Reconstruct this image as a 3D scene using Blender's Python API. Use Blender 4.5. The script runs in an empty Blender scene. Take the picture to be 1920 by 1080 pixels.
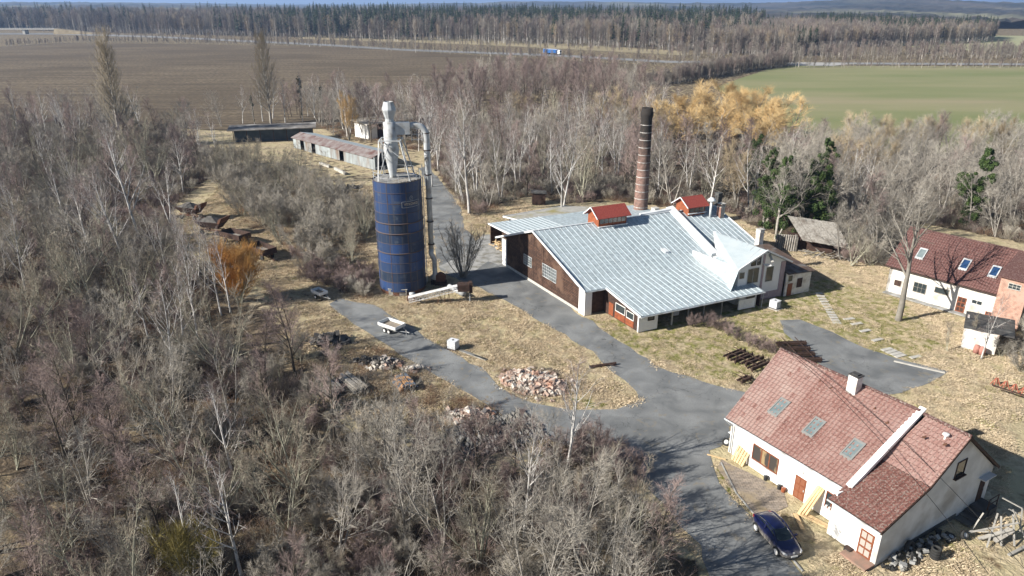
import bpy, bmesh, math, random
import numpy as np
from math import sin, cos, radians, pi, sqrt, atan2
from mathutils import Vector, Matrix
from mathutils import noise as mnoise

# ------------------------------------------------------------------ camera, sky, sun, exposure
scene = bpy.context.scene
COL = scene.collection
FPX, CAMH, TILT = 1332.0, 36.5, math.atan(534 / 1332.0)
cam_d = bpy.data.cameras.new('camera'); cam_d.sensor_width = 36; cam_d.lens = FPX / 1920 * 36
cam_d.clip_start = 0.5; cam_d.clip_end = 60000
cam = bpy.data.objects.new('camera', cam_d); COL.objects.link(cam)
cam.location = (0, 0, CAMH); cam.rotation_euler = (pi / 2 - TILT, 0, 0)
scene.camera = cam
scene.render.resolution_x = 1024; scene.render.resolution_y = 576
SUN_EL, SUN_DIR = radians(29), radians(20)          # light travels towards azimuth SUN_DIR (from +X)
world = bpy.data.worlds.new('World'); scene.world = world; world.use_nodes = True
wn = world.node_tree.nodes; wl = world.node_tree.links
sky = wn.new('ShaderNodeTexSky'); sky.sky_type = 'NISHITA'; sky.sun_disc = False
sky.sun_elevation = SUN_EL; sky.sun_rotation = radians(250); sky.altitude = 300
sky.air_density = 1.0; sky.dust_density = 0.6; sky.ozone_density = 1.5
bg = wn['Background']; bg.inputs['Strength'].default_value = 0.05
wl.new(sky.outputs[0], bg.inputs['Color'])
sun_d = bpy.data.lights.new('sun', 'SUN'); sun_d.energy = 5.0; sun_d.angle = radians(0.5); sun_d.color = (1, 0.95, 0.87)
sun = bpy.data.objects.new('sun', sun_d); COL.objects.link(sun)
Ldir = Vector((cos(SUN_DIR) * cos(SUN_EL), sin(SUN_DIR) * cos(SUN_EL), -sin(SUN_EL)))
sun.rotation_euler = Ldir.to_track_quat('-Z', 'Y').to_euler()
vs = scene.view_settings; vs.view_transform = 'Standard'; vs.look = 'None'; vs.exposure = 0.92; vs.gamma = 1; vs.use_curve_mapping = False

# ------------------------------------------------------------------ helpers
R = random.Random(7)
def G(u, v, z=0.0):
    """ground point seen at a place of the survey photograph (1920x1080)"""
    x = (u - 960) / FPX; y = -(v - 540) / FPX
    d = (x, cos(TILT) + y * sin(TILT), -sin(TILT) + y * cos(TILT)); t = (CAMH - z) / -d[2]
    return Vector((d[0] * t, d[1] * t, z))
_BB = {}
def inpoly(x, y, P):
    b = _BB.get(id(P))
    if b is None: b = _BB[id(P)] = (min(p[0] for p in P), max(p[0] for p in P), min(p[1] for p in P), max(p[1] for p in P), P)
    if x < b[0] or x > b[1] or y < b[2] or y > b[3]: return False
    c = False; n = len(P); j = n - 1
    for i in range(n):
        xi, yi = P[i][0], P[i][1]; xj, yj = P[j][0], P[j][1]
        if (yi > y) != (yj > y) and x < (xj - xi) * (y - yi) / (yj - yi) + xi: c = not c
        j = i
    return c
def PX(pts): return [tuple(G(u, v)[:2]) for u, v in pts]

def mat(name, c1, c2=None, scale=3.0, rough=0.85, bump=0.0, bscale=None, metal=0.0, c3=None, s3=0.3, detail=6, stretch=None, spec=0.3, rand=0.0, lo=.35, hi=.65):
    m = bpy.data.materials.new(name); m.use_nodes = True; nt = m.node_tree; N = nt.nodes; L = nt.links
    b = N['Principled BSDF']; b.inputs['Roughness'].default_value = rough; b.inputs['Metallic'].default_value = metal
    b.inputs['Specular IOR Level'].default_value = spec
    tc = N.new('ShaderNodeTexCoord'); src = tc.outputs['Object']
    if stretch:
        mp = N.new('ShaderNodeMapping'); mp.inputs['Scale'].default_value = stretch; L.new(src, mp.inputs[0]); src = mp.outputs[0]
    col = None
    if c2:
        n = N.new('ShaderNodeTexNoise'); n.inputs['Scale'].default_value = scale; n.inputs['Detail'].default_value = detail; L.new(src, n.inputs['Vector'])
        rr = N.new('ShaderNodeMapRange'); rr.inputs[1].default_value = lo; rr.inputs[2].default_value = hi; L.new(n.outputs[0], rr.inputs[0])
        mx = N.new('ShaderNodeMix'); mx.data_type = 'RGBA'; mx.inputs[6].default_value = (*c1, 1); mx.inputs[7].default_value = (*c2, 1)
        L.new(rr.outputs[0], mx.inputs[0]); col = mx.outputs[2]
        if c3:
            n3 = N.new('ShaderNodeTexNoise'); n3.inputs['Scale'].default_value = s3; n3.inputs['Detail'].default_value = 5; L.new(src, n3.inputs['Vector'])
            r3 = N.new('ShaderNodeMapRange'); r3.inputs[1].default_value = .5; r3.inputs[2].default_value = .68; L.new(n3.outputs[0], r3.inputs[0])
            m3 = N.new('ShaderNodeMix'); m3.data_type = 'RGBA'; L.new(r3.outputs[0], m3.inputs[0]); L.new(col, m3.inputs[6]); m3.inputs[7].default_value = (*c3, 1); col = m3.outputs[2]
    if rand:
        oi = N.new('ShaderNodeObjectInfo'); hv = N.new('ShaderNodeHueSaturation'); mr = N.new('ShaderNodeMapRange')
        mr.inputs[3].default_value = 1 - rand; mr.inputs[4].default_value = 1 + rand; L.new(oi.outputs['Random'], mr.inputs[0]); L.new(mr.outputs[0], hv.inputs['Value'])
        if col: L.new(col, hv.inputs['Color'])
        else: hv.inputs['Color'].default_value = (*c1, 1)
        col = hv.outputs[0]
    if col: L.new(col, b.inputs['Base Color'])
    else: b.inputs['Base Color'].default_value = (*c1, 1)
    if bump:
        nb = N.new('ShaderNodeTexNoise'); nb.inputs['Scale'].default_value = bscale or scale * 3; nb.inputs['Detail'].default_value = 6; L.new(src, nb.inputs['Vector'])
        bp = N.new('ShaderNodeBump'); bp.inputs['Strength'].default_value = bump; bp.inputs['Distance'].default_value = 0.05; L.new(nb.outputs[0], bp.inputs['Height']); L.new(bp.outputs[0], b.inputs['Normal'])
    return m
def brickmat(name, c1, c2, mortar, w, h, rot=(0, 0, 0), msize=.012, rough=.85, off=.5, bump=.3, stain=None, swap=False, cyl=False):
    m = bpy.data.materials.new(name); m.use_nodes = True; nt = m.node_tree; N = nt.nodes; L = nt.links
    b = N['Principled BSDF']; b.inputs['Roughness'].default_value = rough; b.inputs['Specular IOR Level'].default_value = .25
    tc = N.new('ShaderNodeTexCoord'); mp = N.new('ShaderNodeMapping'); mp.inputs['Rotation'].default_value = rot; L.new(tc.outputs['Object'], mp.inputs[0])
    vec = mp.outputs[0]
    if swap or cyl:      # wall coordinates: along the wall / around the shaft, height
        sx = N.new('ShaderNodeSeparateXYZ'); L.new(vec, sx.inputs[0]); cx = N.new('ShaderNodeCombineXYZ')
        if swap: L.new(sx.outputs[1], cx.inputs[0])
        else:
            at = N.new('ShaderNodeMath'); at.operation = 'ARCTAN2'; L.new(sx.outputs[1], at.inputs[0]); L.new(sx.outputs[0], at.inputs[1]); L.new(at.outputs[0], cx.inputs[0])
        L.new(sx.outputs[2], cx.inputs[1]); vec = cx.outputs[0]
    br = N.new('ShaderNodeTexBrick'); br.inputs['Color1'].default_value = (*c1, 1); br.inputs['Color2'].default_value = (*c2, 1); br.inputs['Mortar'].default_value = (*mortar, 1)
    br.inputs['Scale'].default_value = 1; br.inputs['Mortar Size'].default_value = msize; br.inputs['Brick Width'].default_value = w; br.inputs['Row Height'].default_value = h; br.offset = off
    L.new(vec, br.inputs['Vector'])
    n = N.new('ShaderNodeTexNoise'); n.inputs['Scale'].default_value = 2.2; n.inputs['Detail'].default_value = 8; L.new(tc.outputs['Object'], n.inputs['Vector'])
    mr = N.new('ShaderNodeMapRange'); mr.inputs[1].default_value = .3; mr.inputs[2].default_value = .7; mr.inputs[3].default_value = .7; mr.inputs[4].default_value = 1.25; L.new(n.outputs[0], mr.inputs[0])
    hv = N.new('ShaderNodeHueSaturation'); L.new(br.outputs['Color'], hv.inputs['Color']); L.new(mr.outputs[0], hv.inputs['Value']); col = hv.outputs[0]
    if stain:
        n2 = N.new('ShaderNodeTexNoise'); n2.inputs['Scale'].default_value = .55; n2.inputs['Detail'].default_value = 6; L.new(tc.outputs['Object'], n2.inputs['Vector'])
        m2 = N.new('ShaderNodeMapRange'); m2.inputs[1].default_value = .52; m2.inputs[2].default_value = .64; L.new(n2.outputs[0], m2.inputs[0])
        mx = N.new('ShaderNodeMix'); mx.data_type = 'RGBA'; L.new(m2.outputs[0], mx.inputs[0]); L.new(col, mx.inputs[6]); mx.inputs[7].default_value = (*stain, 1); col = mx.outputs[2]
    L.new(col, b.inputs['Base Color'])
    if bump:
        bp = N.new('ShaderNodeBump'); bp.inputs['Strength'].default_value = bump; bp.inputs['Distance'].default_value = .02; L.new(br.outputs['Fac'], bp.inputs['Height']); bp.invert = True; L.new(bp.outputs[0], b.inputs['Normal'])
    return m

class MB:
    def __init__(s): s.v = []; s.f = []; s.fa = {}
    def poly(s, pts):
        n = len(s.v); s.v += [tuple(p) for p in pts]; s.f.append(tuple(range(n, n + len(pts))))
    def box(s, c, sz, M=None):
        """box centred at c with size sz, optional 3x3/4x4 matrix applied about c"""
        n = len(s.v); c = Vector(c)
        for dx in (-.5, .5):
            for dy in (-.5, .5):
                for dz in (-.5, .5):
                    p = Vector((dx * sz[0], dy * sz[1], dz * sz[2]))
                    if M is not None: p = M @ p
                    s.v.append(tuple(c + p))
        for q in ((0, 1, 3, 2), (4, 6, 7, 5), (0, 4, 5, 1), (2, 3, 7, 6), (0, 2, 6, 4), (1, 5, 7, 3)): s.f.append(tuple(n + i for i in q))
    def hexa(s, b, t):
        """8-corner solid from bottom loop b (4 pts) and top loop t"""
        s.solid(b, t)
    def solid(s, b, t):
        n = len(s.v); k = len(b); s.v += [tuple(p) for p in b] + [tuple(p) for p in t]
        s.f.append(tuple(n + i for i in reversed(range(k)))); s.f.append(tuple(n + k + i for i in range(k)))
        for i in range(k):
            j = (i + 1) % k; s.f.append((n + i, n + j, n + k + j, n + k + i))
    def tube(s, p0, p1, r0, r1=None, n=8, cap=True):
        s.path([p0, p1], [r0, r0 if r1 is None else r1], n, cap)
    def path(s, pts, rad, n=6, cap=True):
        pts = [Vector(p) for p in pts]; base = len(s.v); m = len(pts)
        for i, p in enumerate(pts):
            d = (pts[min(i + 1, m - 1)] - pts[max(i - 1, 0)]); d.normalize()
            a = d.orthogonal().normalized() if i == 0 else (a - d * a.dot(d)).normalized()
            b = d.cross(a); r = rad[i] if hasattr(rad, '__len__') else rad
            for k in range(n):
                t = 2 * pi * k / n; s.v.append(tuple(p + a * (cos(t) * r) + b * (sin(t) * r)))
        for i in range(m - 1):
            for k in range(n):
                k2 = (k + 1) % n; s.f.append((base + i * n + k, base + i * n + k2, base + (i + 1) * n + k2, base + (i + 1) * n + k))
        if cap:
            s.f.append(tuple(base + k for k in reversed(range(n)))); s.f.append(tuple(base + (m - 1) * n + k for k in range(n)))
    def beam(s, p0, p1, w, h=None):
        p0 = Vector(p0); p1 = Vector(p1); d = p1 - p0; L = d.length; h = h or w
        q = d.to_track_quat('Z', 'Y').to_matrix(); s.box((p0 + p1) / 2, (w, h, L), q)
    def lathe(s, prof, c, n=48, a0=0, a1=2 * pi):
        base = len(s.v); c = Vector(c)
        for r, z in prof:
            for k in range(n):
                t = 2 * pi * k / n; s.v.append((c.x + cos(t) * r, c.y + sin(t) * r, c.z + z))
        for i in range(len(prof) - 1):
            for k in range(n):
                k2 = (k + 1) % n; s.f.append((base + i * n + k, base + i * n + k2, base + (i + 1) * n + k2, base + (i + 1) * n + k))
    def spike(s, p0, p1, r):
        p0 = Vector(p0); p1 = Vector(p1); d = p1 - p0; a = d.orthogonal().normalized() * r; b = d.normalized().cross(a)
        n = len(s.v); s.v += [tuple(p0 + a), tuple(p0 - a * .5 + b * .87), tuple(p0 - a * .5 - b * .87), tuple(p1)]
        s.f += [(n, n + 1, n + 3), (n + 1, n + 2, n + 3), (n + 2, n, n + 3)]
    def mesh(s, name, M=None, smooth=False):
        me = bpy.data.meshes.new(name)
        v = s.v
        if M is not None:
            a = np.array(v, float); Mi = np.array(M.inverted()); v = (a @ Mi[:3, :3].T + Mi[:3, 3]).tolist()
        me.from_pydata(v, [], s.f); me.update()
        for k, (dom, typ, vals) in s.fa.items():
            at = me.attributes.new(k, typ, dom); at.data.foreach_set('value', vals)
        if smooth: me.polygons.foreach_set('use_smooth', [True] * len(me.polygons))
        return me
    def build(s, name, m, parent=None, smooth=False, fix=True, label=None):
        M = parent_matrix(parent) if parent is not None else None
        me = s.mesh(name, M, smooth)
        if fix:
            bm = bmesh.new(); bm.from_mesh(me); bmesh.ops.recalc_face_normals(bm, faces=bm.faces); bm.to_mesh(me); bm.free()
        if m: me.materials.append(m)
        o = bpy.data.objects.new(name, me); COL.objects.link(o)
        if parent is not None: o.parent = parent
        if label: o['label'] = label
        return o
MAT = {}
def parent_matrix(p):
    M = p.matrix_basis.copy()
    q = p.parent
    while q is not None: M = q.matrix_basis @ M; q = q.parent
    return M
def thing(name, loc, label, cat, group=None, rz=0.0):
    o = bpy.data.objects.new(name, None); COL.objects.link(o); o.empty_display_size = .5
    o.matrix_basis = Matrix.Translation(Vector(loc)) @ Matrix.Rotation(rz, 4, 'Z')
    o['label'] = label; o['category'] = cat
    if group: o['group'] = group
    return o
def tag(o, label=None, cat=None, group=None, kind=None):
    for k, x in (('label', label), ('category', cat), ('group', group), ('kind', kind)):
        if x: o[k] = x
    return o
def recentre(o, loc):
    """give a single-mesh thing its origin at loc"""
    loc = Vector(loc); o.data.transform(Matrix.Translation(-loc)); o.location = loc; return o
def sheet(name, poly, z, m, label, cat, kind='structure', jitter=0.0, sub=1.5, thick=0):
    pts = []
    n = len(poly)
    for i in range(n):
        a = Vector(poly[i]).to_2d(); b = Vector(poly[(i + 1) % n]).to_2d(); k = max(1, int((b - a).length / sub)) if jitter else 1
        for j in range(k):
            p = a.lerp(b, j / k)
            if jitter: p = p + Vector((mnoise.noise((p.x * .45, p.y * .45, 3.1)), mnoise.noise((p.x * .45, p.y * .45, 9.7)))) * jitter + Vector((R.uniform(-1, 1), R.uniform(-1, 1))) * jitter * .25
            pts.append((p.x, p.y, z))
    mb = MB(); mb.poly(pts); o = mb.build(name, m, fix=False)
    bm = bmesh.new(); bm.from_mesh(o.data); bmesh.ops.triangulate(bm, faces=bm.faces)
    for f in bm.faces:
        if f.normal.z < 0: f.normal_flip()
    bm.to_mesh(o.data); bm.free()
    tag(o, label, cat, None, kind); return o

def scatter(name, pts, variants, label, m=None, kind='stuff'):
    """pts: list of (x,y,z,rot_z,scale,index); instances of unlinked variant objects"""
    me = bpy.data.meshes.new(name); me.from_pydata([p[:3] for p in pts], [], [])
    a = me.attributes.new('rot', 'FLOAT_VECTOR', 'POINT'); a.data.foreach_set('vector', np.array([(p[6] if len(p) > 6 else 0, p[7] if len(p) > 7 else 0, p[3]) for p in pts], float).ravel())
    a = me.attributes.new('scl', 'FLOAT', 'POINT'); a.data.foreach_set('value', [p[4] for p in pts])
    a = me.attributes.new('idx', 'INT', 'POINT'); a.data.foreach_set('value', [int(p[5]) for p in pts])
    o = bpy.data.objects.new(name, me); COL.objects.link(o)
    c = bpy.data.collections.new(name + '_kinds')
    for i, (vme) in enumerate(variants):
        vo = bpy.data.objects.new('%s_%02d' % (name, i), vme); c.objects.link(vo)
    ng = bpy.data.node_groups.new(name, 'GeometryNodeTree'); N = ng.nodes; L = ng.links
    ng.interface.new_socket('Geometry', in_out='INPUT', socket_type='NodeSocketGeometry'); ng.interface.new_socket('Geometry', in_out='OUTPUT', socket_type='NodeSocketGeometry')
    gi = N.new('NodeGroupInput'); go = N.new('NodeGroupOutput'); ip = N.new('GeometryNodeInstanceOnPoints'); ci = N.new('GeometryNodeCollectionInfo')
    ci.inputs['Collection'].default_value = c; ci.inputs['Separate Children'].default_value = True; ci.inputs['Reset Children'].default_value = True
    def na(nm, t):
        x = N.new('GeometryNodeInputNamedAttribute'); x.data_type = t; x.inputs['Name'].default_value = nm; return x.outputs['Attribute']
    L.new(gi.outputs[0], ip.inputs['Points']); L.new(ci.outputs[0], ip.inputs['Instance']); ip.inputs['Pick Instance'].default_value = True
    L.new(na('idx', 'INT'), ip.inputs['Instance Index']); L.new(na('rot', 'FLOAT_VECTOR'), ip.inputs['Rotation']); L.new(na('scl', 'FLOAT'), ip.inputs['Scale'])
    L.new(ip.outputs[0], go.inputs[0])
    md = o.modifiers.new('scatter', 'NODES'); md.node_group = ng
    o['label'] = label; o['kind'] = kind; return o
# ------------------------------------------------------------------ materials
A = MAT
A['asphalt'] = mat('asphalt', (.155, .165, .165), (.235, .245, .245), .9, .9, .3, 22, c3=(.115, .122, .123), s3=.16, lo=.3, hi=.7, detail=12)
A['gravel'] = mat('gravel', (.13, .125, .115), (.30, .29, .27), 3.5, .95, .5, 14, c3=(.10, .085, .06), s3=.35, lo=.4, hi=.6)
A['concrete'] = mat('concrete', (.24, .24, .23), (.36, .355, .34), 1.2, .9, .15, c3=(.17, .16, .13), s3=.8)
A['white_wall'] = mat('white_plaster', (.80, .79, .765), (.74, .73, .70), 1.1, .9, .12, 5, lo=.3, hi=.8)
A['old_wall'] = mat('old_plaster', (.72, .70, .66), (.55, .52, .47), 1.4, .92, .3, 8, c3=(.40, .36, .31), s3=.9, lo=.3, hi=.75)
A['grey_plaster'] = mat('grey_plaster', (.50, .50, .50), (.44, .44, .44), 1.2, .92, .2, 8, lo=.2, hi=.8)
A['white_paint'] = mat('white_paint', (.78, .78, .76), (.66, .65, .62), 2, .6)
A['roof_metal'] = mat('roof_metal', (.34, .39, .41), (.39, .44, .46), .7, .5, .08, 5, c3=(.40, .435, .44), s3=.35, spec=.4, stretch=(1, .35, 1))
A['roof_seam'] = mat('roof_seam', (.52, .56, .58), (.46, .50, .52), 1, .45)
A['cap_metal'] = mat('cap_metal', (.72, .73, .73), (.64, .66, .66), 1.5, .45, spec=.4)
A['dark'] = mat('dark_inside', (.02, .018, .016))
A['glass'] = mat('window_glass', (.03, .04, .045), rough=.12, spec=.8)
A['skyglass'] = mat('roof_window_glass', (.12, .155, .16), (.18, .215, .215), 1.5, .22, spec=.7)
A['rust'] = mat('rusty_steel', (.09, .045, .03), (.16, .075, .045), 3, .85, .3)
A['dark_rust'] = mat('dark_rust', (.035, .022, .018), (.07, .04, .03), 3, .85, .3)
A['steel'] = mat('galvanised_steel', (.40, .42, .43), (.50, .52, .53), 1.2, .5, metal=.0, c3=(.26, .25, .23), s3=.9, spec=.5)
A['white_steel'] = mat('white_steel', (.75, .75, .74), (.55, .53, .5), 2, .5)
A['rubber'] = mat('rubber', (.022, .022, .022), (.04, .04, .038), 5, .8)
A['raw_wood'] = mat('raw_wood', (.62, .45, .25), (.50, .36, .20), 4, .75, stretch=(1, 1, .2))
A['grey_wood'] = mat('grey_wood', (.21, .195, .17), (.32, .30, .27), 4, .9, .3, c3=(.14, .12, .10), s3=.8)
A['door_wood'] = mat('door_wood', (.16, .05, .025), (.22, .075, .035), 6, .55)
A['red_wood'] = mat('red_brown_boards', (.30, .09, .035), (.20, .06, .03), 3, .8)
def asphalt_mat(name, base, dirt=.5):
    m = bpy.data.materials.new(name); m.use_nodes = True; N = m.node_tree.nodes; L = m.node_tree.links; b = N['Principled BSDF']; b.inputs['Roughness'].default_value = .92; b.inputs['Specular IOR Level'].default_value = .2
    tc = N.new('ShaderNodeTexCoord')
    def nz(s, d=8, dist=0.): n = N.new('ShaderNodeTexNoise'); n.inputs['Scale'].default_value = s; n.inputs['Detail'].default_value = d; n.inputs['Distortion'].default_value = dist; L.new(tc.outputs['Object'], n.inputs['Vector']); return n
    def rg(x, a, bb, c=0., d=1.): r = N.new('ShaderNodeMapRange'); L.new(x, r.inputs[0]); [setattr(r.inputs[i + 1], 'default_value', v) for i, v in enumerate((a, bb, c, d))]; return r.outputs[0]
    def mx(f, c1, c2):
        x = N.new('ShaderNodeMix'); x.data_type = 'RGBA'; L.new(f, x.inputs[0])
        for i, c in ((6, c1), (7, c2)):
            if isinstance(c, tuple): x.inputs[i].default_value = (*c, 1)
            else: L.new(c, x.inputs[i])
        return x.outputs[2]
    k = base
    c = mx(rg(nz(.35, 10, .6).outputs[0], .35, .65), (k * .66, k * .69, k * .70), (k * 1.28, k * 1.31, k * 1.29))
    c = mx(rg(nz(9, 6).outputs[0], .3, .7, 0, .6), c, (k * .7, k * .72, k * .72))
    c = mx(rg(nz(.16, 5, 1.).outputs[0], .56, .66, 0, .6), c, (k * .5, k * .52, k * .53))
    c = mx(rg(nz(.9, 10, 1.2).outputs[0], .60, .70, 0, dirt), c, (.22, .19, .14))
    v = N.new('ShaderNodeTexVoronoi'); v.feature = 'DISTANCE_TO_EDGE'; v.inputs['Scale'].default_value = .42
    wv = N.new('ShaderNodeVectorMath'); wv.operation = 'MULTIPLY_ADD'; L.new(nz(1.1, 6).outputs['Color'], wv.inputs[0]); wv.inputs[1].default_value = (2.2, 2.2, 0); L.new(tc.outputs['Object'], wv.inputs[2]); L.new(wv.outputs[0], v.inputs['Vector'])
    cm = N.new('ShaderNodeMath'); cm.operation = 'MULTIPLY'; L.new(rg(v.outputs['Distance'], .0, .013, .8, 0), cm.inputs[0]); L.new(rg(nz(.2, 3).outputs[0], .50, .58), cm.inputs[1])
    c = mx(cm.outputs[0], c, (.045, .043, .04)); L.new(c, b.inputs['Base Color'])
    bp = N.new('ShaderNodeBump'); bp.inputs['Strength'].default_value = .3; bp.inputs['Distance'].default_value = .03; L.new(nz(20).outputs[0], bp.inputs['Height']); L.new(bp.outputs[0], b.inputs['Normal']); return m
A['asphalt'] = asphalt_mat('worn_asphalt', .20, .7)
A['gravel'] = asphalt_mat('dusty_gravel', .215, 1.0)
A['rubble'] = mat('rubble', (.42, .38, .34), (.33, .20, .15), 1.3, .95, .4, c3=(.55, .52, .48), s3=1.1)
A['dark_rubble'] = mat('dark_rubble', (.07, .065, .06), (.13, .12, .11), 1.5, .95, .4)
A['slab'] = mat('pale_slab', (.50, .48, .43), (.40, .38, .34), 2, .95, .3)
A['cable'] = mat('cable_black', (.015, .015, .015))
A['blue_tarp'] = mat('lorry_blue', (.02, .10, .30))
A['tar'] = mat('tar_paper', (.045, .045, .045), (.085, .08, .075), 1.5, .9, .4, c3=(.13, .13, .12), s3=.9)
A['bark_birch'] = mat('birch_bark', (.62, .60, .57), (.46, .44, .41), 2.5, .8, rand=.15, stretch=(1, 1, .5), c3=(.10, .09, .08), s3=2.2)
A['bark_pale'] = mat('pale_bark', (.24, .22, .19), (.17, .155, .13), 2, .9)
A['twig_pale'] = mat('pale_twigs', (.27, .24, .20), (.22, .195, .16), 1, .9)
A['twig_poplar'] = mat('poplar_twigs', (.42, .36, .27), (.35, .30, .22), .5, .9)
A['twig_gold'] = mat('golden_twigs', (.64, .45, .21), (.54, .40, .21), .3, .9, rand=.12)
A['bark_grey'] = mat('grey_bark', (.23, .21, .18), (.36, .335, .30), 1.5, .9, rand=.25)
A['bark_dark'] = mat('dark_bark', (.075, .06, .045), (.12, .10, .075), 1.5, .9, rand=.25)
A['bark_green'] = mat('mossy_bark', (.26, .25, .185), (.36, .345, .27), 1.5, .9, rand=.25)
A['twig_grey'] = mat('grey_twigs', (.27, .24, .20), (.37, .34, .29), .6, .9, rand=.25)
A['twig_brown'] = mat('brown_twigs', (.20, .165, .125), (.27, .23, .18), .6, .9, rand=.25)
A['twig_purple'] = mat('purple_twigs', (.21, .155, .14), (.29, .225, .205), .6, .9, rand=.22)
A['twig_tan'] = mat('tan_twigs', (.40, .32, .21), (.33, .27, .18), .6, .9, rand=.15)
A['twig_orange'] = mat('orange_twigs', (.50, .27, .075), (.40, .24, .09), .6, .9, rand=.1)
A['twig_yellow'] = mat('yellow_twigs', (.27, .22, .07), (.20, .17, .06), .8, .9)
A['ivy'] = mat('ivy_leaves', (.022, .042, .010), (.05, .078, .018), 1.2, .7, rand=.2)
A['ivy_dark'] = mat('dark_leaves', (.02, .035, .013), (.04, .06, .02), 1.2, .7, rand=.2)
A['needles'] = mat('needles', (.022, .038, .018), (.04, .058, .026), .3, .85, rand=.3)
A['straw'] = mat('dry_grass', (.58, .48, .34), (.46, .375, .26), .35, .95, rand=.3)
A['straw_green'] = mat('green_grass_blades', (.24, .23, .09), (.33, .29, .14), .35, .95, rand=.25)
A['brush'] = mat('brush_stems', (.19, .13, .085), (.13, .095, .065), .5, .95, rand=.3)
A['brush_red'] = mat('reddish_brush_stems', (.26, .15, .09), (.20, .12, .075), .5, .95, rand=.3)

def ground_mat():
    m = bpy.data.materials.new('ground_cover'); m.use_nodes = True; N = m.node_tree.nodes; L = m.node_tree.links
    b = N['Principled BSDF']; b.inputs['Roughness'].default_value = .95; b.inputs['Specular IOR Level'].default_value = .1
    tc = N.new('ShaderNodeTexCoord')
    def noise(s, d=6, dist=0.0):
        n = N.new('ShaderNodeTexNoise'); n.inputs['Scale'].default_value = s; n.inputs['Detail'].default_value = d; n.inputs['Distortion'].default_value = dist; L.new(tc.outputs['Object'], n.inputs['Vector']); return n.outputs[0]
    def rng(x, a, bb, c=0., d=1.):
        r = N.new('ShaderNodeMapRange'); L.new(x, r.inputs[0]); r.inputs[1].default_value = a; r.inputs[2].default_value = bb; r.inputs[3].default_value = c; r.inputs[4].default_value = d; return r.outputs[0]
    def mix(f, c1, c2):
        x = N.new('ShaderNodeMix'); x.data_type = 'RGBA'; L.new(f, x.inputs[0])
        for i, c in ((6, c1), (7, c2)):
            if isinstance(c, tuple): x.inputs[i].default_value = (*c, 1)
            else: L.new(c, x.inputs[i])
        return x.outputs[2]
    def attr(n):
        a = N.new('ShaderNodeAttribute'); a.attribute_name = n; return a.outputs['Fac']
    straw = mix(rng(noise(1.7, 8, 1.0), .35, .65), (.28, .225, .145), (.54, .445, .30))
    straw = mix(rng(noise(.28, 5), .42, .62), straw, (.42, .36, .22))
    straw = mix(rng(noise(.55, 6), .60, .72), straw, (.17, .125, .075))
    green = mix(rng(noise(2.2, 6), .4, .6), (.16, .165, .05), (.27, .25, .10))
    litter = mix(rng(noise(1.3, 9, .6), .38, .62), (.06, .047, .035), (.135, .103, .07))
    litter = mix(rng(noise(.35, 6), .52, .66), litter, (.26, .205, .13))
    def amask(n, s, amp):
        ad = N.new('ShaderNodeMath'); ad.operation = 'ADD'; L.new(attr(n), ad.inputs[0]); L.new(rng(noise(s, 6), .3, .7, -amp, amp), ad.inputs[1])
        return rng(ad.outputs[0], .38, .62)
    c = mix(amask('green', .8, .35), straw, green)
    c = mix(amask('litter', .6, .35), c, litter)  # leaf litter under the woods, plus painted shade on the wagon clearing
    c = mix(amask('moss', 1.1, .4), c, (.13, .13, .03))
    c = mix(amask('dirt', .8, .3), c, mix(rng(noise(3, 6), .4, .6), (.10, .085, .065), (.17, .145, .115)))
    L.new(c, b.inputs['Base Color'])
    bp = N.new('ShaderNodeBump'); bp.inputs['Strength'].default_value = .8; bp.inputs['Distance'].default_value = .25; L.new(noise(2.6, 9, .8), bp.inputs['Height']); L.new(bp.outputs[0], b.inputs['Normal'])
    return m
# ------------------------------------------------------------------ survey outlines
ROAD = PX([(1380,1180),(1335,1080),(1310,1020),(1250,950),(1180,885),(1120,850),(1050,825),(1000,800),(1075,768),(1110,772),(1160,766),(1200,752),(1196,735),(1165,712),(1140,690),(1110,660),(1060,628),(1010,602),(960,572),(905,540),(868,530),(838,515),(822,500),(815,470),(812,440),(806,400),(800,360),(795,335),(785,315),(800,312),(818,330),(845,362),(866,395),(872,430),(910,468),(935,490),(1000,530),(1092,592),(1125,615),(1180,652),(1230,687),(1290,708),(1385,733),(1450,752),(1440,790),(1372,800),(1368,822),(1345,838),(1332,850),(1340,880),(1375,935),(1412,975),(1455,1020),(1500,1070),(1570,1180)])
TRACK = PX([(1110,850),(1040,828),(1000,805),(930,770),(880,740),(800,695),(735,655),(690,625),(650,598),(615,570),(640,560),(700,572),(760,605),(810,640),(850,662),(900,690),(935,722),(965,745),(1030,765),(1085,772),(1150,800),(1180,840)])
YARD = PX([(1462,600),(1500,600),(1560,622),(1620,652),(1700,678),(1780,697),(1765,708),(1690,737),(1650,742),(1600,722),(1560,700),(1520,672),(1470,625)])
SLABYARD = PX([(822,500),(868,478),(905,440),(945,440),(945,500),(915,490),(872,520)])
PAVING = PX([(1352,862),(1372,872),(1400,885),(1440,905),(1470,925),(1478,950),(1450,962),(1425,975),(1380,925),(1345,878)])
PLOUGH = PX([(-900,170),(-200,100),(100,81),(300,82),(640,88),(900,104),(1110,116),(1205,121),(1180,150),(1090,158),(900,190),(800,220),(640,240),(430,245),(200,235),(0,225),(-300,215),(-900,300)])
FIELDG = PX([(1385,148),(1440,130),(1490,123),(1700,124),(1920,125),(2500,130),(2500,330),(1920,285),(1640,300),(1500,290),(1440,230),(1340,165)])
FARSTRAW = PX([(560,66),(700,68),(900,74),(1100,84),(1280,96),(1285,104),(1100,94),(900,84),(700,77),(560,73)])
FARRIGHT = PX([(1660,81),(1800,73),(1860,67),(2300,68),(2300,96),(1920,98),(1740,92)])
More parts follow.
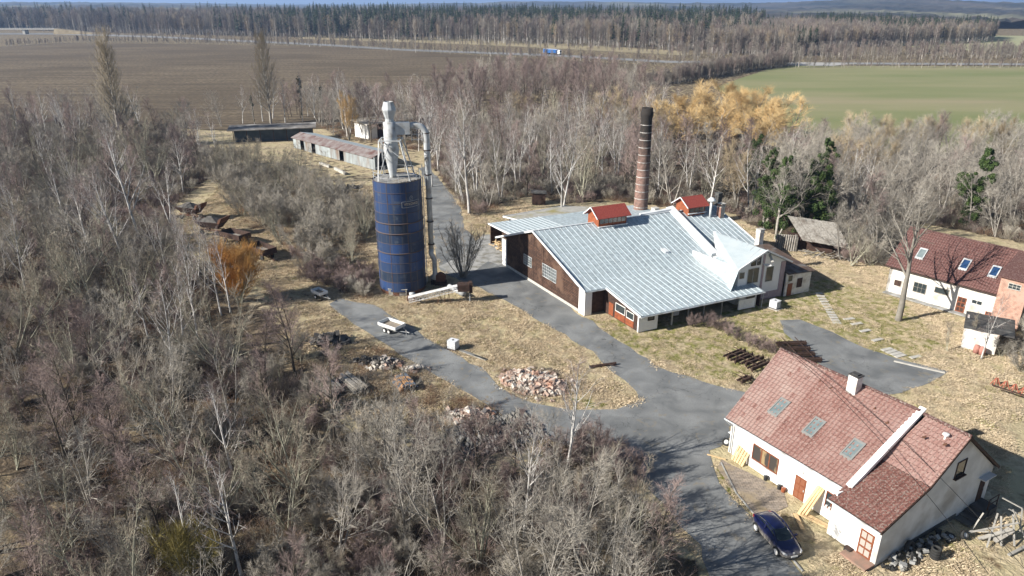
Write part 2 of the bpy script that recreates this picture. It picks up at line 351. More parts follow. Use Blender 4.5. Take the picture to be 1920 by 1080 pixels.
HIGHWAY = PX([(-200,62),(110,62),(300,68),(600,82),(760,92),(1040,102),(1250,114),(1500,117),(1920,119),(2300,121),(2300,124.5),(1920,122.5),(1500,120.5),(1250,118),(1040,106),(760,95.5),(600,85.5),(300,71),(110,65),(-200,65)])
L1 = PX([(-300,262),(0,232),(120,228),(230,232),(330,250),(400,290),(400,330),(340,372),(318,402),(330,440),(345,480),(400,520),(450,560),(510,600),(550,650),(575,700),(575,755),(650,805),(790,845),(900,880),(1030,872),(1110,885),(1190,935),(1255,1000),(1320,1095),(1360,1230),(-900,1300),(-900,420)])
L2 = PX([(415,300),(470,315),(550,330),(610,350),(660,385),(690,430),(702,500),(660,520),(600,500),(550,478),(500,440),(455,415),(425,375),(400,330)])
L3 = PX([(560,480),(640,500),(705,520),(712,545),(690,560),(630,545),(580,530),(545,505)])
C1 = PX([(825,225),(960,200),(1150,205),(1300,225),(1440,270),(1500,296),(1640,300),(1920,285),(2300,285),(2300,520),(1990,470),(1850,440),(1720,415),(1680,470),(1640,495),(1570,488),(1540,470),(1420,430),(1380,400),(1230,385),(1150,375),(1060,380),(1000,365),(930,385),(890,412),(865,385),(835,345),(812,310),(800,260)])
C1B = PX([(790,232),(850,190),(900,172),(1000,165),(1130,170),(1200,190),(1240,215),(1150,208),(960,202),(830,240)])
C0 = PX([(400,240),(560,212),(680,208),(830,225),(800,262),(790,285),(720,270),(640,262),(590,230),(430,236)])
BR = PX([(1895,640),(1990,600),(2200,700),(2200,800),(1960,720),(1850,690),(1760,660)])
SILO = Vector((-15.0, 91.2, 0))
# building frames
WR = (cos(radians(24.8)), sin(radians(24.8))); WW = (-sin(radians(29)), cos(radians(29))); WO = (9.0, 82.0)
def W(a, b, z): return Vector((WO[0] + a * WR[0] + b * WW[0], WO[1] + a * WR[1] + b * WW[1], z))
HR = (cos(radians(-60)), sin(radians(-60))); HW = (cos(radians(30.5)), sin(radians(30.5))); HO = (25.3, 38.8)
def Hh(a, b, z): return Vector((HO[0] + a * HR[0] + b * HW[0], HO[1] + a * HR[1] + b * HW[1], z))
BRr = (cos(radians(-51.45)), sin(radians(-51.45))); BW = (-BRr[1], BRr[0]); BO = (51.0, 89.9)
def B(a, b, z): return Vector((BO[0] + a * BRr[0] + b * BW[0], BO[1] + a * BRr[1] + b * BW[1], z))
FOOT = [[tuple(W(a, b, 0)[:2]) for a, b in ((-1.5, -1.5), (2, -1.5), (2, -8.5), (33, -8.5), (33, 24), (26, 36), (2, 34), (-1.5, 22))],
        [tuple(Hh(a, b, 0)[:2]) for a, b in ((-16.5, -.6), (1.5, -1.2), (1.5, 16), (-16.5, 16))],
        [tuple(B(a, b, 0)[:2]) for a, b in ((-1, -1.5), (34, -1.5), (34, 11), (-1, 11))]]
HARD = [ROAD, TRACK, YARD, SLABYARD, PAVING]
def in_any(x, y, Ps): return any(inpoly(x, y, P) for P in Ps)
def near_hard(x, y, d=1.5):
    return any(in_any(x + dx, y + dy, HARD) for dx, dy in ((0, 0), (d, 0), (-d, 0), (0, d), (0, -d)))
# ------------------------------------------------------------------ ground sheet
def axis(lo, hi, step, far_lo, far_hi):
    a = list(np.arange(lo, hi + step * .5, step)); s = step
    x = hi
    while x < far_hi: s *= 1.35; x += s; a.append(x)
    s = step; x = lo
    while x > far_lo: s *= 1.35; x -= s; a.insert(0, x)
    return a
gx = axis(-120, 130, 1.25, -40000, 40000); gy = axis(24, 250, 1.25, -4000, 60000)
gm = MB(); nx, ny = len(gx), len(gy); litter_shade = []; grn = []; dirt = []; moss = []
GREENP = PX([(1100,600),(1180,650),(1300,700),(1400,720),(1500,700),(1620,730),(1760,650),(1700,560),(1540,520),(1440,560),(1300,600)])
CLEARING_SHADE = PX([(330,400),(600,262),(800,265),(745,400),(700,560),(650,600),(640,660),(560,700),(400,560)])  # clearing around the wagons, its shade painted into the ground as darker litter tone
MOSSP = [PX([(1075,745),(1120,740),(1130,765),(1080,768)]), PX([(1100,848),(1180,880),(1190,900),(1130,870)]), PX([(1335,880),(1350,870),(1410,960),(1400,975)])]
DIRTP = [PX([(560,690),(640,650),(760,660),(860,740),(980,790),(1040,830),(900,880),(780,850),(600,760)]), L3, PX([(930,690),(1060,690),(1080,740),(960,750)])]
for j, y in enumerate(gy):
    for i, x in enumerate(gx):
        near = -121 < x < 131 and 23 < y < 251
        h = 0.0; l = g_ = d_ = m_ = 0.0
        if near:
            if not near_hard(x, y): h = -.14 * (mnoise.noise((x * .35, y * .35, 0)) * .5 + .5) - .03
            else: h = -.01
            l = 1.0 if in_any(x, y, (L1, C1)) else (.55 if in_any(x, y, (L2, C0)) else (.4 if inpoly(x, y, CLEARING_SHADE) else 0.0))
            g_ = .52 if inpoly(x, y, GREENP) else .12
            d_ = .6 if in_any(x, y, DIRTP) else 0.0
            m_ = .55 if in_any(x, y, MOSSP) else 0.0
        elif y < 260: l = .8
        else: l = .62; g_ = .3
        gm.v.append((x, y, h)); litter_shade.append(l); grn.append(g_); dirt.append(d_); moss.append(m_)
for j in range(ny - 1):
    for i in range(nx - 1):
        k = j * nx + i; gm.f.append((k, k + 1, k + nx + 1, k + nx))
gm.fa = {'litter': ('POINT', 'FLOAT', litter_shade), 'green': ('POINT', 'FLOAT', grn), 'dirt': ('POINT', 'FLOAT', dirt), 'moss': ('POINT', 'FLOAT', moss)}
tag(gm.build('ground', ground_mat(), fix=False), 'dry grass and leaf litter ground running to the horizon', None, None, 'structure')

m_pl = bpy.data.materials.new('ploughed_soil'); m_pl.use_nodes = True
def _plough():
    N = m_pl.node_tree.nodes; L = m_pl.node_tree.links; b = N['Principled BSDF']; b.inputs['Roughness'].default_value = .95; b.inputs['Specular IOR Level'].default_value = .1
    tc = N.new('ShaderNodeTexCoord'); mp = N.new('ShaderNodeMapping'); mp.inputs['Rotation'].default_value = (0, 0, radians(4)); mp.inputs['Scale'].default_value = (.03, 1, 1); L.new(tc.outputs['Object'], mp.inputs[0])
    n = N.new('ShaderNodeTexNoise'); n.inputs['Scale'].default_value = .42; n.inputs['Detail'].default_value = 6; L.new(mp.outputs[0], n.inputs['Vector'])
    r = N.new('ShaderNodeMapRange'); r.inputs[1].default_value = .38; r.inputs[2].default_value = .56; L.new(n.outputs[0], r.inputs[0])
    n2 = N.new('ShaderNodeTexNoise'); n2.inputs['Scale'].default_value = .6; n2.inputs['Detail'].default_value = 8; L.new(tc.outputs['Object'], n2.inputs['Vector'])
    r2 = N.new('ShaderNodeMapRange'); r2.inputs[1].default_value = .35; r2.inputs[2].default_value = .65; L.new(n2.outputs[0], r2.inputs[0])
    mu = N.new('ShaderNodeMath'); mu.operation = 'MULTIPLY'; L.new(r.outputs[0], mu.inputs[0]); L.new(r2.outputs[0], mu.inputs[1])
    mx = N.new('ShaderNodeMix'); mx.data_type = 'RGBA'; mx.inputs[6].default_value = (.085, .066, .046, 1); mx.inputs[7].default_value = (.25, .20, .135, 1); L.new(mu.outputs[0], mx.inputs[0])
    n3 = N.new('ShaderNodeTexNoise'); n3.inputs['Scale'].default_value = .012; n3.inputs['Detail'].default_value = 3; L.new(tc.outputs['Object'], n3.inputs['Vector'])
    r3 = N.new('ShaderNodeMapRange'); r3.inputs[1].default_value = .45; r3.inputs[2].default_value = .6; r3.inputs[4].default_value = .6; L.new(n3.outputs[0], r3.inputs[0])
    m3 = N.new('ShaderNodeMix'); m3.data_type = 'RGBA'; L.new(r3.outputs[0], m3.inputs[0]); L.new(mx.outputs[2], m3.inputs[6]); m3.inputs[7].default_value = (.09, .07, .048, 1)
    L.new(m3.outputs[2], b.inputs['Base Color'])
_plough()
sheet('ploughed_field', PLOUGH, .06, m_pl, 'brown ploughed field with pale stubble rows', 'field')
sheet('green_field', FIELDG, .06, mat('winter_crop', (.165, .185, .075), (.235, .225, .115), .02, .95, detail=8, c3=(.27, .235, .14), s3=.012, stretch=(.5, 1.6, 1)), 'pale green winter crop field', 'field')
sheet('straw_field', FARSTRAW, .06, mat('straw_field', (.33, .275, .17), (.26, .22, .135), .03, .95), 'strip of straw coloured meadow before the forest', 'field')
sheet('far_field', FARRIGHT, .06, mat('far_field', (.33, .32, .19), (.27, .28, .15), .01, .95), 'pale far field between woods', 'field')
sheet('highway', HIGHWAY, .12, mat('highway_asphalt', (.20, .20, .20), (.25, .25, .245), .1, .9), 'grey highway crossing behind the ploughed field', 'road')
sheet('side_road', PX([(1492,117),(1560,118),(1600,120),(1560,124),(1470,123)]), .16, mat('pale_road', (.36, .35, .33)), 'pale side road joining the highway', 'road')
sheet('road', ROAD, .022, A['asphalt'], 'grey asphalt road with worn patches', 'road', jitter=.55)
sheet('gravel_track', TRACK, .027, A['gravel'], 'grey gravel track branching left from the road', 'road', jitter=.5)
sheet('yard', YARD, .022, A['asphalt'], 'asphalt yard strip behind the house', 'road', jitter=.3)
sheet('concrete_yard', SLABYARD, .027, A['concrete'], 'pale concrete yard by the open shed', 'pavement', jitter=.2)
pv = brickmat('block_paving', (.33, .27, .22), (.26, .22, .19), (.16, .14, .10), .4, .2, msize=.02, stain=(.30, .24, .16))
sheet('paving', PAVING, .027, pv, 'worn block paving along the white house', 'pavement', jitter=.15)
# kerb line along the paving, repair patches and puddle stains on the road
kb = MB()
kp = [G(u, v) for u, v in ((1352,868),(1380,925),(1425,978),(1470,1030),(1505,1072))]
for p, q in zip(kp, kp[1:]): kb.beam(p + Vector((0, 0, .03)), q + Vector((0, 0, .03)), .1, .12)
tag(kb.build('kerb', A['concrete']), 'thin concrete kerb line beside the paving', None, None, 'structure')
# ------------------------------------------------------------------ warehouse
boards = brickmat('brown_boards', (.095, .052, .036), (.062, .036, .027), (.022, .014, .01), 3.4, .22, rot=(0, 0, 0), swap=True, msize=.03, off=.37, stain=(.12, .072, .05))
WT = thing('warehouse', W(10, 6, 0), 'large barn with pale metal standing seam roof and brown board gable beside the road', 'building', rz=radians(24.8))
SL = .36
def ridgez(b): return 7.75 - SL * abs(12.2 - b)
def roofz(b):      # front slope with a flatter skirt
    return ridgez(b) if b > 1.0 else ridgez(1.0) - (1.0 - b) * .17
# walls
wb = MB()
for a0, a1 in ((0, .25),):
    P = [(0, 0), (20.7, 0), (20.7, ridgez(20.7) - .15), (12.2, 7.55), (1, ridgez(1) - .15), (0, roofz(0) - .15)]
    wb.solid([W(a0, b, z) for b, z in P], [W(a1, b, z) for b, z in P])
wb.solid([W(.25, 20.45, 0), W(30.5, 20.45, 0), W(30.5, 20.7, 0), W(.25, 20.7, 0)], [W(.25, 20.45, 4.5), W(30.5, 20.45, 4.5), W(30.5, 20.7, 4.5), W(.25, 20.7, 4.5)])
wb.build('gable_wall', boards, WT)
# narrow eaves fascia and battens on the gable
bt = MB()
for b in (9.8, 12.3): bt.solid([W(-.03, b, .4), W(0, b, .4), W(0, b + .12, .4), W(-.03, b + .12, .4)], [W(-.03, b, ridgez(b) - .2), W(0, b, ridgez(b) - .2), W(0, b + .12, ridgez(b) - .2), W(-.03, b + .12, ridgez(b) - .2)])
bt.build('batten', A['dark_rust'], WT)
fr = MB(); fr.solid([W(2.9, -.1, 0), W(22.2, -.1, 0), W(22.2, .1, 0), W(2.9, .1, 0)], [W(2.9, -.1, 3.2), W(22.2, -.1, 3.2), W(22.2, .1, 3.2), W(2.9, .1, 3.2)])
fr.solid([W(.8, .0, 0), W(2.9, .0, 0), W(2.9, .2, 0), W(.8, .2, 0)], [W(.8, .0, 3.1), W(2.9, .0, 3.1), W(2.9, .2, 3.1), W(.8, .2, 3.1)])
fr.build('front_wall', mat('dark_boards', (.05, .03, .022), (.085, .05, .035), 2, .9), WT)
# plinth and corner piers
pl = MB(); pl.solid([W(-.07, .9, 0), W(0, .9, 0), W(0, 20.2, 0), W(-.07, 20.2, 0)], [W(-.07, .9, .38), W(-.01, .9, .38), W(-.01, 20.2, .38), W(-.07, 20.2, .38)]); pl.build('plinth', A['slab'], WT)
for b0, b1 in ((-.4, .95), (20.1, 21.3)):
    q = MB(); h = roofz(b0) - .12 if b0 < 1 else 4.15
    q.solid([W(-.12, b0, 0), W(.9, b0, 0), W(.9, b1, 0), W(-.12, b1, 0)], [W(-.12, b0, h), W(.9, b0, h), W(.9, b1, h + .25 if b0 < 1 else h), W(-.12, b1, h + .25 if b0 < 1 else h)]); q.build('corner_pier', A['white_wall'], WT)
# roofs: front sheet (two parts), back sheet
def slope_sheet(name, segs, a0f, a1f, th, m, parent=WT, W=W):
    """segs: [(b,z)...] top profile; a0f/a1f functions of b giving side edges"""
    mb = MB(); n = len(segs)
    up0 = [W(a0f(b), b, z) for b, z in segs]; up1 = [W(a1f(b), b, z) for b, z in segs]
    for i in range(n - 1):
        t = [up0[i], up1[i], up1[i + 1], up0[i + 1]]; mb.solid([p - Vector((0, 0, th)) for p in t], t)
    return mb.build(name, m, parent)
def ribs(name, segs, alist, m, parent=WT, w=.032, h=.055, W=W, lift=.0):
    mb = MB()
    for a in alist:
        sg = segs(a) if callable(segs) else segs
        for (b0, z0), (b1, z1) in zip(sg, sg[1:]):
            mb.solid([W(a - w, b0, z0 + lift), W(a + w, b0, z0 + lift), W(a + w, b1, z1 + lift), W(a - w, b1, z1 + lift)], [W(a - w, b0, z0 + h), W(a + w, b0, z0 + h), W(a + w, b1, z1 + h), W(a - w, b1, z1 + h)])
    return mb.build(name, m, parent)
# panel joints material
pan = brickmat('seam_metal', (.36, .42, .445), (.39, .45, .475), (.29, .335, .35), .83, 1.9, msize=.02, off=.31, rough=.5, bump=0)
pan.node_tree.nodes['Principled BSDF'].inputs['Specular IOR Level'].default_value = .45
TOP = [(1.0, roofz(1.0)), (5, ridgez(5)), (12.2, 7.75)]
LOW = [(-7.7, roofz(-7.7)), (-.7, roofz(-.7)), (1.0, roofz(1.0))]
UP = [(-.7, roofz(-.7)), (1.0, roofz(1.0))]
slope_sheet('roof', TOP + [], lambda b: -.35, lambda b: 21.5 + (b - 1.9) * .13, .12, pan)
slope_sheet('roof', UP, lambda b: -.35, lambda b: 2.7, .12, pan)
slope_sheet('roof', LOW, lambda b: 2.7, lambda b: 21.6 if b < -1 else 22, .12, pan)
slope_sheet('roof', [(12.2, 7.75), (22.9, ridgez(22.9))], lambda b: -.35, lambda b: 30.9, .12, pan)
ra = [x * .83 - .3 for x in range(27)]
ribs('roof_rib', lambda a: ((UP if a < 2.7 else LOW)[:-1] + TOP), ra, A['roof_seam'])
ribs('roof_rib', [(12.2, 7.75), (22.9, ridgez(22.9))], [x * .83 - .3 for x in range(37)], A['roof_seam'])
vb = MB()
for (b0, z0), (b1, z1), a in (((-.75, roofz(-.75)), (12.2, 7.8), -.4), ((12.2, 7.8), (22.95, ridgez(22.95)), -.4), ((-7.75, roofz(-7.75)), (-.7, roofz(-.7)), 2.65)):
    vb.beam(W(a, b0, z0 - .04), W(a, b1, z1 - .04), .1, .26)
vb.beam(W(-.4, 12.2, 7.8), W(22.3, 12.2, 7.8), .22, .06)
vb.build('verge_trim', A['cap_metal'], WT)
gt = MB()
for p, q in ((W(-.3, -.78, roofz(-.7) - .14), W(2.7, -.78, roofz(-.7) - .14)), (W(2.7, -7.8, roofz(-7.7) - .14), W(21.7, -7.8, roofz(-7.7) - .14))): gt.tube(p, q, .075, n=8)
gt.tube(W(21.5, -7.75, 2.2), W(21.5, -7.6, 0), .05, n=6)
gt.build('gutter', A['steel'], WT)
# raised fire wall band between both roofs
cp = MB()
cp.solid([W(21.2, 1.7, 4.0), W(22.35, 1.7, 4.0), W(23.7, 13.2, 7.7), W(22.5, 13.2, 7.7)], [W(21.2, 1.7, 4.5), W(22.35, 1.7, 4.62), W(23.7, 13.2, 8.35), W(22.5, 13.2, 8.2)])
cp.solid([W(21.6, -3.5, 2.9), W(22.4, -3.5, 2.9), W(22.35, 1.7, 3.9), W(21.5, 1.7, 3.9)], [W(21.6, -3.5, 3.12), W(22.4, -3.5, 3.16), W(22.35, 1.7, 4.2), W(21.5, 1.7, 4.1)])
cp.solid([W(17.5, 12.3, 7.6), W(22.6, 12.3, 7.7), W(22.6, 12.9, 7.7), W(17.5, 12.9, 7.5)], [W(17.5, 12.3, 7.95), W(22.6, 12.3, 8.12), W(22.6, 12.9, 8.15), W(17.5, 12.9, 7.98)])
cp.build('parapet', A['cap_metal'], WT)
# second roof
T2 = [(-5.0, 2.2), (3.7, 4.25), (12.6, 7.6)]
slope_sheet('roof', [(2.0, 3.75), (12.6, 7.6)], lambda b: 23.2, lambda b: 31.1, .12, pan)
ribs('roof_rib', [(2.0, 3.75), (12.6, 7.6)], [23.7 + .83 * k for k in range(9)], A['roof_seam'])
slope_sheet('roof', [(12.6, 7.6), (21, 4.7)], lambda b: 30.9, lambda b: 31.3, .12, pan)
v2 = MB(); v2.beam(W(31.15, 1.9, 3.7), W(31.15, 12.6, 7.62), .1, .24); v2.beam(W(23.3, 12.6, 7.63), W(31.2, 12.6, 7.63), .2, .06); v2.build('verge_trim', A['cap_metal'], WT)
sw = MB(); P = [(-5.4, 0), (12.6, 0), (20.5, 0), (20.5, 4.4), (12.6, 7.3), (2, 3.5), (-5.4, 3.0)]
sw.solid([W(30.7, b, z) for b, z in P], [W(30.95, b, z) for b, z in P]); sw.build('side_wall', A['old_wall'], WT)
# porch: front walls, posts, bays
wl_ = MB()
def wallbox(mb, a0, a1, b0, b1, z0, z1): mb.solid([W(a0, b0, z0), W(a1, b0, z0), W(a1, b1, z0), W(a0, b1, z0)], [W(a0, b0, z1), W(a1, b0, z1), W(a1, b1, z1), W(a0, b1, z1)])
ez = roofz(-7.3) - .14
wallbox(wl_, 2.75, 5.5, -7.3, -7.1, 0, ez)
wl_.build('porch_wall', A['white_wall'], WT)
w2 = MB(); wallbox(w2, 18.0, 20.6, -7.3, -7.15, .1, 1.45); w2.build('white_panel', A['white_paint'], WT)
for q_ in ((18.0, 19.0, -7.25, -7.15, 1.5, ez), (20.6, 20.8, -7.3, -7.1, 0, ez), (12.3, 12.6, -3, -2.8, 0.0, 2.0), (8.8, 9.6, -6.2, -6.1, .6, 2.0)): w3 = MB(); wallbox(w3, *q_); w3.build('grey_panel', A['grey_plaster'], WT)
po = [MB() for _ in range(4)]
for q, a in zip(po, (7.6, 10.0, 12.4, 15.2)): wallbox(q, a, a + .14, -7.3, -7.16, 0, ez); q.build('post', A['slab'] if a < 8 else A['grey_wood'], WT)
bk = MB(); wallbox(bk, 5.5, 21.6, -3.9, -3.8, 0, roofz(-3.8) - .16); wallbox(bk, 21.5, 21.6, -7.2, -3.8, 0, ez); bk.build('porch_back_wall', A['dark_rust'], WT)
be = MB(); be.beam(W(5.5, -7.2, ez - .08), W(21.6, -7.2, ez - .08), .16, .2); be.build('lintel', A['dark_rust'], WT)
# red-brown side of the porch facing the road
ps = MB(); P = [(-7.1, 0), (-.1, 0), (-.1, roofz(-.1) - .14), (-7.1, roofz(-7.1) - .14)]
ps.solid([W(2.85, b, z) for b, z in P], [W(3.0, b, z) for b, z in P]); ps.build('porch_side_wall', A['dark_rust'], WT)
pr_ = MB()
for b0, b1, z1 in ((-2.2, -1.3, 1.75), (-4.6, -2.6, 1.0), (-6.3, -4.75, .95)):
    k = b0
    while k < b1: pr_.solid([W(2.79, k, .12), W(2.85, k, .12), W(2.85, k + .2, .12), W(2.79, k + .2, .12)], [W(2.79, k, z1), W(2.85, k, z1), W(2.85, k + .2, z1), W(2.79, k + .2, z1)]); k += .225
pr_.build('board_cladding', A['red_wood'], WT)
def wframe(name, fn, u0, u1, z0, z1, nu, nz, parent, mf, mg, t=.07, d=.06, glass=.02, bar=.04):
    """window on a wall; fn(u, depth, z) -> world"""
    m = MB()
    def bx(ua, ub, za, zb, dd=d): m.solid([fn(ua, 0, za), fn(ub, 0, za), fn(ub, dd, za), fn(ua, dd, za)], [fn(ua, 0, zb), fn(ub, 0, zb), fn(ub, dd, zb), fn(ua, dd, zb)])
    bx(u0 - t, u0, z0 - t, z1 + t); bx(u1, u1 + t, z0 - t, z1 + t); bx(u0, u1, z0 - t, z0, d + .03); bx(u0, u1, z1, z1 + t)
    for i in range(1, nu): x = u0 + (u1 - u0) * i / nu; bx(x - bar / 2, x + bar / 2, z0, z1, d * .7)
    for i in range(1, nz): z = z0 + (z1 - z0) * i / nz; bx(u0, u1, z - bar / 2, z + bar / 2, d * .68)
    f = m.build('window', mf, parent)
    g = MB(); g.solid([fn(u0, 0.003, z0), fn(u1, 0.003, z0), fn(u1, glass, z0), fn(u0, glass, z0)], [fn(u0, 0.003, z1), fn(u1, 0.003, z1), fn(u1, glass, z1), fn(u0, glass, z1)])
    g.build('pane', mg, f); return f
gpane = mat('dusty_glass', (.07, .08, .085), (.13, .145, .145), 1.5, .3, spec=.6)
wgf = lambda u, d, z: W(-.001 - d, u, z)
wframe('window', wgf, 12.9, 15.0, 2.2, 3.55, 4, 4, WT, A['steel'], gpane, bar=.05)
wframe('window', wgf, 6.5, 9.9, 2.05, 3.75, 7, 4, WT, A['steel'], gpane, bar=.05)
pfn = lambda u, d, z: W(2.85 - d, u, z)
wframe('window', pfn, -4.5, -2.7, 1.15, 2.1, 1, 1, WT, A['white_paint'], A['glass'])
wframe('window', pfn, -6.2, -4.9, 1.1, 1.9, 1, 1, WT, A['white_paint'], A['glass'])
ffn = lambda u, d, z: W(u, -7.3 - d, z)
wframe('window', ffn, 4.1, 4.9, 1.35, 1.85, 1, 1, WT, A['dark_rust'], A['glass'])
wframe('window', ffn, 19.2, 20.4, 1.55, 2.05, 1, 1, WT, A['dark_rust'], A['glass'])
vfl = MB(); vfl.solid([W(15.2, 3.9, 4.7), W(15.9, 3.9, 4.7), W(15.9, 4.9, 5.1), W(15.2, 4.9, 5.1)], [W(15.2, 3.9, 5.02), W(15.9, 3.9, 5.02), W(15.9, 4.9, 5.2), W(15.2, 4.9, 5.2)]); vfl.build('roof_vent', A['cap_metal'], WT)
# cupolas
tilered = mat('red_sheet_roof', (.24, .05, .04), (.32, .075, .055), 6, .55, .2)
def cupola(a0, a1, b0, b1, zb, zt, zr, nw):
    wbk = MB(); wbk.solid([W(a, b, zb) for a, b in ((a0, b0), (a1, b0), (a1, b1), (a0, b1))], [W(a, b, zt) for a, b in ((a0, b0), (a1, b0), (a1, b1), (a0, b1))])
    bm_ = (b0 + b1) / 2
    wbk.solid([W(a0, b0, zt), W(a0, b1, zt), W(a0, bm_, zr)], [W(a0 + .1, b0, zt), W(a0 + .1, b1, zt), W(a0 + .1, bm_, zr)])
    c = wbk.build('roof_cupola', A['red_wood'], WT)
    rf = MB()
    for s in (-1, 1):
        be_, ze = (b0 - .45 if s < 0 else b1 + .45), zt - .28
        t = [W(a0 - .5, be_, ze), W(a1 + .5, be_, ze), W(a1 + .5, bm_, zr + .1), W(a0 - .5, bm_, zr + .1)]
        rf.solid([p - Vector((0, 0, .09)) for p in t], t)
    rf.build('red_roof', tilered, c)
    tr = MB(); tr.beam(W(a0 - .53, b0 - .45, zt - .3), W(a0 - .53, bm_, zr + .08), .06, .14); tr.beam(W(a0 - .53, b1 + .45, zt - .3), W(a0 - .53, bm_, zr + .08), .06, .14); tr.build('trim', A['cap_metal'], c)
    g = MB(); wd = (a1 - a0 - .3) / nw
    for i in range(nw):
        x = a0 + .2 + i * wd; g.solid([W(x, b0 - .03, zt - 1.15), W(x + wd - .1, b0 - .03, zt - 1.15), W(x + wd - .1, b0, zt - 1.15), W(x, b0, zt - 1.15)], [W(x, b0 - .03, zt - .35), W(x + wd - .1, b0 - .03, zt - .35), W(x + wd - .1, b0, zt - .35), W(x, b0, zt - .35)])
    g.build('louvre_window', A['glass'], c)
    fl = MB(); fl.beam(W(a0 - .1, b0 - .12, ridgez(b0 - .1) + .1), W(a1 + .1, b0 - .12, ridgez(b0 - .1) + .1), .3, .1); fl.build('flashing', A['cap_metal'], c)
cupola(9.3, 13.9, 11.0, 13.6, 6.8, 8.95, 9.9, 6)
cupola(24.9, 27.9, 11.1, 13.9, 6.6, 8.7, 9.6, 3)
# vent post with mushroom cap and brick chimneys on the roof
vp = MB(); vp.tube(W(28.3, 10.3, 6.6), W(28.3, 10.3, 9.3), .17, n=12); vp.lathe([(.0, .55), (.25, .5), (.6, .18), (.62, .05), (.15, .0)], W(28.3, 10.3, 9.2), 16); vp.build('vent_pipe', A['cap_metal'], WT, True)
brk = brickmat('chimney_brick', (.30, .12, .08), (.22, .09, .065), (.35, .32, .28), .29, .09, msize=.014)
for a, b, h, dk in ((30.0, 10.0, 1.7, 0), (31.6, 12.5, 1.9, 1), (30.6, 2.7, 2.2, 2), (20.6, 13.3, .9, 2)):
    q = MB(); z0 = max(2.5, ridgez(b) - .9); s = .38
    q.solid([W(a - s, b - s, z0), W(a + s, b - s, z0), W(a + s, b + s, z0), W(a - s, b + s, z0)], [W(a - s, b - s, ridgez(b) + h), W(a + s, b - s, ridgez(b) + h), W(a + s, b + s, ridgez(b) + h), W(a - s, b + s, ridgez(b) + h)])
    c = q.build('roof_chimney', (brk, A['tar'], A['old_wall'])[dk], WT)
    k = MB(); zt = ridgez(b) + h
    for z in (zt, zt - .45): k.solid([W(a - .46, b - .46, z), W(a + .46, b - .46, z), W(a + .46, b + .46, z), W(a - .46, b + .46, z)], [W(a - .46, b - .46, z + .1), W(a + .46, b - .46, z + .1), W(a + .46, b + .46, z + .1), W(a - .46, b + .46, z + .1)])
    k.build('chimney_band', A['slab'] if dk != 1 else A['tar'], c)
# two storey wing with cross gable
wg = MB()
PK, EL, ER = 22.75, 18.6, 26.9
P = [(EL + .5, 0), (ER, 0), (ER, 5.0), (PK, 6.95), (EL + .5, 5.1)]
wg.solid([W(a, -5.6, z) for a, z in P], [W(a, -5.3, z) for a, z in P])
P = [(-5.3, 0), (3, 0), (3, 4.9), (-5.3, 4.9)]
wg.solid([W(ER - .25, b, z) for b, z in P], [W(ER, b, z) for b, z in P]); wg.solid([W(EL + .5, b, z) for b, z in P], [W(EL + .75, b, z) for b, z in P])
wg.build('wing_wall', A['white_wall'], WT)
pk = MB(); wallbox(pk, ER - .75, ER + .02, -5.68, -5.6, 0, 4.95); wallbox(pk, EL + 4.3, ER - .75, -5.66, -5.6, 0, 1.0); wallbox(pk, EL + 4.3, EL + 4.6, -5.7, -5.6, 1.0, 6.4)
pk.build('pink_plaster', mat('pink_plaster', (.42, .33, .34), (.36, .28, .29), 2, .9), WT)
rw = MB()
ap = W(26.0, 6.6, 5.75); pkf = W(PK, -6.3, 7.15); elf = W(EL - .3, -6.3, 5.15); erf = W(ER + .45, -6.3, 4.95)
elb = W(21.9, 1.2, 4.35); erb = W(29.6, 2.2, 4.3)
for t in ([elf, pkf, ap, elb], [pkf, erf, erb, ap]): rw.solid([p - Vector((0, 0, .12)) for p in t], t)
rw.build('wing_roof', A['roof_metal'], WT)
rr = MB()
for k in range(1, 9):
    t = k / 9; rr.beam(elf.lerp(elb, t) + Vector((0, 0, .03)), pkf.lerp(ap, t) + Vector((0, 0, .03)), .05, .05)
rr.build('roof_rib', A['steel'], WT)
ck_ = MB(); t = [elf + Vector((0, 0, -.06)), elb + Vector((0, 0, -.03)), W(20.6, .9, roofz(.9) + .05), W(17.3, -6.4, roofz(-6.4) + .06)]; ck_.solid([p - Vector((0, 0, .1)) for p in t], t); ck_.build('cricket_roof', pan, WT)
t_ = [(.2 + .2 * k) for k in range(4)]
ckr = MB()
for k in range(1, 8): ckr.beam(t[0].lerp(t[1], k / 8) + Vector((0, 0, .03)), t[3].lerp(t[2], k / 8) + Vector((0, 0, .03)), .05, .05)
ckr.build('roof_rib', A['roof_seam'], WT)
tw = MB(); tw.beam(elf, pkf, .12, .22); tw.beam(pkf, erf, .12, .22); tw.beam(elb + Vector((0, 0, .05)), ap + Vector((0, 0, .04)), .5, .05); tw.beam(elb, W(21.6, -3, 3.5), .4, .1); tw.build('verge_trim', A['cap_metal'], WT)
bgl = MB(); bgl.beam(W(23.4, -6.7, 5.6), W(24.0, -5.4, 6.4), .28, .12); bgl.build('gable_beam', A['slab'], WT)
dsh = MB(); dsh.lathe([(.0, .0), (.3, .04), (.5, .16)], W(22.8, -6.5, 5.1), 16); dsh.tube(W(22.8, -6.5, 5.1), W(22.8, -5.7, 5.3), .04); dsh.build('lamp_dish', A['white_steel'], WT)
wfn = lambda u, d, z: W(u, -5.6 - d, z)
for u0, u1, z0, z1, nu in ((20.6, 22.4, 2.7, 4.7, 2), (23.7, 24.9, 2.5, 4.5, 1), (21.0, 21.7, 5.15, 6.0, 1), (22.0, 22.5, 5.15, 6.35, 1), (19.25, 20.0, 3.6, 4.4, 1), (23.4, 24.6, .35, .85, 1)):
    wframe('window', wfn, u0, u1, z0, z1, nu, 1, WT, A['old_wall'] if z0 < 5 else A['dark_rust'], A['glass'], t=.05)
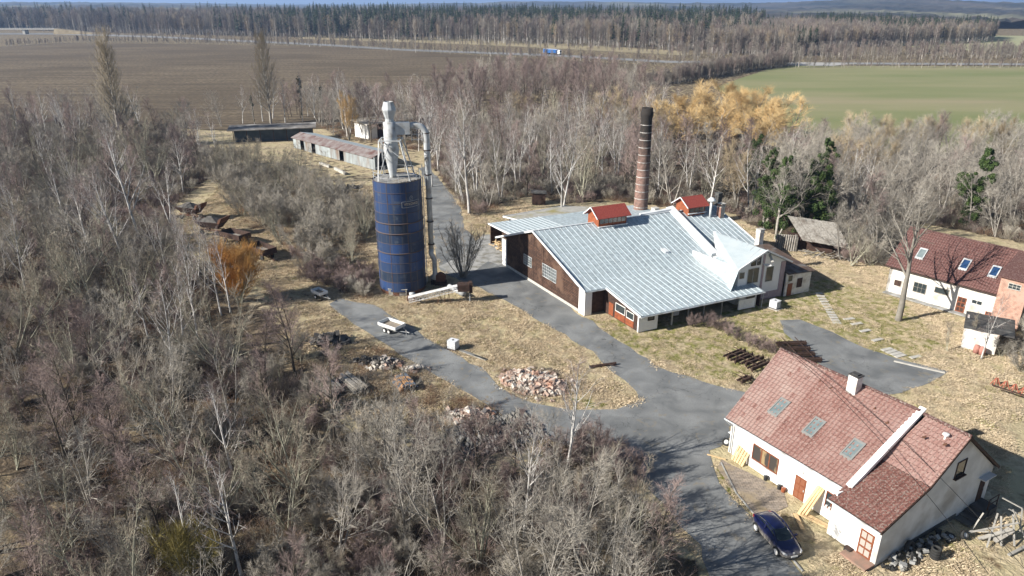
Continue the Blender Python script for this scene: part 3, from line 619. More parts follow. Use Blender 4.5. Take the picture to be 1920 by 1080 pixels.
# low annex on the right
an = MB(); P = [(27.0, 0), (31.2, 0), (31.2, 3.05), (27.0, 3.25)]
an.solid([W(a, -6.1, z) for a, z in P], [W(a, -5.9, z) for a, z in P]); P = [(-6.1, 0), (3, 0), (3, 4.3), (-6.1, 3.05)]; an.solid([W(31.2, b, z) for b, z in P], [W(31.4, b, z) for b, z in P])
an.build('annex_wall', A['old_wall'], WT)
ar = MB(); t = [W(26.95, -6.4, 3.3), W(31.7, -6.4, 3.1), W(31.7, 2.0, 4.5), W(26.95, 2.0, 4.6)]; ar.solid([p - Vector((0, 0, .12)) for p in t], t); ar.build('annex_roof', mat('brown_felt', (.07, .05, .045), (.13, .085, .06), 1.3, .9, c3=(.16, .15, .14), s3=.8), WT)
afn = lambda u, d, z: W(u, -6.1 - d, z)
wframe('window', afn, 26.9 + .35, 28.0, 2.1, 2.9, 1, 1, WT, A['old_wall'], A['glass'], t=.04)
wframe('window', afn, 28.9, 29.9, .95, 2.3, 1, 1, WT, A['old_wall'], A['dark_rust'], t=.04)
dr = MB(); wallbox(dr, 27.35, 28.15, -6.16, -6.1, 0, 1.75); dr.build('annex_door', A['door_wood'], WT)
# rear lean-to roofs
lr = MB()
for t in ([W(2.3, 22.9, ridgez(22.9) - .05), W(30.5, 22.9, ridgez(22.9) - .05), W(30.5, 31.5, 3.3), W(2.7, 31.5, 3.45)],): lr.solid([p - Vector((0, 0, .14)) for p in t], t)
lr.build('lean_to_roof', pan, WT)
ribs('roof_rib', [(22.9, ridgez(22.9) - .05), (31.5, 3.42)], [2.6 + .83 * k for k in range(12)], A['roof_seam'])
lr2 = MB(); t = [W(8.2, 31.4, 3.25), W(27, 31.4, 3.25), W(20.5, 37.2, 2.95), W(7.4, 35.6, 3.0)]; lr2.solid([p - Vector((0, 0, .2)) for p in t], t)
lr2.build('flat_roof', mat('mossy_roof', (.30, .29, .26), (.38, .37, .34), 1, .9, c3=(.26, .23, .10), s3=.3), WT)
lw = MB(); wallbox(lw, 4.8, 5.0, 22.9, 31.3, 0, 3.2); wallbox(lw, 2.9, 5.0, 31.1, 31.3, 0, 3.2); wallbox(lw, 8.4, 8.6, 31.4, 35.4, 0, 2.8); lw.build('shed_wall', boards, WT)
lt = MB(); lt.beam(W(2.3, 22.9, ridgez(22.9) - .1), W(2.65, 31.5, 3.38), .1, .25); lt.beam(W(8.2, 31.5, 3.2), W(7.4, 35.6, 2.95), .1, .25); lt.beam(W(7.4, 35.6, 2.95), W(20.5, 37.2, 2.9), .1, .25); lt.build('verge_trim', A['cap_metal'], WT)
# firewood and boards in the open end of the lean-to
fw = thing('firewood_heap', W(3.6, 27.5, 0), 'heap of cut logs and boards under the left end of the warehouse lean-to', 'firewood')
fm = MB()
for k in range(70):
    p = W(R.uniform(2.2, 4.6), R.uniform(24, 30.5), 0) + Vector((0, 0, R.uniform(.08, .9) * (.5 + .5 * R.random()))); d = Vector((R.uniform(-1, 1), R.uniform(-1, 1), R.uniform(-.3, .3))).normalized() * R.uniform(.25, .6)
    fm.tube(p - d, p + d, R.uniform(.05, .12), n=6)
fm.build('logs', A['raw_wood'], fw)
fm = MB()
for k in range(5): p = W(2.4 + .3 * k, 26 + .6 * k, 0); fm.beam(p, p + Vector((R.uniform(-.3, .3), R.uniform(-.3, .3), 2)), .25, .05)
fm.build('leaning_boards', A['slab'], fw)

# ------------------------------------------------------------------ tall brick chimney
CH = Vector((22.2, 119.0, 0))
ct = thing('factory_chimney', CH, 'tall tapering brick chimney with white bands and blackened top behind the warehouse', 'chimney')
cb = MB(); Hc = 20.6
prof = [(1.28, 0)] + [(1.28 - .40 * z / Hc, z) for z in np.linspace(.5, Hc - 1.9, 18)] + [(.92, Hc - 1.8), (1.06, Hc - 1.2), (1.06, Hc - .65), (.96, Hc - .6), (.94, Hc), (.70, Hc), (.66, Hc - 2)]
cb.lathe(prof, CH, 14)
cmat = brickmat('old_chimney_brick', (.27, .135, .10), (.17, .085, .065), (.20, .17, .15), .3, .12, cyl=True, msize=.02)
def _soot():
    N = cmat.node_tree.nodes; L = cmat.node_tree.links; b = N['Principled BSDF']; src = b.inputs['Base Color'].links[0].from_socket
    tc = N.new('ShaderNodeTexCoord'); sp = N.new('ShaderNodeSeparateXYZ'); L.new(tc.outputs['Object'], sp.inputs[0])
    n = N.new('ShaderNodeTexNoise'); n.inputs['Scale'].default_value = 1.2; n.inputs['Detail'].default_value = 6; L.new(tc.outputs['Object'], n.inputs['Vector'])
    ma = N.new('ShaderNodeMath'); ma.operation = 'MULTIPLY_ADD'; L.new(n.outputs[0], ma.inputs[0]); ma.inputs[1].default_value = 9; L.new(sp.outputs[2], ma.inputs[2])
    r = N.new('ShaderNodeMapRange'); r.inputs[1].default_value = 14; r.inputs[2].default_value = 21.5; L.new(ma.outputs[0], r.inputs[0])
    mx = N.new('ShaderNodeMix'); mx.data_type = 'RGBA'; L.new(r.outputs[0], mx.inputs[0]); L.new(src, mx.inputs[6]); mx.inputs[7].default_value = (.03, .026, .023, 1); L.new(mx.outputs[2], b.inputs['Base Color'])
_soot()
cb.build('shaft', cmat, ct, True, False)
bandm = mat('band_paint', (.55, .53, .50), (.25, .22, .2), 3, .8)
zs = [2.4, 4.0] + list(np.arange(5.5, 18.6, 1.24))
for z in zs:
    r = 1.28 - .40 * z / Hc + .035; bb = MB(); bb.lathe([(r, -.055), (r, .055)], CH + Vector((0, 0, z)), 24); bb.build('band', bandm, ct, True, False)

# ------------------------------------------------------------------ blue silo with cyclone
st = thing('steel_silo', SILO, 'tall blue riveted steel silo streaked with rust beside the track', 'silo')
RS, HS = 3.15, 15.4
m = bpy.data.materials.new('silo_blue'); m.use_nodes = True
def _silo():
    N = m.node_tree.nodes; L = m.node_tree.links; b = N['Principled BSDF']; b.inputs['Roughness'].default_value = .5; b.inputs['Specular IOR Level'].default_value = .35
    tc = N.new('ShaderNodeTexCoord'); sp = N.new('ShaderNodeSeparateXYZ'); L.new(tc.outputs['Object'], sp.inputs[0])
    at = N.new('ShaderNodeAttribute'); at.attribute_name = 'var'
    rr = N.new('ShaderNodeValToRGB'); e = rr.color_ramp.elements; e[0].color = (.018, .030, .055, 1); e[1].color = (.024, .06, .175, 1); el = rr.color_ramp.elements.new(.5); el.color = (.022, .045, .11, 1); L.new(at.outputs['Fac'], rr.inputs[0])
    mp = N.new('ShaderNodeMapping'); mp.inputs['Scale'].default_value = (3.2, 3.2, .12); L.new(tc.outputs['Object'], mp.inputs[0])
    n = N.new('ShaderNodeTexNoise'); n.inputs['Scale'].default_value = 1.0; n.inputs['Detail'].default_value = 7; L.new(mp.outputs[0], n.inputs['Vector'])
    r = N.new('ShaderNodeMapRange'); r.inputs[1].default_value = .50; r.inputs[2].default_value = .74; r.inputs[4].default_value = .7; L.new(n.outputs[0], r.inputs[0])
    mx = N.new('ShaderNodeMix'); mx.data_type = 'RGBA'; L.new(r.outputs[0], mx.inputs[0]); L.new(rr.outputs[0], mx.inputs[6]); mx.inputs[7].default_value = (.10, .095, .085, 1)
    n2 = N.new('ShaderNodeTexNoise'); n2.inputs['Scale'].default_value = 1.1; n2.inputs['Detail'].default_value = 8; L.new(tc.outputs['Object'], n2.inputs['Vector'])
    r2 = N.new('ShaderNodeMapRange'); r2.inputs[1].default_value = .60; r2.inputs[2].default_value = .76; r2.inputs[4].default_value = .55; L.new(n2.outputs[0], r2.inputs[0])
    m2 = N.new('ShaderNodeMix'); m2.data_type = 'RGBA'; L.new(r2.outputs[0], m2.inputs[0]); L.new(mx.outputs[2], m2.inputs[6]); m2.inputs[7].default_value = (.11, .13, .15, 1)
    L.new(m2.outputs[2], b.inputs['Base Color'])
_silo()
sb = MB(); rows = 11; z0 = .55; hrow = (HS - z0) / rows; var = []; NN = 64
for i in range(rows):
    base = len(sb.v); a = z0 + i * hrow; rr_ = RS - .012 * (i % 2)
    vr = [R.random() * (.75 if i > 5 else 1) for _ in range(8)]
    for z in (a, a + hrow):
        for k in range(NN): t = 2 * pi * k / NN; sb.v.append((SILO.x + rr_ * cos(t), SILO.y + rr_ * sin(t), z))
    for k in range(NN): k2 = (k + 1) % NN; sb.f.append((base + k, base + k2, base + NN + k2, base + NN + k)); var.append(vr[((k + 3) // 8) % 8])
sb.fa = {'var': ('FACE', 'FLOAT', var)}
sb.build('shell', m, st, True, False)
for i in range(rows + 1):
    z = z0 + i * hrow; big = i in (4, 6, 7); q = MB(); w = .075 if big else .03; q.lathe([(RS, -w), (RS + (.07 if big else .025), -w), (RS + (.07 if big else .025), w), (RS, w)], SILO + Vector((0, 0, z)), 64)
    q.build('hoop', mat('hoop_rust', (.12, .075, .055), (.07, .07, .09), 4, .8) if i == 0 else bpy.data.materials['hoop_rust'], st, True, False)
vsq = MB()
for k in range(8):
    t = 2 * pi * (k * 8 - 3) / 64
    c_, s_ = cos(t), sin(t); vsq.box(SILO + Vector((c_ * (RS + .005), s_ * (RS + .005), HS / 2 + .3)), (.03, .05, HS - .5), Matrix.Rotation(t, 3, 'Z'))
vsq.build('vertical_seam', bpy.data.materials['hoop_rust'], st)
bs = MB(); bs.lathe([(RS - .1, 0), (RS - .1, .56)], SILO, 48); bs.build('base_ring', A['rust'], st, True, False)
dk = MB(); dk.lathe([(RS - .02, 0), (0.01, .12)], SILO + Vector((0, 0, HS - .12)), 48); dk.build('roof_deck', mat('grey_deck', (.20, .20, .19), (.30, .29, .28), 2, .9), st, False, False)
pk_ = MB()
for k in range(6):
    t = radians(-75 + 13 * k); d = Vector((cos(radians(-45)), sin(radians(-45)), 0)); s = Vector((-d.y, d.x, 0))
    c = SILO + Vector((0, 0, HS + .06)) + d * 1.9 + s * (k - 2.6) * .52; pk_.beam(c - d * .95, c + d * .9, .36, .05)
pk_.build('planks', A['grey_wood'], st)
# railing
rl = MB()
for k in range(14):
    t = 2 * pi * k / 14; p = SILO + Vector((cos(t) * (RS - .12), sin(t) * (RS - .12), HS)); rl.tube(p, p + Vector((0, 0, 1.05)), .03, n=5)
for z in (HS + .55, HS + 1.05):
    for k in range(28):
        t = 2 * pi * k / 28; t2 = 2 * pi * (k + 1) / 28; rl.tube(SILO + Vector((cos(t) * (RS - .12), sin(t) * (RS - .12), z)), SILO + Vector((cos(t2) * (RS - .12), sin(t2) * (RS - .12), z)), .025, n=4, cap=False)
rl.build('railing', A['steel'], st)
# cyclone on a four legged frame
CX = SILO + Vector((-.55, .4, 0))
cy = thing('dust_cyclone', CX + Vector((0, 0, HS)), 'grey sheet metal dust cyclone in a braced frame on the blue silo', 'cyclone')
cc = MB(); cc.lathe([(.42, HS), (.46, HS + .4), (.95, HS + 3.2), (1.02, HS + 3.6), (.86, HS + 4.6), (.86, HS + 7.05), (.55, HS + 7.15), (.42, HS + 7.3)], CX, 32); cc.build('cyclone_body', A['steel'], cy, True, False)
cc = MB(); cc.lathe([(.55, HS + 7.2), (.52, HS + 7.5), (.90, HS + 8.55), (.90, HS + 8.7), (.60, HS + 9.6), (.56, HS + 9.62), (.50, HS + 9.45)], CX, 12); cc.build('exhaust_cowl', A['steel'], cy, False, False)
LT = HS + 4.9
fm = MB(); tops = []; 
for k, (sx, sy) in enumerate(((-1, -1), (1, -1), (1, 1), (-1, 1))):
    f = SILO + Vector((sx * 2.05, sy * 2.1, HS)); t = CX + Vector((sx * 1.35, sy * 1.2, LT - HS + HS)); t.z = LT; tops.append(t)
    lg = MB(); lg.beam(f, t, .13); lg.build('leg', A['white_steel'] if sx < 0 else A['steel'], cy)
feet = [SILO + Vector((sx * 2.05, sy * 2.1, HS)) for sx, sy in ((-1, -1), (1, -1), (1, 1), (-1, 1))]
for k in range(4):
    fm.beam(tops[k], tops[(k + 1) % 4], .13); fm.beam(feet[k], tops[k].lerp(tops[(k + 1) % 4], .5), .06); fm.beam(feet[(k + 1) % 4].lerp(tops[(k + 1) % 4], .5), tops[k], .06)
fm.build('brace_frame', A['steel'], cy)
# inlet duct, bend and long down pipe
PX0 = Vector((-11.05, 92.3, 0))
dp = thing('dust_pipe', PX0, 'long grey dust pipe rising beside the blue silo and bending into the cyclone', 'pipe')
dz = HS + 6.3
dd = MB(); c0 = CX + Vector((.5, 0, 0)); c0.z = dz; c1 = Vector((-13.1, 92.0, dz))
dd.beam(c0, c1, 1.0, 1.5); dd.build('inlet_duct', A['steel'], dp)
pp = MB(); arc = [c1 + Vector((-.1, 0, .1))]; cen = Vector((-12.5, 92.1, dz - .95))
for k in range(9):
    t = radians(100 - k * 12.5); arc.append(cen + Vector((cos(t) * 1.45, .02 * k, sin(t) * 1.3)))
arc += [Vector((PX0.x, 92.3, dz - 1.8)), Vector((PX0.x, 92.3, 5.2))]
pp.path(arc, [.50] + [.40] * (len(arc) - 2) + [.34], 16); pp.path([Vector((PX0.x, 92.3, 5.3)), Vector((PX0.x - .05, 92.3, 4.6)), Vector((PX0.x + .35, 92.4, 3.6)), Vector((PX0.x + .35, 92.4, 1.6)), Vector((PX0.x + .1, 92.4, .9))], [.35, .35, .33, .32, .5], 14)
pp.build('down_pipe', A['steel'], dp, True)
for z in (6, 9.2, 12.4, 15.6, 18.8, 21):
    cl = MB(); cl.lathe([(.39, -.06), (.47, -.06), (.47, .06), (.39, .06)], Vector((PX0.x, 92.3, z)), 16); cl.build('clamp_ring', A['dark_rust'], dp)
lad = MB()
for s in (-.22, .22): lad.beam(Vector((PX0.x - .75, 92.2 + s, .5)), Vector((PX0.x - .75, 92.2 + s, 17)), .05)
for k in range(50): lad.beam(Vector((PX0.x - .75, 91.98, .8 + k * .33)), Vector((PX0.x - .75, 92.42, .8 + k * .33)), .03)
for z in (20.2, 20.9, 21.6): lad.beam(Vector((-13.0, 91.9, z)), Vector((PX0.x - .4, 92.1, z)), .05)
for x in (-12.9, -12.2, -11.6): lad.beam(Vector((x, 92, 20.0)), Vector((x, 92, 21.9)), .05)
lad.build('ladder', A['white_steel'], dp)
fn = thing('blower', PX0 + Vector((1.0, .3, 0)), 'rusty blower fan unit at the foot of the silo pipe', 'blower')
b1 = MB(); b1.lathe([(.0, -.3), (.75, -.3), (.75, .3), (.0, .3)], (0, 0, 0), 20)
b1.v = [tuple(PX0 + Vector((1.1, .1, 1.0)) + Vector((x, z, y))) for x, y, z in b1.v]; b1.build('fan_housing', A['rust'], fn)
b2 = MB(); b2.box(PX0 + Vector((1.1, .1, .25)), (1.6, 1.2, .5)); b2.box(PX0 + Vector((.2, .3, .3)), (.9, .9, .7)); b2.build('plinth', A['dark_rust'], fn)
b3 = MB(); b3.tube(G(842, 537, .6), G(870, 552, .5), .35, n=14); tag(recentre(b3.build('pipe_length', A['steel'], None, True), G(856, 545)), 'short grey pipe length lying on the grass behind the conveyor', 'pipe')
# lettering plate on the silo
def on_silo(ang, z, off): return Vector((SILO.x + (RS + off) * cos(ang), SILO.y + (RS + off) * sin(ang), z))
cu = bpy.data.curves.new('lettering', 'FONT'); cu.body = 'VÍTKOVICE'; cu.size = .62; cu.align_x = 'CENTER'; cu.align_y = 'CENTER'; cu.extrude = .012; cu.offset = .012
to = bpy.data.objects.new('lettering_src', cu); COL.objects.link(to); bpy.context.view_layer.update()
dg = bpy.context.evaluated_depsgraph_get(); tm = to.evaluated_get(dg).to_mesh(); tv = [v.co.copy() for v in tm.vertices]; tf = [tuple(p.vertices) for p in tm.polygons]
bpy.data.objects.remove(to)
wd = max(v.x for v in tv) - min(v.x for v in tv); hv_ = max(v.y for v in tv) - min(v.y for v in tv)
PA, PZ, PW = radians(-49.0), 12.55, 2.1
LX = MB(); LX.v = [tuple(on_silo(PA + (v.x / wd * PW) / RS, PZ + v.y * .72, .035 + v.z)) for v in tv]; LX.f = tf
sgn = LX.build('lettering', mat('pale_lettering', (.46, .40, .33), (.34, .30, .26), 5, .8), st, fix=False)
fq = MB()
def arcbar(z0_, z1_, a0, a1, off=.03, n=14):
    for k in range(n):
        p, q = a0 + (a1 - a0) * k / n, a0 + (a1 - a0) * (k + 1) / n
        fq.solid([on_silo(p, z0_, 0), on_silo(q, z0_, 0), on_silo(q, z0_, off), on_silo(p, z0_, off)], [on_silo(p, z1_, 0), on_silo(q, z1_, 0), on_silo(q, z1_, off), on_silo(p, z1_, off)])
ha = 1.28 / RS
arcbar(PZ + .36, PZ + .41, PA - ha, PA + ha); arcbar(PZ - .41, PZ - .36, PA - ha, PA + ha); arcbar(PZ - .37, PZ + .37, PA - ha - .02, PA - ha, n=1); arcbar(PZ - .37, PZ + .37, PA + ha, PA + ha + .02, n=1)
fq.build('plate_border', mat('pale_border', (.36, .38, .40), (.25, .26, .28), 5, .8), st)
em = MB()
for k in range(16):
    t0_, t1_ = 2 * pi * k / 16, 2 * pi * (k + 1) / 16
    def e_(t): 
        x, y = cos(t) * .24, sin(t) * .24
        if y > .1: x *= 1 - (y - .1) * 2.2; y *= 1.35
        return on_silo(PA + x / RS, PZ + .75 + y, .02)
    em.tube(e_(t0_), e_(t1_), .028, n=4)
em.tube(on_silo(PA - .04, PZ + .62, .02), on_silo(PA, PZ + .95, .02), .02, n=4); em.tube(on_silo(PA + .04, PZ + .62, .02), on_silo(PA, PZ + .95, .02), .02, n=4)
em.build('emblem', bpy.data.materials['pale_border'], st)
# ------------------------------------------------------------------ white house with tiled roof (lower right)
def tilemat(name, cols, grime):
    m = bpy.data.materials.new(name); m.use_nodes = True; N = m.node_tree.nodes; L = m.node_tree.links; b = N['Principled BSDF']; b.inputs['Roughness'].default_value = .8; b.inputs['Specular IOR Level'].default_value = .25
    a = N.new('ShaderNodeAttribute'); a.attribute_name = 'var'; r = N.new('ShaderNodeValToRGB'); e = r.color_ramp.elements
    e[0].color = (*cols[0], 1); e[1].color = (*cols[-1], 1)
    for i, c in enumerate(cols[1:-1]): x = r.color_ramp.elements.new((i + 1) / (len(cols) - 1)); x.color = (*c, 1)
    L.new(a.outputs['Fac'], r.inputs[0]); tc = N.new('ShaderNodeTexCoord'); n = N.new('ShaderNodeTexNoise'); n.inputs['Scale'].default_value = 7; n.inputs['Detail'].default_value = 9; L.new(tc.outputs['Object'], n.inputs['Vector'])
    mr = N.new('ShaderNodeMapRange'); mr.inputs[1].default_value = .5; mr.inputs[2].default_value = .68; mr.inputs[4].default_value = .8; L.new(n.outputs[0], mr.inputs[0])
    mx = N.new('ShaderNodeMix'); mx.data_type = 'RGBA'; L.new(mr.outputs[0], mx.inputs[0]); L.new(r.outputs[0], mx.inputs[6]); mx.inputs[7].default_value = (*grime, 1); L.new(mx.outputs[2], b.inputs['Base Color']); return m
def tiles(name, q, m, parent, tw=.33, tl=.40, var=lambda s, t: .5, amp=.065, thick=.1):
    """tiled slope over a quad q = eave0, eave1, ridge1, ridge0"""
    e0, e1, r1, r0 = [Vector(p) for p in q]; nu = max(2, int((e1 - e0).length / tw)); nv = max(2, int((r0 - e0).length / tl)); nrm = (e1 - e0).cross(r0 - e0).normalized()
    if nrm.z < 0: nrm = -nrm
    mb = MB(); vals = []; K = 4
    row = nu * K + 1
    for j in range(nv):
        for (t, up) in ((j / nv, amp), ((j + 1) / nv, 0)):
            for i in range(row):
                s = i / (row - 1); p = e0.lerp(e1, s).lerp(r0.lerp(r1, s), t); w = sin(2 * pi * (i % K) / K + .6)
                mb.v.append(tuple(p + nrm * (up + w * .05)))
        b0 = j * 2 * row
        tv = [max(0, min(1, var((i + .5) / nu, (j + .5) / nv) + R.uniform(-.09, .09))) for i in range(nu)]
        for i in range(row - 1): mb.f.append((b0 + i, b0 + i + 1, b0 + row + i + 1, b0 + row + i)); vals.append(tv[min(nu - 1, i // K)])
        if j:
            for i in range(row - 1): mb.f.append((b0 - row + i, b0 - row + i + 1, b0 + i + 1, b0 + i)); vals.append(0.0)
    for i in range(row - 1): pass
    mb.fa = {'var': ('FACE', 'FLOAT', vals)}
    o = mb.build(name, m, parent, fix=False)
    us = MB(); us.solid([p - nrm * thick for p in (e0, e1, r1, r0)], [p - nrm * .03 for p in (e0, e1, r1, r0)]); us.build('roof_board', A['dark_rust'], parent)
    return o
HT = thing('white_house', Hh(-7, 7, 0), 'white plastered house with long red tiled roof and three roof windows in the lower right', 'house', rz=radians(-60))
hw = MB()
def hbox(mb, a0, a1, b0, b1, z0, z1, F=Hh): mb.solid([F(a0, b0, z0), F(a1, b0, z0), F(a1, b1, z0), F(a0, b1, z0)], [F(a0, b0, z1), F(a1, b0, z1), F(a1, b1, z1), F(a0, b1, z1)])
hbox(hw, -14.6, -3.7, 1.35, 1.65, 0, 3.75); hbox(hw, -14.6, -3.7, 13.4, 13.7, 0, 3.5)
P = [(1.35, 0), (13.7, 0), (13.7, 3.4), (8.2, 7.7), (1.35, 3.75)]; 
hw.solid([Hh(-14.9 - .09 * b, b, z) for b, z in P], [Hh(-14.6 - .09 * b, b, z) for b, z in P])
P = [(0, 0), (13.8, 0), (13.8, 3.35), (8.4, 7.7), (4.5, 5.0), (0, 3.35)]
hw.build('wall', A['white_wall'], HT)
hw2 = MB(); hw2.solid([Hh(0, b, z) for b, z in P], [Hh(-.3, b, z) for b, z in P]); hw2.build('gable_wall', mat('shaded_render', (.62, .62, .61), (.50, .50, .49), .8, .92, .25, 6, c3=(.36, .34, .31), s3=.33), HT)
hw3 = MB(); hbox(hw3, -3.7, -.3, 0, .3, 0, 3.35); hbox(hw3, -3.9, -3.65, 0, 1.5, 0, 3.7); hw3.build('porch_wall', A['white_wall'], HT)
pch = MB()
for b0, b1, z1 in ((3.2, 5.4, .9), (5.4, 8.6, 1.15), (8.6, 10.5, .9)): hbox(pch, -.0, .02, b0, b1, .05, z1 - .25)
TM = tilemat('red_tiles', [(.13, .065, .055), (.23, .12, .10), (.295, .18, .155), (.36, .26, .225)], (.36, .27, .235))
TM2 = tilemat('brown_tiles', [(.09, .045, .04), (.17, .075, .06), (.23, .11, .09), (.32, .20, .17)], (.33, .29, .25))
def vmain(s, t):
    v = .78 if s < .38 else (.42 if s < .62 else .5)
    if s < .45 and R.random() < .05: v = .3
    n = mnoise.noise((s * 9, t * 6, 1.7)); return v + n * .25
tiles('tiled_roof', [Hh(-15.25, .75, 3.5), Hh(-3.55, .95, 3.75), Hh(-3.55, 8.35, 8.0), Hh(-16.2, 7.8, 7.85)], TM, HT, var=vmain)
tiles('tiled_roof', [Hh(-16.2, 14.2, 3.3), Hh(-3.55, 14.3, 3.2), Hh(-3.55, 8.35, 8.0), Hh(-16.2, 7.8, 7.85)], TM, HT, var=lambda s, t: .3)
tiles('tiled_roof', [Hh(-3.55, 4.5, 5.1), Hh(.2, 4.5, 5.1), Hh(.2, 8.4, 7.85), Hh(-3.1, 8.4, 7.85)], TM, HT, var=lambda s, t: .62 + mnoise.noise((s * 5, t * 5, 4)) * .2)
tiles('tiled_roof', [Hh(-3.95, -.55, 3.3), Hh(.2, -.55, 3.3), Hh(.2, 4.5, 5.1), Hh(-3.55, 4.5, 5.1)], TM2, HT, var=lambda s, t: .45 + mnoise.noise((s * 6, t * 6, 8)) * .25)
tiles('tiled_roof', [Hh(-3.55, 14.3, 3.2), Hh(.2, 14.3, 3.2), Hh(.2, 8.4, 7.85), Hh(-3.55, 8.4, 7.85)], TM2, HT, var=lambda s, t: .4)
rt = MB()
rt.path([Hh(-16.2, 7.8, 7.93), Hh(-3.6, 8.35, 8.08)], .12, 8); rt.path([Hh(-3.3, 8.4, 7.95), Hh(.22, 8.4, 7.95)], .12, 8); rt.build('ridge_tiles', TM2, HT)
vg = MB(); vg.beam(Hh(.22, -.55, 3.2), Hh(.22, 4.5, 5.0), .05, .2); vg.beam(Hh(.22, 4.5, 5.0), Hh(.22, 8.4, 7.8), .05, .2); vg.beam(Hh(.22, 8.4, 7.8), Hh(.22, 14.3, 3.15), .05, .2); vg.build('bargeboard', A['dark_rust'], HT)
fwp = MB(); fwp.solid([Hh(-3.85, 1.1, 3.7), Hh(-3.35, 1.1, 3.7), Hh(-3.35, 8.6, 7.9), Hh(-3.85, 8.6, 7.9)], [Hh(-3.85, 1.1, 4.05), Hh(-3.35, 1.1, 4.05), Hh(-3.35, 8.7, 8.25), Hh(-3.85, 8.7, 8.25)]); fwp.build('parapet', A['white_wall'], HT)
gg = MB(); gg.tube(Hh(-15.3, .68, 3.42), Hh(-3.9, .9, 3.65), .075, n=8); gg.tube(Hh(-4.0, -.62, 3.22), Hh(.2, -.62, 3.22), .075, n=8)
gg.path([Hh(-15.2, .7, 3.35), Hh(-15.1, .9, 3.1), Hh(-14.85, 1.3, 2.7), Hh(-14.85, 1.28, .1)], .055, 6); gg.build('gutter', A['steel'], HT)
cfn = MB(); hbox(cfn, -8.95, -8.15, 7.1, 7.85, 6.4, 8.95); hc = cfn.build('house_chimney', A['old_wall'], HT); ck = MB(); hbox(ck, -9.0, -8.1, 7.05, 7.9, 8.95, 9.03); hbox(ck, -8.8, -8.3, 7.25, 7.7, 9.03, 9.12); ck.build('chimney_cap', A['tar'], hc)
sv = MB(); sv.tube(Hh(-1.1, 7.6, 7.0), Hh(-1.1, 7.6, 7.65), .09, n=10); sv.lathe([(.0, .14), (.22, .1), (.24, .0), (.0, .0)], Hh(-1.1, 7.6, 7.62), 14); sv.build('vent_cap', A['white_steel'], HT)
def roofwin(parent, F, zf, a0, a1, b0, b1, mf, mg):
    f = MB(); L_ = .12
    def P4(a0, a1, b0, b1, h): return [F(a0, b0, zf(b0) + h), F(a1, b0, zf(b0) + h), F(a1, b1, zf(b1) + h), F(a0, b1, zf(b1) + h)]
    for x0, x1, y0, y1 in ((a0, a0 + L_, b0, b1), (a1 - L_, a1, b0, b1), (a0 + L_, a1 - L_, b0, b0 + L_), (a0 + L_, a1 - L_, b1 - L_, b1)): f.solid(P4(x0, x1, y0, y1, 0), P4(x0, x1, y0, y1, .17))
    o = f.build('roof_window', mf, parent); g = MB(); g.solid(P4(a0 + L_, a1 - L_, b0 + L_, b1 - L_, .05), P4(a0 + L_, a1 - L_, b0 + L_, b1 - L_, .12)); g.build('pane', mg, o)
zmain = lambda b: 3.62 + (b - .85) * .583
for a in (-12.7, -9.25, -5.75): roofwin(HT, Hh, zmain, a - .05, a + .95, 2.75, 4.3, mat('window_cladding', (.20, .20, .19)) if a < -12 else bpy.data.materials['window_cladding'], A['skyglass'])
for a, b in ((-14.6, 7.2), (-12.6, 6.9), (-11.4, 6.9), (-10.2, 6.8), (-6.4, 6.9), (-4.9, 6.4), (-2.2, 6.7), (-.8, 6.9)): z = 3.62 + (b - .85) * .583; hs = MB(); hs.beam(Hh(a, b, z + .02), Hh(a + .18, b + .1, z + .18), .16, .1); hs.build('snow_hook', A['rust'], HT)
hfn = lambda u, d, z: Hh(u, 1.35 - d, z); gfn = lambda u, d, z: Hh(d, u, z); xfn = lambda u, d, z: Hh(u, 0 - d, z)
inner = mat('timber_behind_glass', (.05, .045, .04), (.28, .20, .11), 1.2, .5, stretch=(1.3, 1.3, .3), lo=.5, hi=.56)
wframe('window', hfn, -12.4, -9.9, 1.0, 2.3, 3, 1, HT, A['door_wood'], inner, t=.09, d=.05, bar=.1)
wframe('window', hfn, -5.25, -4.3, 1.1, 2.3, 2, 1, HT, A['door_wood'], A['glass'], bar=.07)
sl = MB(); hbox(sl, -12.5, -9.8, 1.22, 1.35, .85, .93); hbox(sl, -5.4, -4.2, 1.2, 1.35, .95, 1.02); sl.build('window_sill', A['steel'], HT)
def door(parent, fn, u0, u1, z0, z1, m, mp=None):
    d = MB(); fn_ = fn
    def bx(mb, ua, ub, za, zb, t0, t1): mb.solid([fn_(ua, t0, za), fn_(ub, t0, za), fn_(ub, t1, za), fn_(ua, t1, za)], [fn_(ua, t0, zb), fn_(ub, t0, zb), fn_(ub, t1, zb), fn_(ua, t1, zb)])
    bx(d, u0, u1, z0, z1, 0.002, .05); o = d.build('door', m, parent)
    p = MB(); w = (u1 - u0)
    for i in range(2):
        for j in range(3): bx(p, u0 + w * (.12 + .42 * i), u0 + w * (.46 + .42 * i), z0 + (z1 - z0) * (.07 + .32 * j), z0 + (z1 - z0) * (.31 + .32 * j), .045, .06)
    p.build('panel', mp or A['dark_rust'], o); h = MB(); bx(h, u1 - .12, u1 - .07, (z0 + z1) / 2 - .08, (z0 + z1) / 2 + .08, .05, .1); h.build('handle', A['steel'], o); return o
door(HT, hfn, -8.1, -7.1, .05, 2.05, A['door_wood'], mat('panel_wood', (.22, .085, .045)))
door(HT, xfn, -1.45, -.4, .2, 2.3, A['door_wood'], mat('ribbed_glass', (.38, .34, .30), rough=.3))
door(HT, gfn, 12.35, 13.1, .6, 2.75, A['dark_rust'])
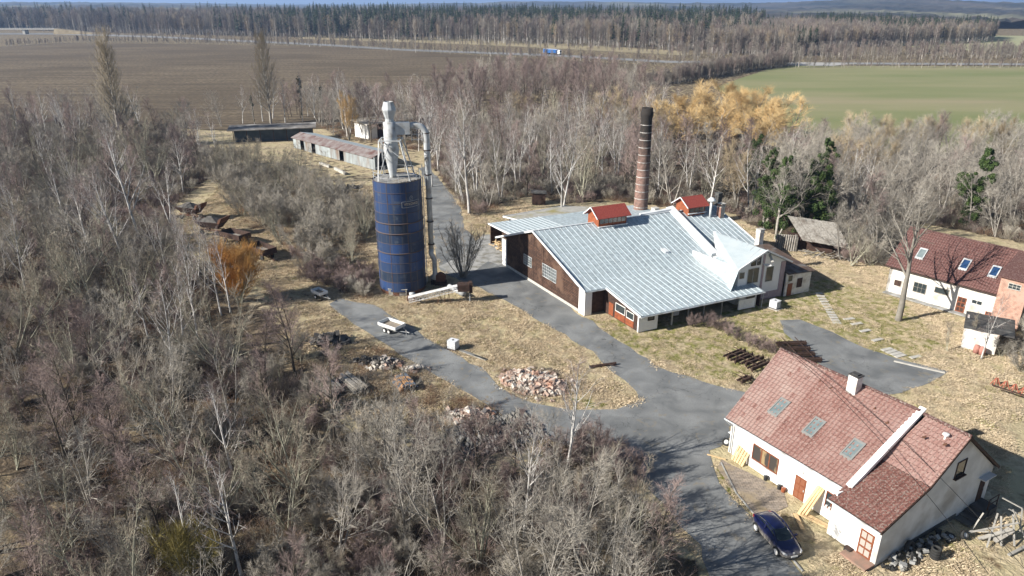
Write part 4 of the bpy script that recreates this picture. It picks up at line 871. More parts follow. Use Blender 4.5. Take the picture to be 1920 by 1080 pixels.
wframe('window', gfn, 8.0, 9.1, 4.5, 5.7, 1, 1, HT, A['dark_rust'], A['glass']); q = MB(); hbox(q, .0, .22, 7.85, 9.25, 4.32, 4.4); q.build('window_sill', A['dark_rust'], HT)
q = MB(); hbox(q, .0, .5, 11.9, 13.5, 2.85, 2.93); q.build('door_canopy', A['grey_plaster'], HT)
q = MB(); hbox(q, -2.0, 0, -1.1, -.02, 0, .18); q.build('doorstep', mat('brick_step', (.34, .20, .15), (.24, .17, .13), 2, .9), HT)
q = MB(); q.lathe([(.0, .0), (.13, .03), (.13, .1), (0, .16)], Hh(-7.6, 1.25, 2.55), 10); q.build('wall_lamp', A['white_paint'], HT)
q = MB(); hbox(q, .0, .05, 3.4, 9.8, .1, .5); 
# steps with rail at the gable door
for k in range(4):
    hbox(q, .02, 1.15, 11.6 - .62 * k, 12.2 - .62 * k, 0, .58 - .14 * k)
hbox(q, .02, 1.2, 12.2, 13.3, 0, .58); q.build('gable_steps', A['tar'], HT)
q = MB()
for b in (12.0, 13.3): q.beam(Hh(1.1, b, .5), Hh(1.1, b, 1.6), .05)
q.beam(Hh(1.1, 12.0, 1.6), Hh(1.1, 13.3, 1.6), .05); q.beam(Hh(1.1, 12.0, 1.1), Hh(1.1, 13.3, 1.1), .05); q.build('handrail', A['dark_rust'], HT)

# ------------------------------------------------------------------ barn with brick tower on the right
BT = thing('stone_barn', B(10, 4, 0), 'whitewashed barn with dark red tiled roof behind the bare yard tree', 'barn', rz=radians(-51.45))
wb = MB(); hbox(wb, 0, 33, 0, .35, 0, 3.95, B); P = [(0, 0), (9.4, 0), (9.4, 3.9), (4.6, 8.0), (0, 3.9)]; wb.solid([B(0, b, z) for b, z in P], [B(.35, b, z) for b, z in P]); wb.build('wall', A['old_wall'], BT)
TM3 = tilemat('dark_red_tiles', [(.09, .045, .04), (.13, .062, .055), (.16, .08, .07), (.21, .12, .105)], (.20, .14, .125))
tiles('tiled_roof', [B(-.5, -.45, 3.75), B(33, -.45, 3.75), B(33, 4.6, 8.15), B(-.4, 4.6, 8.15)], TM3, BT, tw=.32, tl=.4, var=lambda s, t: .45 + mnoise.noise((s * 12, t * 5, 2)) * .35)
tiles('tiled_roof', [B(-.5, 9.8, 3.7), B(33, 9.8, 3.7), B(33, 4.6, 8.15), B(-.4, 4.6, 8.15)], TM3, BT, tw=.6, tl=.6, var=lambda s, t: .4)
q = MB(); q.path([B(-.45, 4.6, 8.2), B(33, 4.6, 8.2)], .13, 8); q.build('ridge_tiles', TM3, BT)
q = MB(); q.tube(B(-.5, -.55, 3.68), B(12.9, -.55, 3.68), .08); q.build('gutter', A['dark_rust'], BT)
q = MB(); hbox(q, 0, 12.9, -.9, 0, 0, .12, B); q.build('apron', A['concrete'], BT)
zb = lambda b: 3.8 + (b + .45) * .871
for a, mg in ((2.3, A['skyglass']), (7.6, mat('blue_reflecting_glass', (.02, .05, .12), rough=.15, spec=.8)), (10.95, bpy.data.materials.get('blue_reflecting_glass') or A['glass'])):
    roofwin(BT, B, zb, a, a + 1.0, 1.1, 2.35, A['steel'], bpy.data.materials['blue_reflecting_glass'] if a > 5 else mg)
bfn = lambda u, d, z: B(u, -d, z)
wframe('window', bfn, .9, 1.8, 1.2, 2.0, 1, 1, BT, A['old_wall'], A['dark_rust'], t=.05)
wframe('window', bfn, 3.4, 4.9, 1.15, 2.4, 3, 2, BT, A['grey_wood'], A['glass'])
wframe('window', bfn, 6.0, 7.6, 1.85, 2.5, 1, 1, BT, A['grey_wood'], A['glass'])
wframe('window', bfn, 10.4, 11.5, 1.75, 2.2, 2, 1, BT, A['old_wall'], A['glass'])
door(BT, bfn, 8.75, 9.8, .1, 2.1, A['door_wood']); door(BT, bfn, 12.1, 12.85, .1, 1.2, mat('orange_door', (.30, .10, .05)))
tw_ = MB(); hbox(tw_, 12.95, 15.9, -.6, 4.5, 0, 6.3, B)
tw_.build('brick_tower', brickmat('orange_brick', (.43, .235, .17), (.36, .19, .135), (.46, .36, .30), .3, .1, rot=(pi/2, 0, 0), msize=.012, stain=(.42, .28, .22)), BT)
q = MB(); t = [B(12.6, -1.0, 6.35), B(18.5, -1.0, 6.35), B(18.5, 4.6, 8.2), B(12.6, 4.6, 8.2)]; q.solid([p - Vector((0, 0, .15)) for p in t], t); q.build('tower_roof', TM3, BT)
tfn = lambda u, d, z: B(u, -.6 - d, z); wframe('window', tfn, 13.9, 15.1, 5.0, 5.6, 3, 2, BT, A['slab'], A['glass'])
q = MB(); hbox(q, 15.95, 16.0, -.55, 4, 0, 3.0, B); q.build('dark_gate', A['dark'], BT)
# white garden shed
S0 = Vector((50.2, 71.9, 0)); sr = Vector((.97, -.24, 0)).normalized(); sw_ = Vector((.30, .954, 0))
def S(a, b, z): return S0 + sr * a + sw_ * b + Vector((0, 0, z))
s1 = G(1801, 652); s2 = G(1852, 663)
sr = (s2 - s1).normalized(); S0 = s1; sw_ = Vector((-sr.y, sr.x, 0)); sl_ = (s2 - s1).length + .6
sd = thing('garden_shed', S(sl_ / 2, 2, 0), 'small whitewashed shed with a sagging tar paper roof near the right edge', 'shed')
q = MB(); hbox(q, 0, sl_, 0, .2, 0, 2.5, S); hbox(q, 0, .2, .2, 5.2, 0, 2.5, S); hbox(q, 0, sl_, 5, 5.2, 0, 2.4, S); q.build('wall', mat('shed_white', (.74, .72, .68), (.62, .58, .53), 1.5, .9, .2, c3=(.50, .38, .31), s3=.6), sd)
q = MB(); 
gn = 7
for i in range(gn):
    for j in range(gn):
        def pt(i, j): return S(-.2 + (sl_ + 1.6) * i / gn, -.05 + 5.6 * j / gn, 2.52 + .16 * mnoise.noise((i * .7, j * .7, 3)))
        t = [pt(i, j), pt(i + 1, j), pt(i + 1, j + 1), pt(i, j + 1)]; q.solid([p - Vector((0, 0, .08)) for p in t], t)
q.build('roof', A['tar'], sd)
for k in range(2):
    q = MB(); p = S(1.5 + k * .55, -.6 - .2 * k, 0); q.lathe([(.0, 0), (.3, .05), (.34, .6), (.28, .95), (.0, 1.0)], p, 10)
    tag(recentre(q.build('barrel', mat('pink_barrel', (.42, .20, .16), (.32, .15, .12), 4, .8) if k == 0 else bpy.data.materials['pink_barrel'], None, True), p), ('faded pink barrel nearest the wall of the garden shed', 'faded pink barrel in front, right of its neighbour at the garden shed')[k], 'barrel')

# ------------------------------------------------------------------ collapsing wooden shack behind the warehouse
k0 = G(1462, 462); k1 = G(1500, 488); kr = (k1 - k0).normalized()
SKX = G(1470, 470); 
def K(a, b, z): return Vector((SKX.x + a * .90 + b * -.05, SKX.y + a * -.42 + b * 1, z))
sk = thing('wooden_shack', K(4, 2, 0), 'collapsing grey plank shack with tilted board roof at the wood edge', 'shed')
q = MB(); t = [K(2.6, .2, 2.0), K(9.8, .5, 1.5), K(8.6, 3.9, 4.5), K(1.2, 3.4, 4.9)]
for k in range(14):
    s0, s1_ = k / 14, (k + .93) / 14; u = [t[0].lerp(t[1], s0), t[0].lerp(t[1], s1_), t[3].lerp(t[2], s1_), t[3].lerp(t[2], s0)]; o_ = Vector((0, 0, R.uniform(0, .08))); q.solid([p + o_ - Vector((0, 0, .05)) for p in u], [p + o_ for p in u])
q.build('board_roof', A['grey_wood'], sk)
q = MB()
for k in range(9): a = -1.4 + k * .36; q.beam(K(a, .0 + .05 * k, 0), K(a + .1, .1 + .05 * k, 2.6), .34, .05)
for k in range(6): q.beam(K(1.9 + .1 * k, .5 + .35 * k, 0), K(1.9 + .1 * k, .5 + .35 * k, 2.3), .3, .05)
q.build('plank_wall', A['grey_wood'], sk)
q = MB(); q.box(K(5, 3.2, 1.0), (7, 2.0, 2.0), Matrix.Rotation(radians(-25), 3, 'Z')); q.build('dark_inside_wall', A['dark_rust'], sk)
q = MB()
for k in range(26): p = K(R.uniform(3, 10), R.uniform(-1.4, .8), R.uniform(.05, .5)); d = Vector((R.uniform(-1, 1), R.uniform(-1, 1), R.uniform(-.2, .3))).normalized() * R.uniform(.6, 1.5); q.beam(p - d, p + d, .2, .05)
q.build('fallen_planks', A['grey_wood'], sk)
q = MB(); hbox(q, 0, 0, 0, 0, 0, 0) if False else None
# small dark hut and the far long sheds
hp = G(1010, 381); ht = thing('small_hut', hp, 'small dark hut in the wood behind the warehouse', 'hut')
q = MB(); q.box(hp + Vector((0, 0, 1.1)), (2.6, 2.2, 2.2)); q.build('wall', A['dark_rust'], ht); q = MB(); q.box(hp + Vector((0, 0, 2.28)), (3.0, 2.6, .12), Matrix.Rotation(.05, 3, 'Y')); q.build('roof', A['tar'], ht)
p0, p1 = G(551, 277), G(700, 318)
e = (p1 - p0); LL = e.length; e.normalize(); nn = Vector((-e.y, e.x, 0))
def S2(a, b, z): return p0 + e * a + nn * b + Vector((0, 0, z))
ls = thing('long_shed', S2(LL / 2, 2.5, 0), 'long corrugated metal shed with rusty and shiny roof strips near the field', 'shed', rz=atan2(e.y, e.x))
corr = mat('old_corrugated', (.33, .37, .38), (.22, .23, .23), .9, .7, .4, 10, c3=(.17, .12, .09), s3=.4, stretch=(1, 1, .25))
q = MB(); k = 0
while k < LL:
    if int(k / 2) not in (1, 4, 11) : q.solid([S2(k, 0, 0), S2(k + 1.9, 0, 0), S2(k + 1.9, .12, 0), S2(k, .12, 0)], [S2(k, 0, 2.9), S2(k + 1.9, 0, 2.9), S2(k + 1.9, .12, 2.9), S2(k, .12, 2.9)])
    k += 1.95
hbox(q, 0, .12, 0, 6.5, 0, 2.9, S2); hbox(q, 0, LL, 6.4, 6.5, 0, 2.9, S2); hbox(q, LL - .12, LL, 0, 1.6, 0, 2.9, S2); q.build('wall', corr, ls)
q = MB(); t = [S2(-.4, -.4, 2.8), S2(LL + .3, -.4, 2.8), S2(LL + .3, 2.6, 3.9), S2(-.4, 2.6, 3.9)]; q.solid([p - Vector((0, 0, .1)) for p in t], t); q.build('rusty_roof', mat('rusty_roof', (.17, .125, .115), (.25, .225, .215), .8, .8, c3=(.12, .06, .05), s3=.5), ls)
q = MB(); t = [S2(-.4, 2.6, 3.9), S2(LL + .3, 2.6, 3.9), S2(LL + .3, 7, 3.1), S2(-.4, 7, 3.1)]; q.solid([p - Vector((0, 0, .1)) for p in t], t); q.build('metal_roof', A['roof_metal'], ls)
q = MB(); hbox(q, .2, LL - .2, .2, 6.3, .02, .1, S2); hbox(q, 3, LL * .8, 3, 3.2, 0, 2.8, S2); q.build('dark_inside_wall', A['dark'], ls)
p0b, p1b = G(440, 268), G(588, 262); e2 = (p1b - p0b); L2_ = e2.length; e2.normalize(); n2 = Vector((-e2.y, e2.x, 0))
def S3(a, b, z): return p0b + e2 * a + n2 * b + Vector((0, 0, z))
l2 = thing('open_shed', S3(L2_ / 2, 3, 0), 'long dark open shed with a weathered flat roof at the field edge', 'shed', rz=atan2(e2.y, e2.x))
q = MB(); t = [S3(-1.5, -1, 3.6), S3(L2_ + 1, -1, 3.6), S3(L2_ + 1, 6, 4.1), S3(-1.5, 6, 4.1)]; q.solid([p - Vector((0, 0, .2)) for p in t], t); q.build('roof', mat('weathered_roof', (.20, .185, .17), (.12, .11, .10), .7, .9, c3=(.36, .35, .33), s3=.3), l2)
q = MB(); hbox(q, 0, L2_, 1.2, 1.4, 0, 3.3, S3); q.build('wall', mat('blue_grey_sheet', (.075, .10, .125), (.045, .06, .075), .6, .7), l2)
for k in range(7): q = MB(); hbox(q, k * L2_ / 6 - .1, k * L2_ / 6 + .1, -.6, -.4, 0, 3.5, S3); q.build('post', A['dark_rust'], l2)
# pale ruined building beyond the silo
p3, p4 = G(692, 262), G(812, 244); e3 = (p4 - p3).normalized(); n3 = Vector((-e3.y, e3.x, 0)); L3_ = (p4 - p3).length
def S4(a, b, z): return p3 + e3 * a + n3 * b + Vector((0, 0, z))
l3 = thing('ruined_barn', S4(L3_ / 2, 3, 0), 'pale flat roofed ruined outbuilding seen just behind the silo cyclone', 'building', rz=atan2(e3.y, e3.x))
q = MB(); hbox(q, 0, .4, 0, 7, 0, 4.5, S4); hbox(q, 0, 3, 0, .4, 0, 4.5, S4); q.build('wall', A['white_wall'], l3)
q = MB(); hbox(q, 3, L3_, .6, 1.0, 0, 4.3, S4); q.build('dark_front', A['dark_rust'], l3)
q = MB(); t = [S4(-1, -1, 4.5), S4(L3_, -1, 4.5), S4(L3_, 8, 5.0), S4(-1, 8, 5.0)]; q.solid([p - Vector((0, 0, .3)) for p in t], t); q.build('roof', mat('pale_roof', (.48, .45, .40), (.33, .29, .23), .8, .9, c3=(.22, .17, .11), s3=.3), l3)
q = MB(); p = S4(L3_ * .48, 4, 4.8); q.path([p, p + Vector((0, 0, 1.4)), p + Vector((.5, 0, 1.9)), p + Vector((1.0, 0, 1.5))], .18, 8); q.build('roof_pipe', A['rust'], l3)
# ------------------------------------------------------------------ power line wires crossing the house
for i, (a, b, lb) in enumerate(((G(1489, 650, 6.5), G(1935, 1100, 4.6), 'thin black overhead wire crossing the house roof on the left'), (G(1512, 652, 6.8), G(1950, 1085, 4.9), 'thin black overhead wire crossing the house roof on the right'))):
    a = Hh(-16.2, 7.6 + .4 * i, 8.3); b = (Hh(6, 1.5, 3.6), Hh(7.0, 4.2, 3.3))[i] ; b = Vector((b.x, b.y, b.z)); pts = [a.lerp(b, t / 12) - Vector((0, 0, .5 * 4 * (t / 12) * (1 - t / 12))) + Vector((0, 0, 1.6 * (4 * (t / 12) * (1 - t / 12)))) for t in range(13)]
    q = MB(); q.path(pts, .02, 4); tag(recentre(q.build('power_line', A['cable']), a), lb, 'wire')
# ------------------------------------------------------------------ car
paint = bpy.data.materials.new('navy_paint'); paint.use_nodes = True
def _paint():
    N = paint.node_tree.nodes; L = paint.node_tree.links; b = N['Principled BSDF']; b.inputs['Roughness'].default_value = .28; b.inputs['Coat Weight'].default_value = .6; b.inputs['Coat Roughness'].default_value = .08
    tc = N.new('ShaderNodeTexCoord'); sp = N.new('ShaderNodeSeparateXYZ'); L.new(tc.outputs['Object'], sp.inputs[0])
    n = N.new('ShaderNodeTexNoise'); n.inputs['Scale'].default_value = 2.5; n.inputs['Detail'].default_value = 6; L.new(tc.outputs['Object'], n.inputs['Vector'])
    ma = N.new('ShaderNodeMath'); ma.operation = 'MULTIPLY_ADD'; ma.inputs[1].default_value = -.5; L.new(n.outputs[0], ma.inputs[0]); L.new(sp.outputs[2], ma.inputs[2])
    r = N.new('ShaderNodeMapRange'); r.inputs[1].default_value = .50; r.inputs[2].default_value = .12; L.new(ma.outputs[0], r.inputs[0])
    mx = N.new('ShaderNodeMix'); mx.data_type = 'RGBA'; L.new(r.outputs[0], mx.inputs[0]); mx.inputs[6].default_value = (.005, .008, .045, 1); mx.inputs[7].default_value = (.26, .235, .20, 1); L.new(mx.outputs[2], b.inputs['Base Color'])
    r2 = N.new('ShaderNodeMapRange'); r2.inputs[3].default_value = .28; r2.inputs[4].default_value = .8; L.new(r.outputs[0], r2.inputs[0]); L.new(r2.outputs[0], b.inputs['Roughness'])
_paint()
CARP = Vector((19.3, 41.35, .02)); CARA = radians(-76)
ca = thing('parked_car', CARP, 'navy blue three door hatchback with dusty lower sides parked on the road by the house', 'car', rz=CARA)
def CM(x, y, z): return CARP + Matrix.Rotation(CARA, 3, 'Z') @ Vector((x, y, z))
def loft(secs, closed=True):
    """secs: list of rings of equal length"""
    mb = MB(); n = len(secs[0])
    for s in secs: mb.v += [tuple(p) for p in s]
    for i in range(len(secs) - 1):
        for k in range(n if closed else n - 1):
            k2 = (k + 1) % n; mb.f.append((i * n + k, i * n + k2, (i + 1) * n + k2, (i + 1) * n + k))
    mb.f.append(tuple(range(n))); mb.f.append(tuple((len(secs) - 1) * n + k for k in reversed(range(n)))); return mb
def subd(o, lv=2):
    md = o.modifiers.new('smooth', 'SUBSURF'); md.levels = lv; md.render_levels = lv; o.data.polygons.foreach_set('use_smooth', [True] * len(o.data.polygons))
st_ = [(-2.12, .50, .72, .52), (-2.08, .38, .98, .70), (-1.85, .24, 1.02, .83), (-1.3, .18, 1.0, .90), (-.3, .17, .96, .91), (.6, .17, .93, .90), (1.2, .19, .86, .89), (1.7, .22, .76, .84), (2.02, .26, .64, .72), (2.12, .36, .52, .50)]
secs = []
for x, zb_, zt, w in st_:
    zm = (zb_ + zt) / 2 + .05
    secs.append([CM(x, y, z) for y, z in ((-w * .86, zb_), (-w, zb_ + .1), (-w * 1.0, zm), (-w * .95, zt - .08), (-w * .72, zt + .02), (0, zt + .05), (w * .72, zt + .02), (w * .95, zt - .08), (w, zm), (w, zb_ + .1), (w * .86, zb_))])
cbod = loft(secs).build('body', paint, ca); subd(cbod)
# greenhouse: glass block and painted roof
gs = [(-1.95, .98, .99, .72), (-1.55, .98, 1.26, .62), (-.9, .96, 1.385, .60), (-.1, .95, 1.40, .60), (.35, .93, 1.32, .62), (1.12, .90, .93, .70)]
ring = []
for x, zb_, zt, w in gs: ring.append([CM(x, y, z) for y, z in ((-w - .16, zb_ - .06), (-w, max(zb_, zt - .06)), (-w * .8, zt), (w * .8, zt), (w, max(zb_, zt - .06)), (w + .16, zb_ - .06))])
g = loft(ring).build('windows', mat('car_glass', (.012, .018, .02), rough=.08, spec=.9), ca); subd(g, 2)
rr_ = []
for x, z, w in ((-1.93, 1.03, .66), (-1.6, 1.235, .60), (-1.2, 1.345, .57), (-.7, 1.395, .56), (-.1, 1.395, .56), (.3, 1.335, .57)):
    rr_.append([CM(x, y, zz) for y, zz in ((-w - .07, z - .07), (-w * .75, z), (0, z + .025), (w * .75, z), (w + .07, z - .07), (0, z - .06))])
o = loft(rr_).build('roof', paint, ca); subd(o)
q = MB()
for s in (-1, 1):
    q.beam(CM(1.12, s * .77, .90), CM(.3, s * .61, 1.31), .07, .05); q.beam(CM(-.45, s * .80, .95), CM(-.5, s * .64, 1.36), .08, .05)
    q.path([CM(.3, s * .645, 1.31), CM(-.6, s * .655, 1.365), CM(-1.45, s * .68, 1.22), CM(-1.9, s * .74, 1.0)], .05, 5)
    q.path([CM(1.1, s * .84, .86), CM(0, s * .845, .92), CM(-1.2, s * .86, .97), CM(-1.75, s * .80, 1.0)], .025, 5)
q.build('pillars', paint, ca)
for x in (-1.27, 1.31):
    for s in (-1, 1):
        q = MB(); c = CM(x, s * .80, .32); ax = (CM(x, s * .9, .32) - CM(x, s * .8, .32)).normalized()
        q.tube(c - ax * .1, c + ax * .115, .325, n=24); w_ = q.build('wheel', A['rubber'], ca); q = MB(); q.tube(c + ax * .10, c + ax * .135, .225, n=20); q.build('rim', A['white_steel'], w_)
        q = MB(); q.tube(c - ax * .05, c + ax * .112, .375, n=24)
        q = MB(); q.path([c + ax * .11 + Matrix.Rotation(CARA, 3, 'Z') @ Vector((cos(t) * .36, 0, sin(t) * .36)) for t in np.linspace(.1, pi - .1, 12)], .035, 5); q.build('wheel_arch', A['rubber'], ca)
for s in (-1, 1):
    q = MB(); q.path([CM(1.72, s * .74, .64), CM(1.92, s * .68, .61), CM(2.06, s * .52, .57)], [.05, .085, .05], 8); q.build('headlight', A['white_steel'], ca, True)
    q = MB(); q.path([CM(-1.88, s * .80, .86), CM(-2.05, s * .66, .86), CM(-2.1, s * .5, .85)], [.05, .08, .04], 8); q.build('tail_light', mat('red_lens', (.35, .02, .03), rough=.2) if s < 0 else bpy.data.materials['red_lens'], ca, True)
    q = MB(); q.box(CM(.78, s * .98, .98), (.12, .2, .13), Matrix.Rotation(CARA, 3, 'Z')); q.build('mirror', paint, ca)
q = MB(); q.path([CM(1.95, -.68, .33), CM(2.1, -.35, .32), CM(2.14, 0, .32), CM(2.1, .35, .32), CM(1.95, .68, .33)], .09, 6); q.build('bumper_grille', A['rubber'], ca)
q = MB(); q.box(CM(2.16, .0, .45), (.03, .52, .12), Matrix.Rotation(CARA, 3, 'Z')); q.build('number_plate', A['white_paint'], ca)
q = MB(); c = CM(2.05, 0, .635); q.tube(c, c + (CM(.3, 0, .4) - CM(0, 0, 0)).normalized() * .06, .075, n=16); q.build('badge', A['steel'], ca)
q = MB(); q.box(CM(.93, .5, .955), (.1, .09, .02), Matrix.Rotation(CARA, 3, 'Z')); q.build('sticker', A['white_paint'], ca)
# ------------------------------------------------------------------ trailers
def trailer(p, ang, L_, W_, axles, label, hdark, h=.38):
    M = Matrix.Rotation(ang, 3, 'Z'); T = lambda x, y, z: p + M @ Vector((x, y, z))
    t = thing('trailer', p, label, 'trailer', rz=ang)
    for x0, x1, y0, y1 in ((-L_ / 2, L_ / 2, -W_ / 2, -W_ / 2 + .04), (-L_ / 2, L_ / 2, W_ / 2 - .04, W_ / 2), (-L_ / 2, -L_ / 2 + .04, -W_ / 2 + .04, W_ / 2 - .04), (L_ / 2 - .04, L_ / 2, -W_ / 2 + .04, W_ / 2 - .04)):
        q = MB(); q.box(T((x0 + x1) / 2, (y0 + y1) / 2, .72 + h / 2), (x1 - x0, y1 - y0, h), M); q.build('side_board', A['cap_metal'], t)
    q = MB(); q.box(T(0, 0, .68), (L_ - .1, W_ - .1, .06), M); q.build('bed', mat('trailer_bed', (.30, .25, .19), (.22, .19, .16), 3, .9) if 'trailer_bed' not in bpy.data.materials else bpy.data.materials['trailer_bed'], t)
    q = MB()
    for s in (-1, 1): q.beam(T(L_ / 2 - .2, s * W_ * .36, .55), T(L_ / 2 + 1.1, 0, .5), .07); q.beam(T(-L_ / 2, s * W_ * .4, .6), T(L_ / 2, s * W_ * .4, .6), .08)
    q.beam(T(L_ / 2 + 1.0, 0, .5), T(L_ / 2 + 1.4, 0, .5), .09); q.tube(T(L_ / 2 + .9, .0, 0.02), T(L_ / 2 + .9, 0, .7), .035); q.build('drawbar', A['steel'], t)
    for ax in axles:
        for s in (-1, 1):
            c = T(ax, s * (W_ / 2 - .02), .29); d = (T(0, s, 0) - T(0, 0, 0)).normalized(); q = MB(); q.tube(c - d * .09, c + d * .09, .29, n=18); w_ = q.build('wheel', A['rubber'], t); q = MB(); q.tube(c + d * .08, c + d * .1, .17, n=14); q.build('rim', A['white_steel'], w_)
    return t
def ang2(a, b): d = G(*b) - G(*a); return atan2(d.y, d.x)
trailer(G(735, 620), ang2((716, 616), (757, 630)) , 2.9, 1.75, (-.35, .35), 'larger silver flatbed trailer with two axles on the gravel track', 0)
trailer(G(600, 558), ang2((585, 550), (612, 562)) , 2.1, 1.25, (0,), 'small silver box trailer with one axle at the far end of the track', 1)
# ------------------------------------------------------------------ liquid containers
def ibc(p, ang, label, marks):
    M = Matrix.Rotation(ang, 3, 'Z'); T = lambda x, y, z: p + M @ Vector((x, y, z)); t = thing('liquid_container', p, label, 'container', 'white caged liquid containers', rz=ang)
    q = MB(); q.box(T(0, 0, .64), (1.08, .92, .95), M); o = q.build('tank', mat('white_plastic', (.74, .75, .76), (.64, .66, .68), 2, .4) if 'white_plastic' not in bpy.data.materials else bpy.data.materials['white_plastic'], t); b = o.modifiers.new('bevel', 'BEVEL'); b.width = .06; b.segments = 3
    q = MB(); q.lathe([(.0, .0), (.12, .0), (.12, .05), (0, .06)], T(0, 0, 1.11), 12); q.build('lid', A['rubber'], t)
    q = MB()
    for x in np.linspace(-.56, .56, 7):
        for y in (-.48, .48): q.beam(T(x, y, .14), T(x, y, 1.14), .022)
    for y in np.linspace(-.48, .48, 6):
        for x in (-.56, .56): q.beam(T(x, y, .14), T(x, y, 1.14), .022)
    for z in (.16, .4, .64, .88, 1.13):
        for a, b_ in (((-.56, -.48), (.56, -.48)), ((.56, -.48), (.56, .48)), ((.56, .48), (-.56, .48)), ((-.56, .48), (-.56, -.48))): q.beam(T(*a, z), T(*b_, z), .022)
    q.build('cage', A['steel'], t)
    q = MB()
    for y in (-.42, 0, .42): q.box(T(0, y, .06), (1.15, .1, .12), M)
    q.build('pallet', A['dark_rust'], t)
    return t
ibc(G(850, 654), radians(-28), 'white caged liquid container standing beside the gravel track', 0)
i2 = ibc(G(1452, 578), radians(-52), 'white caged liquid container standing on pallets by the warehouse corner', 1)
q = MB(); q.box(G(1452, 578) + Vector((0, 0, .03)), (1.6, 1.3, .06), Matrix.Rotation(radians(-52), 3, 'Z')); tag(recentre(q.build('concrete_pad', A['slab']), G(1452, 578)), 'pale concrete pad under the container by the warehouse', None, None, 'structure')
# ------------------------------------------------------------------ lattice conveyor
cv = thing('lattice_conveyor', G(820, 570), 'white lattice conveyor arm on rusty legs in front of the blue silo', 'conveyor')
a0, a1 = G(768, 570) + Vector((0, 0, .35)), G(860, 566) + Vector((0, 0, 1.7)); d = (a1 - a0).normalized(); n_ = Vector((-d.y, d.x, 0)).normalized(); up = d.cross(n_).normalized() * -1
if up.z < 0: up = -up
for s in (-.35, .35):
    q = MB(); q.beam(a0 + n_ * s, a1 + n_ * s, .09); q.beam(a0 + n_ * s + up * .62, a1 + n_ * s + up * .62, .09); k = 14; L_ = (a1 - a0).length
    for i in range(k): p = a0 + n_ * s + d * (L_ * i / k); r = p + d * (L_ / k); q.beam(p + (up * .62 if i % 2 else Vector()), r + (Vector() if i % 2 else up * .62), .045); q.beam(p, p + up * .62, .045)
    q.build('lattice_side', A['white_steel'], cv)
q = MB(); q.beam(a0 + up * .6, a1 + up * .6, .6, .06); q.build('belt', A['white_steel'], cv)
q = MB(); q.box(a1 + d * .75 + up * .25, (1.5, 1.3, .9), Matrix.Rotation(atan2(d.y, d.x), 3, 'Z')); q.box(a1 + d * 1.65 + up * .0, (.45, .9, 1.4), Matrix.Rotation(atan2(d.y, d.x), 3, 'Z')); q.build('drive_head', A['dark_rust'], cv)
q = MB(); p = a1 + d * 1.5; q.beam(Vector((p.x, p.y, 0)), p, .12); q.build('leg', A['steel'], cv)
for k, t in enumerate((.62, .72, .80)):
    p = a0.lerp(a1, t); q = MB(); q.beam(Vector((p.x + (k - 1) * .3, p.y - .5, 0)), p, .05); q.beam(Vector((p.x - (k - 1) * .2, p.y + .5, 0)), p, .05); q.build('leg', A['rust'], cv)
for i, (u, v) in enumerate(((737, 552), (757, 553))):
    p = G(u, v); t = thing('wooden_crate', p, ('pale wooden crate on the left at the foot of the blue silo', 'pale wooden crate with a wider lid, right of its neighbour at the silo foot')[i], 'crate')
    q = MB(); q.box(p + Vector((0, 0, .45)), (1.0, .8, .9)); q.build('box', A['slab'] if i == 0 else A['grey_wood'], t); q = MB(); q.box(p + Vector((0, 0, .93)), (1.15, .95, .07)); q.build('lid', A['slab'], t)
t = thing('scrap_motor', G(773, 562), 'rusty electric motor sitting on junk between the silo and the conveyor', 'motor'); p = G(773, 562)
q = MB(); q.tube(p + Vector((-.35, 0, .75)), p + Vector((.4, .1, .8)), .28, n=14); q.build('housing', A['steel'], t, True); q = MB(); q.box(p + Vector((0, 0, .25)), (1.3, .9, .5)); q.build('base', A['rust'], t)
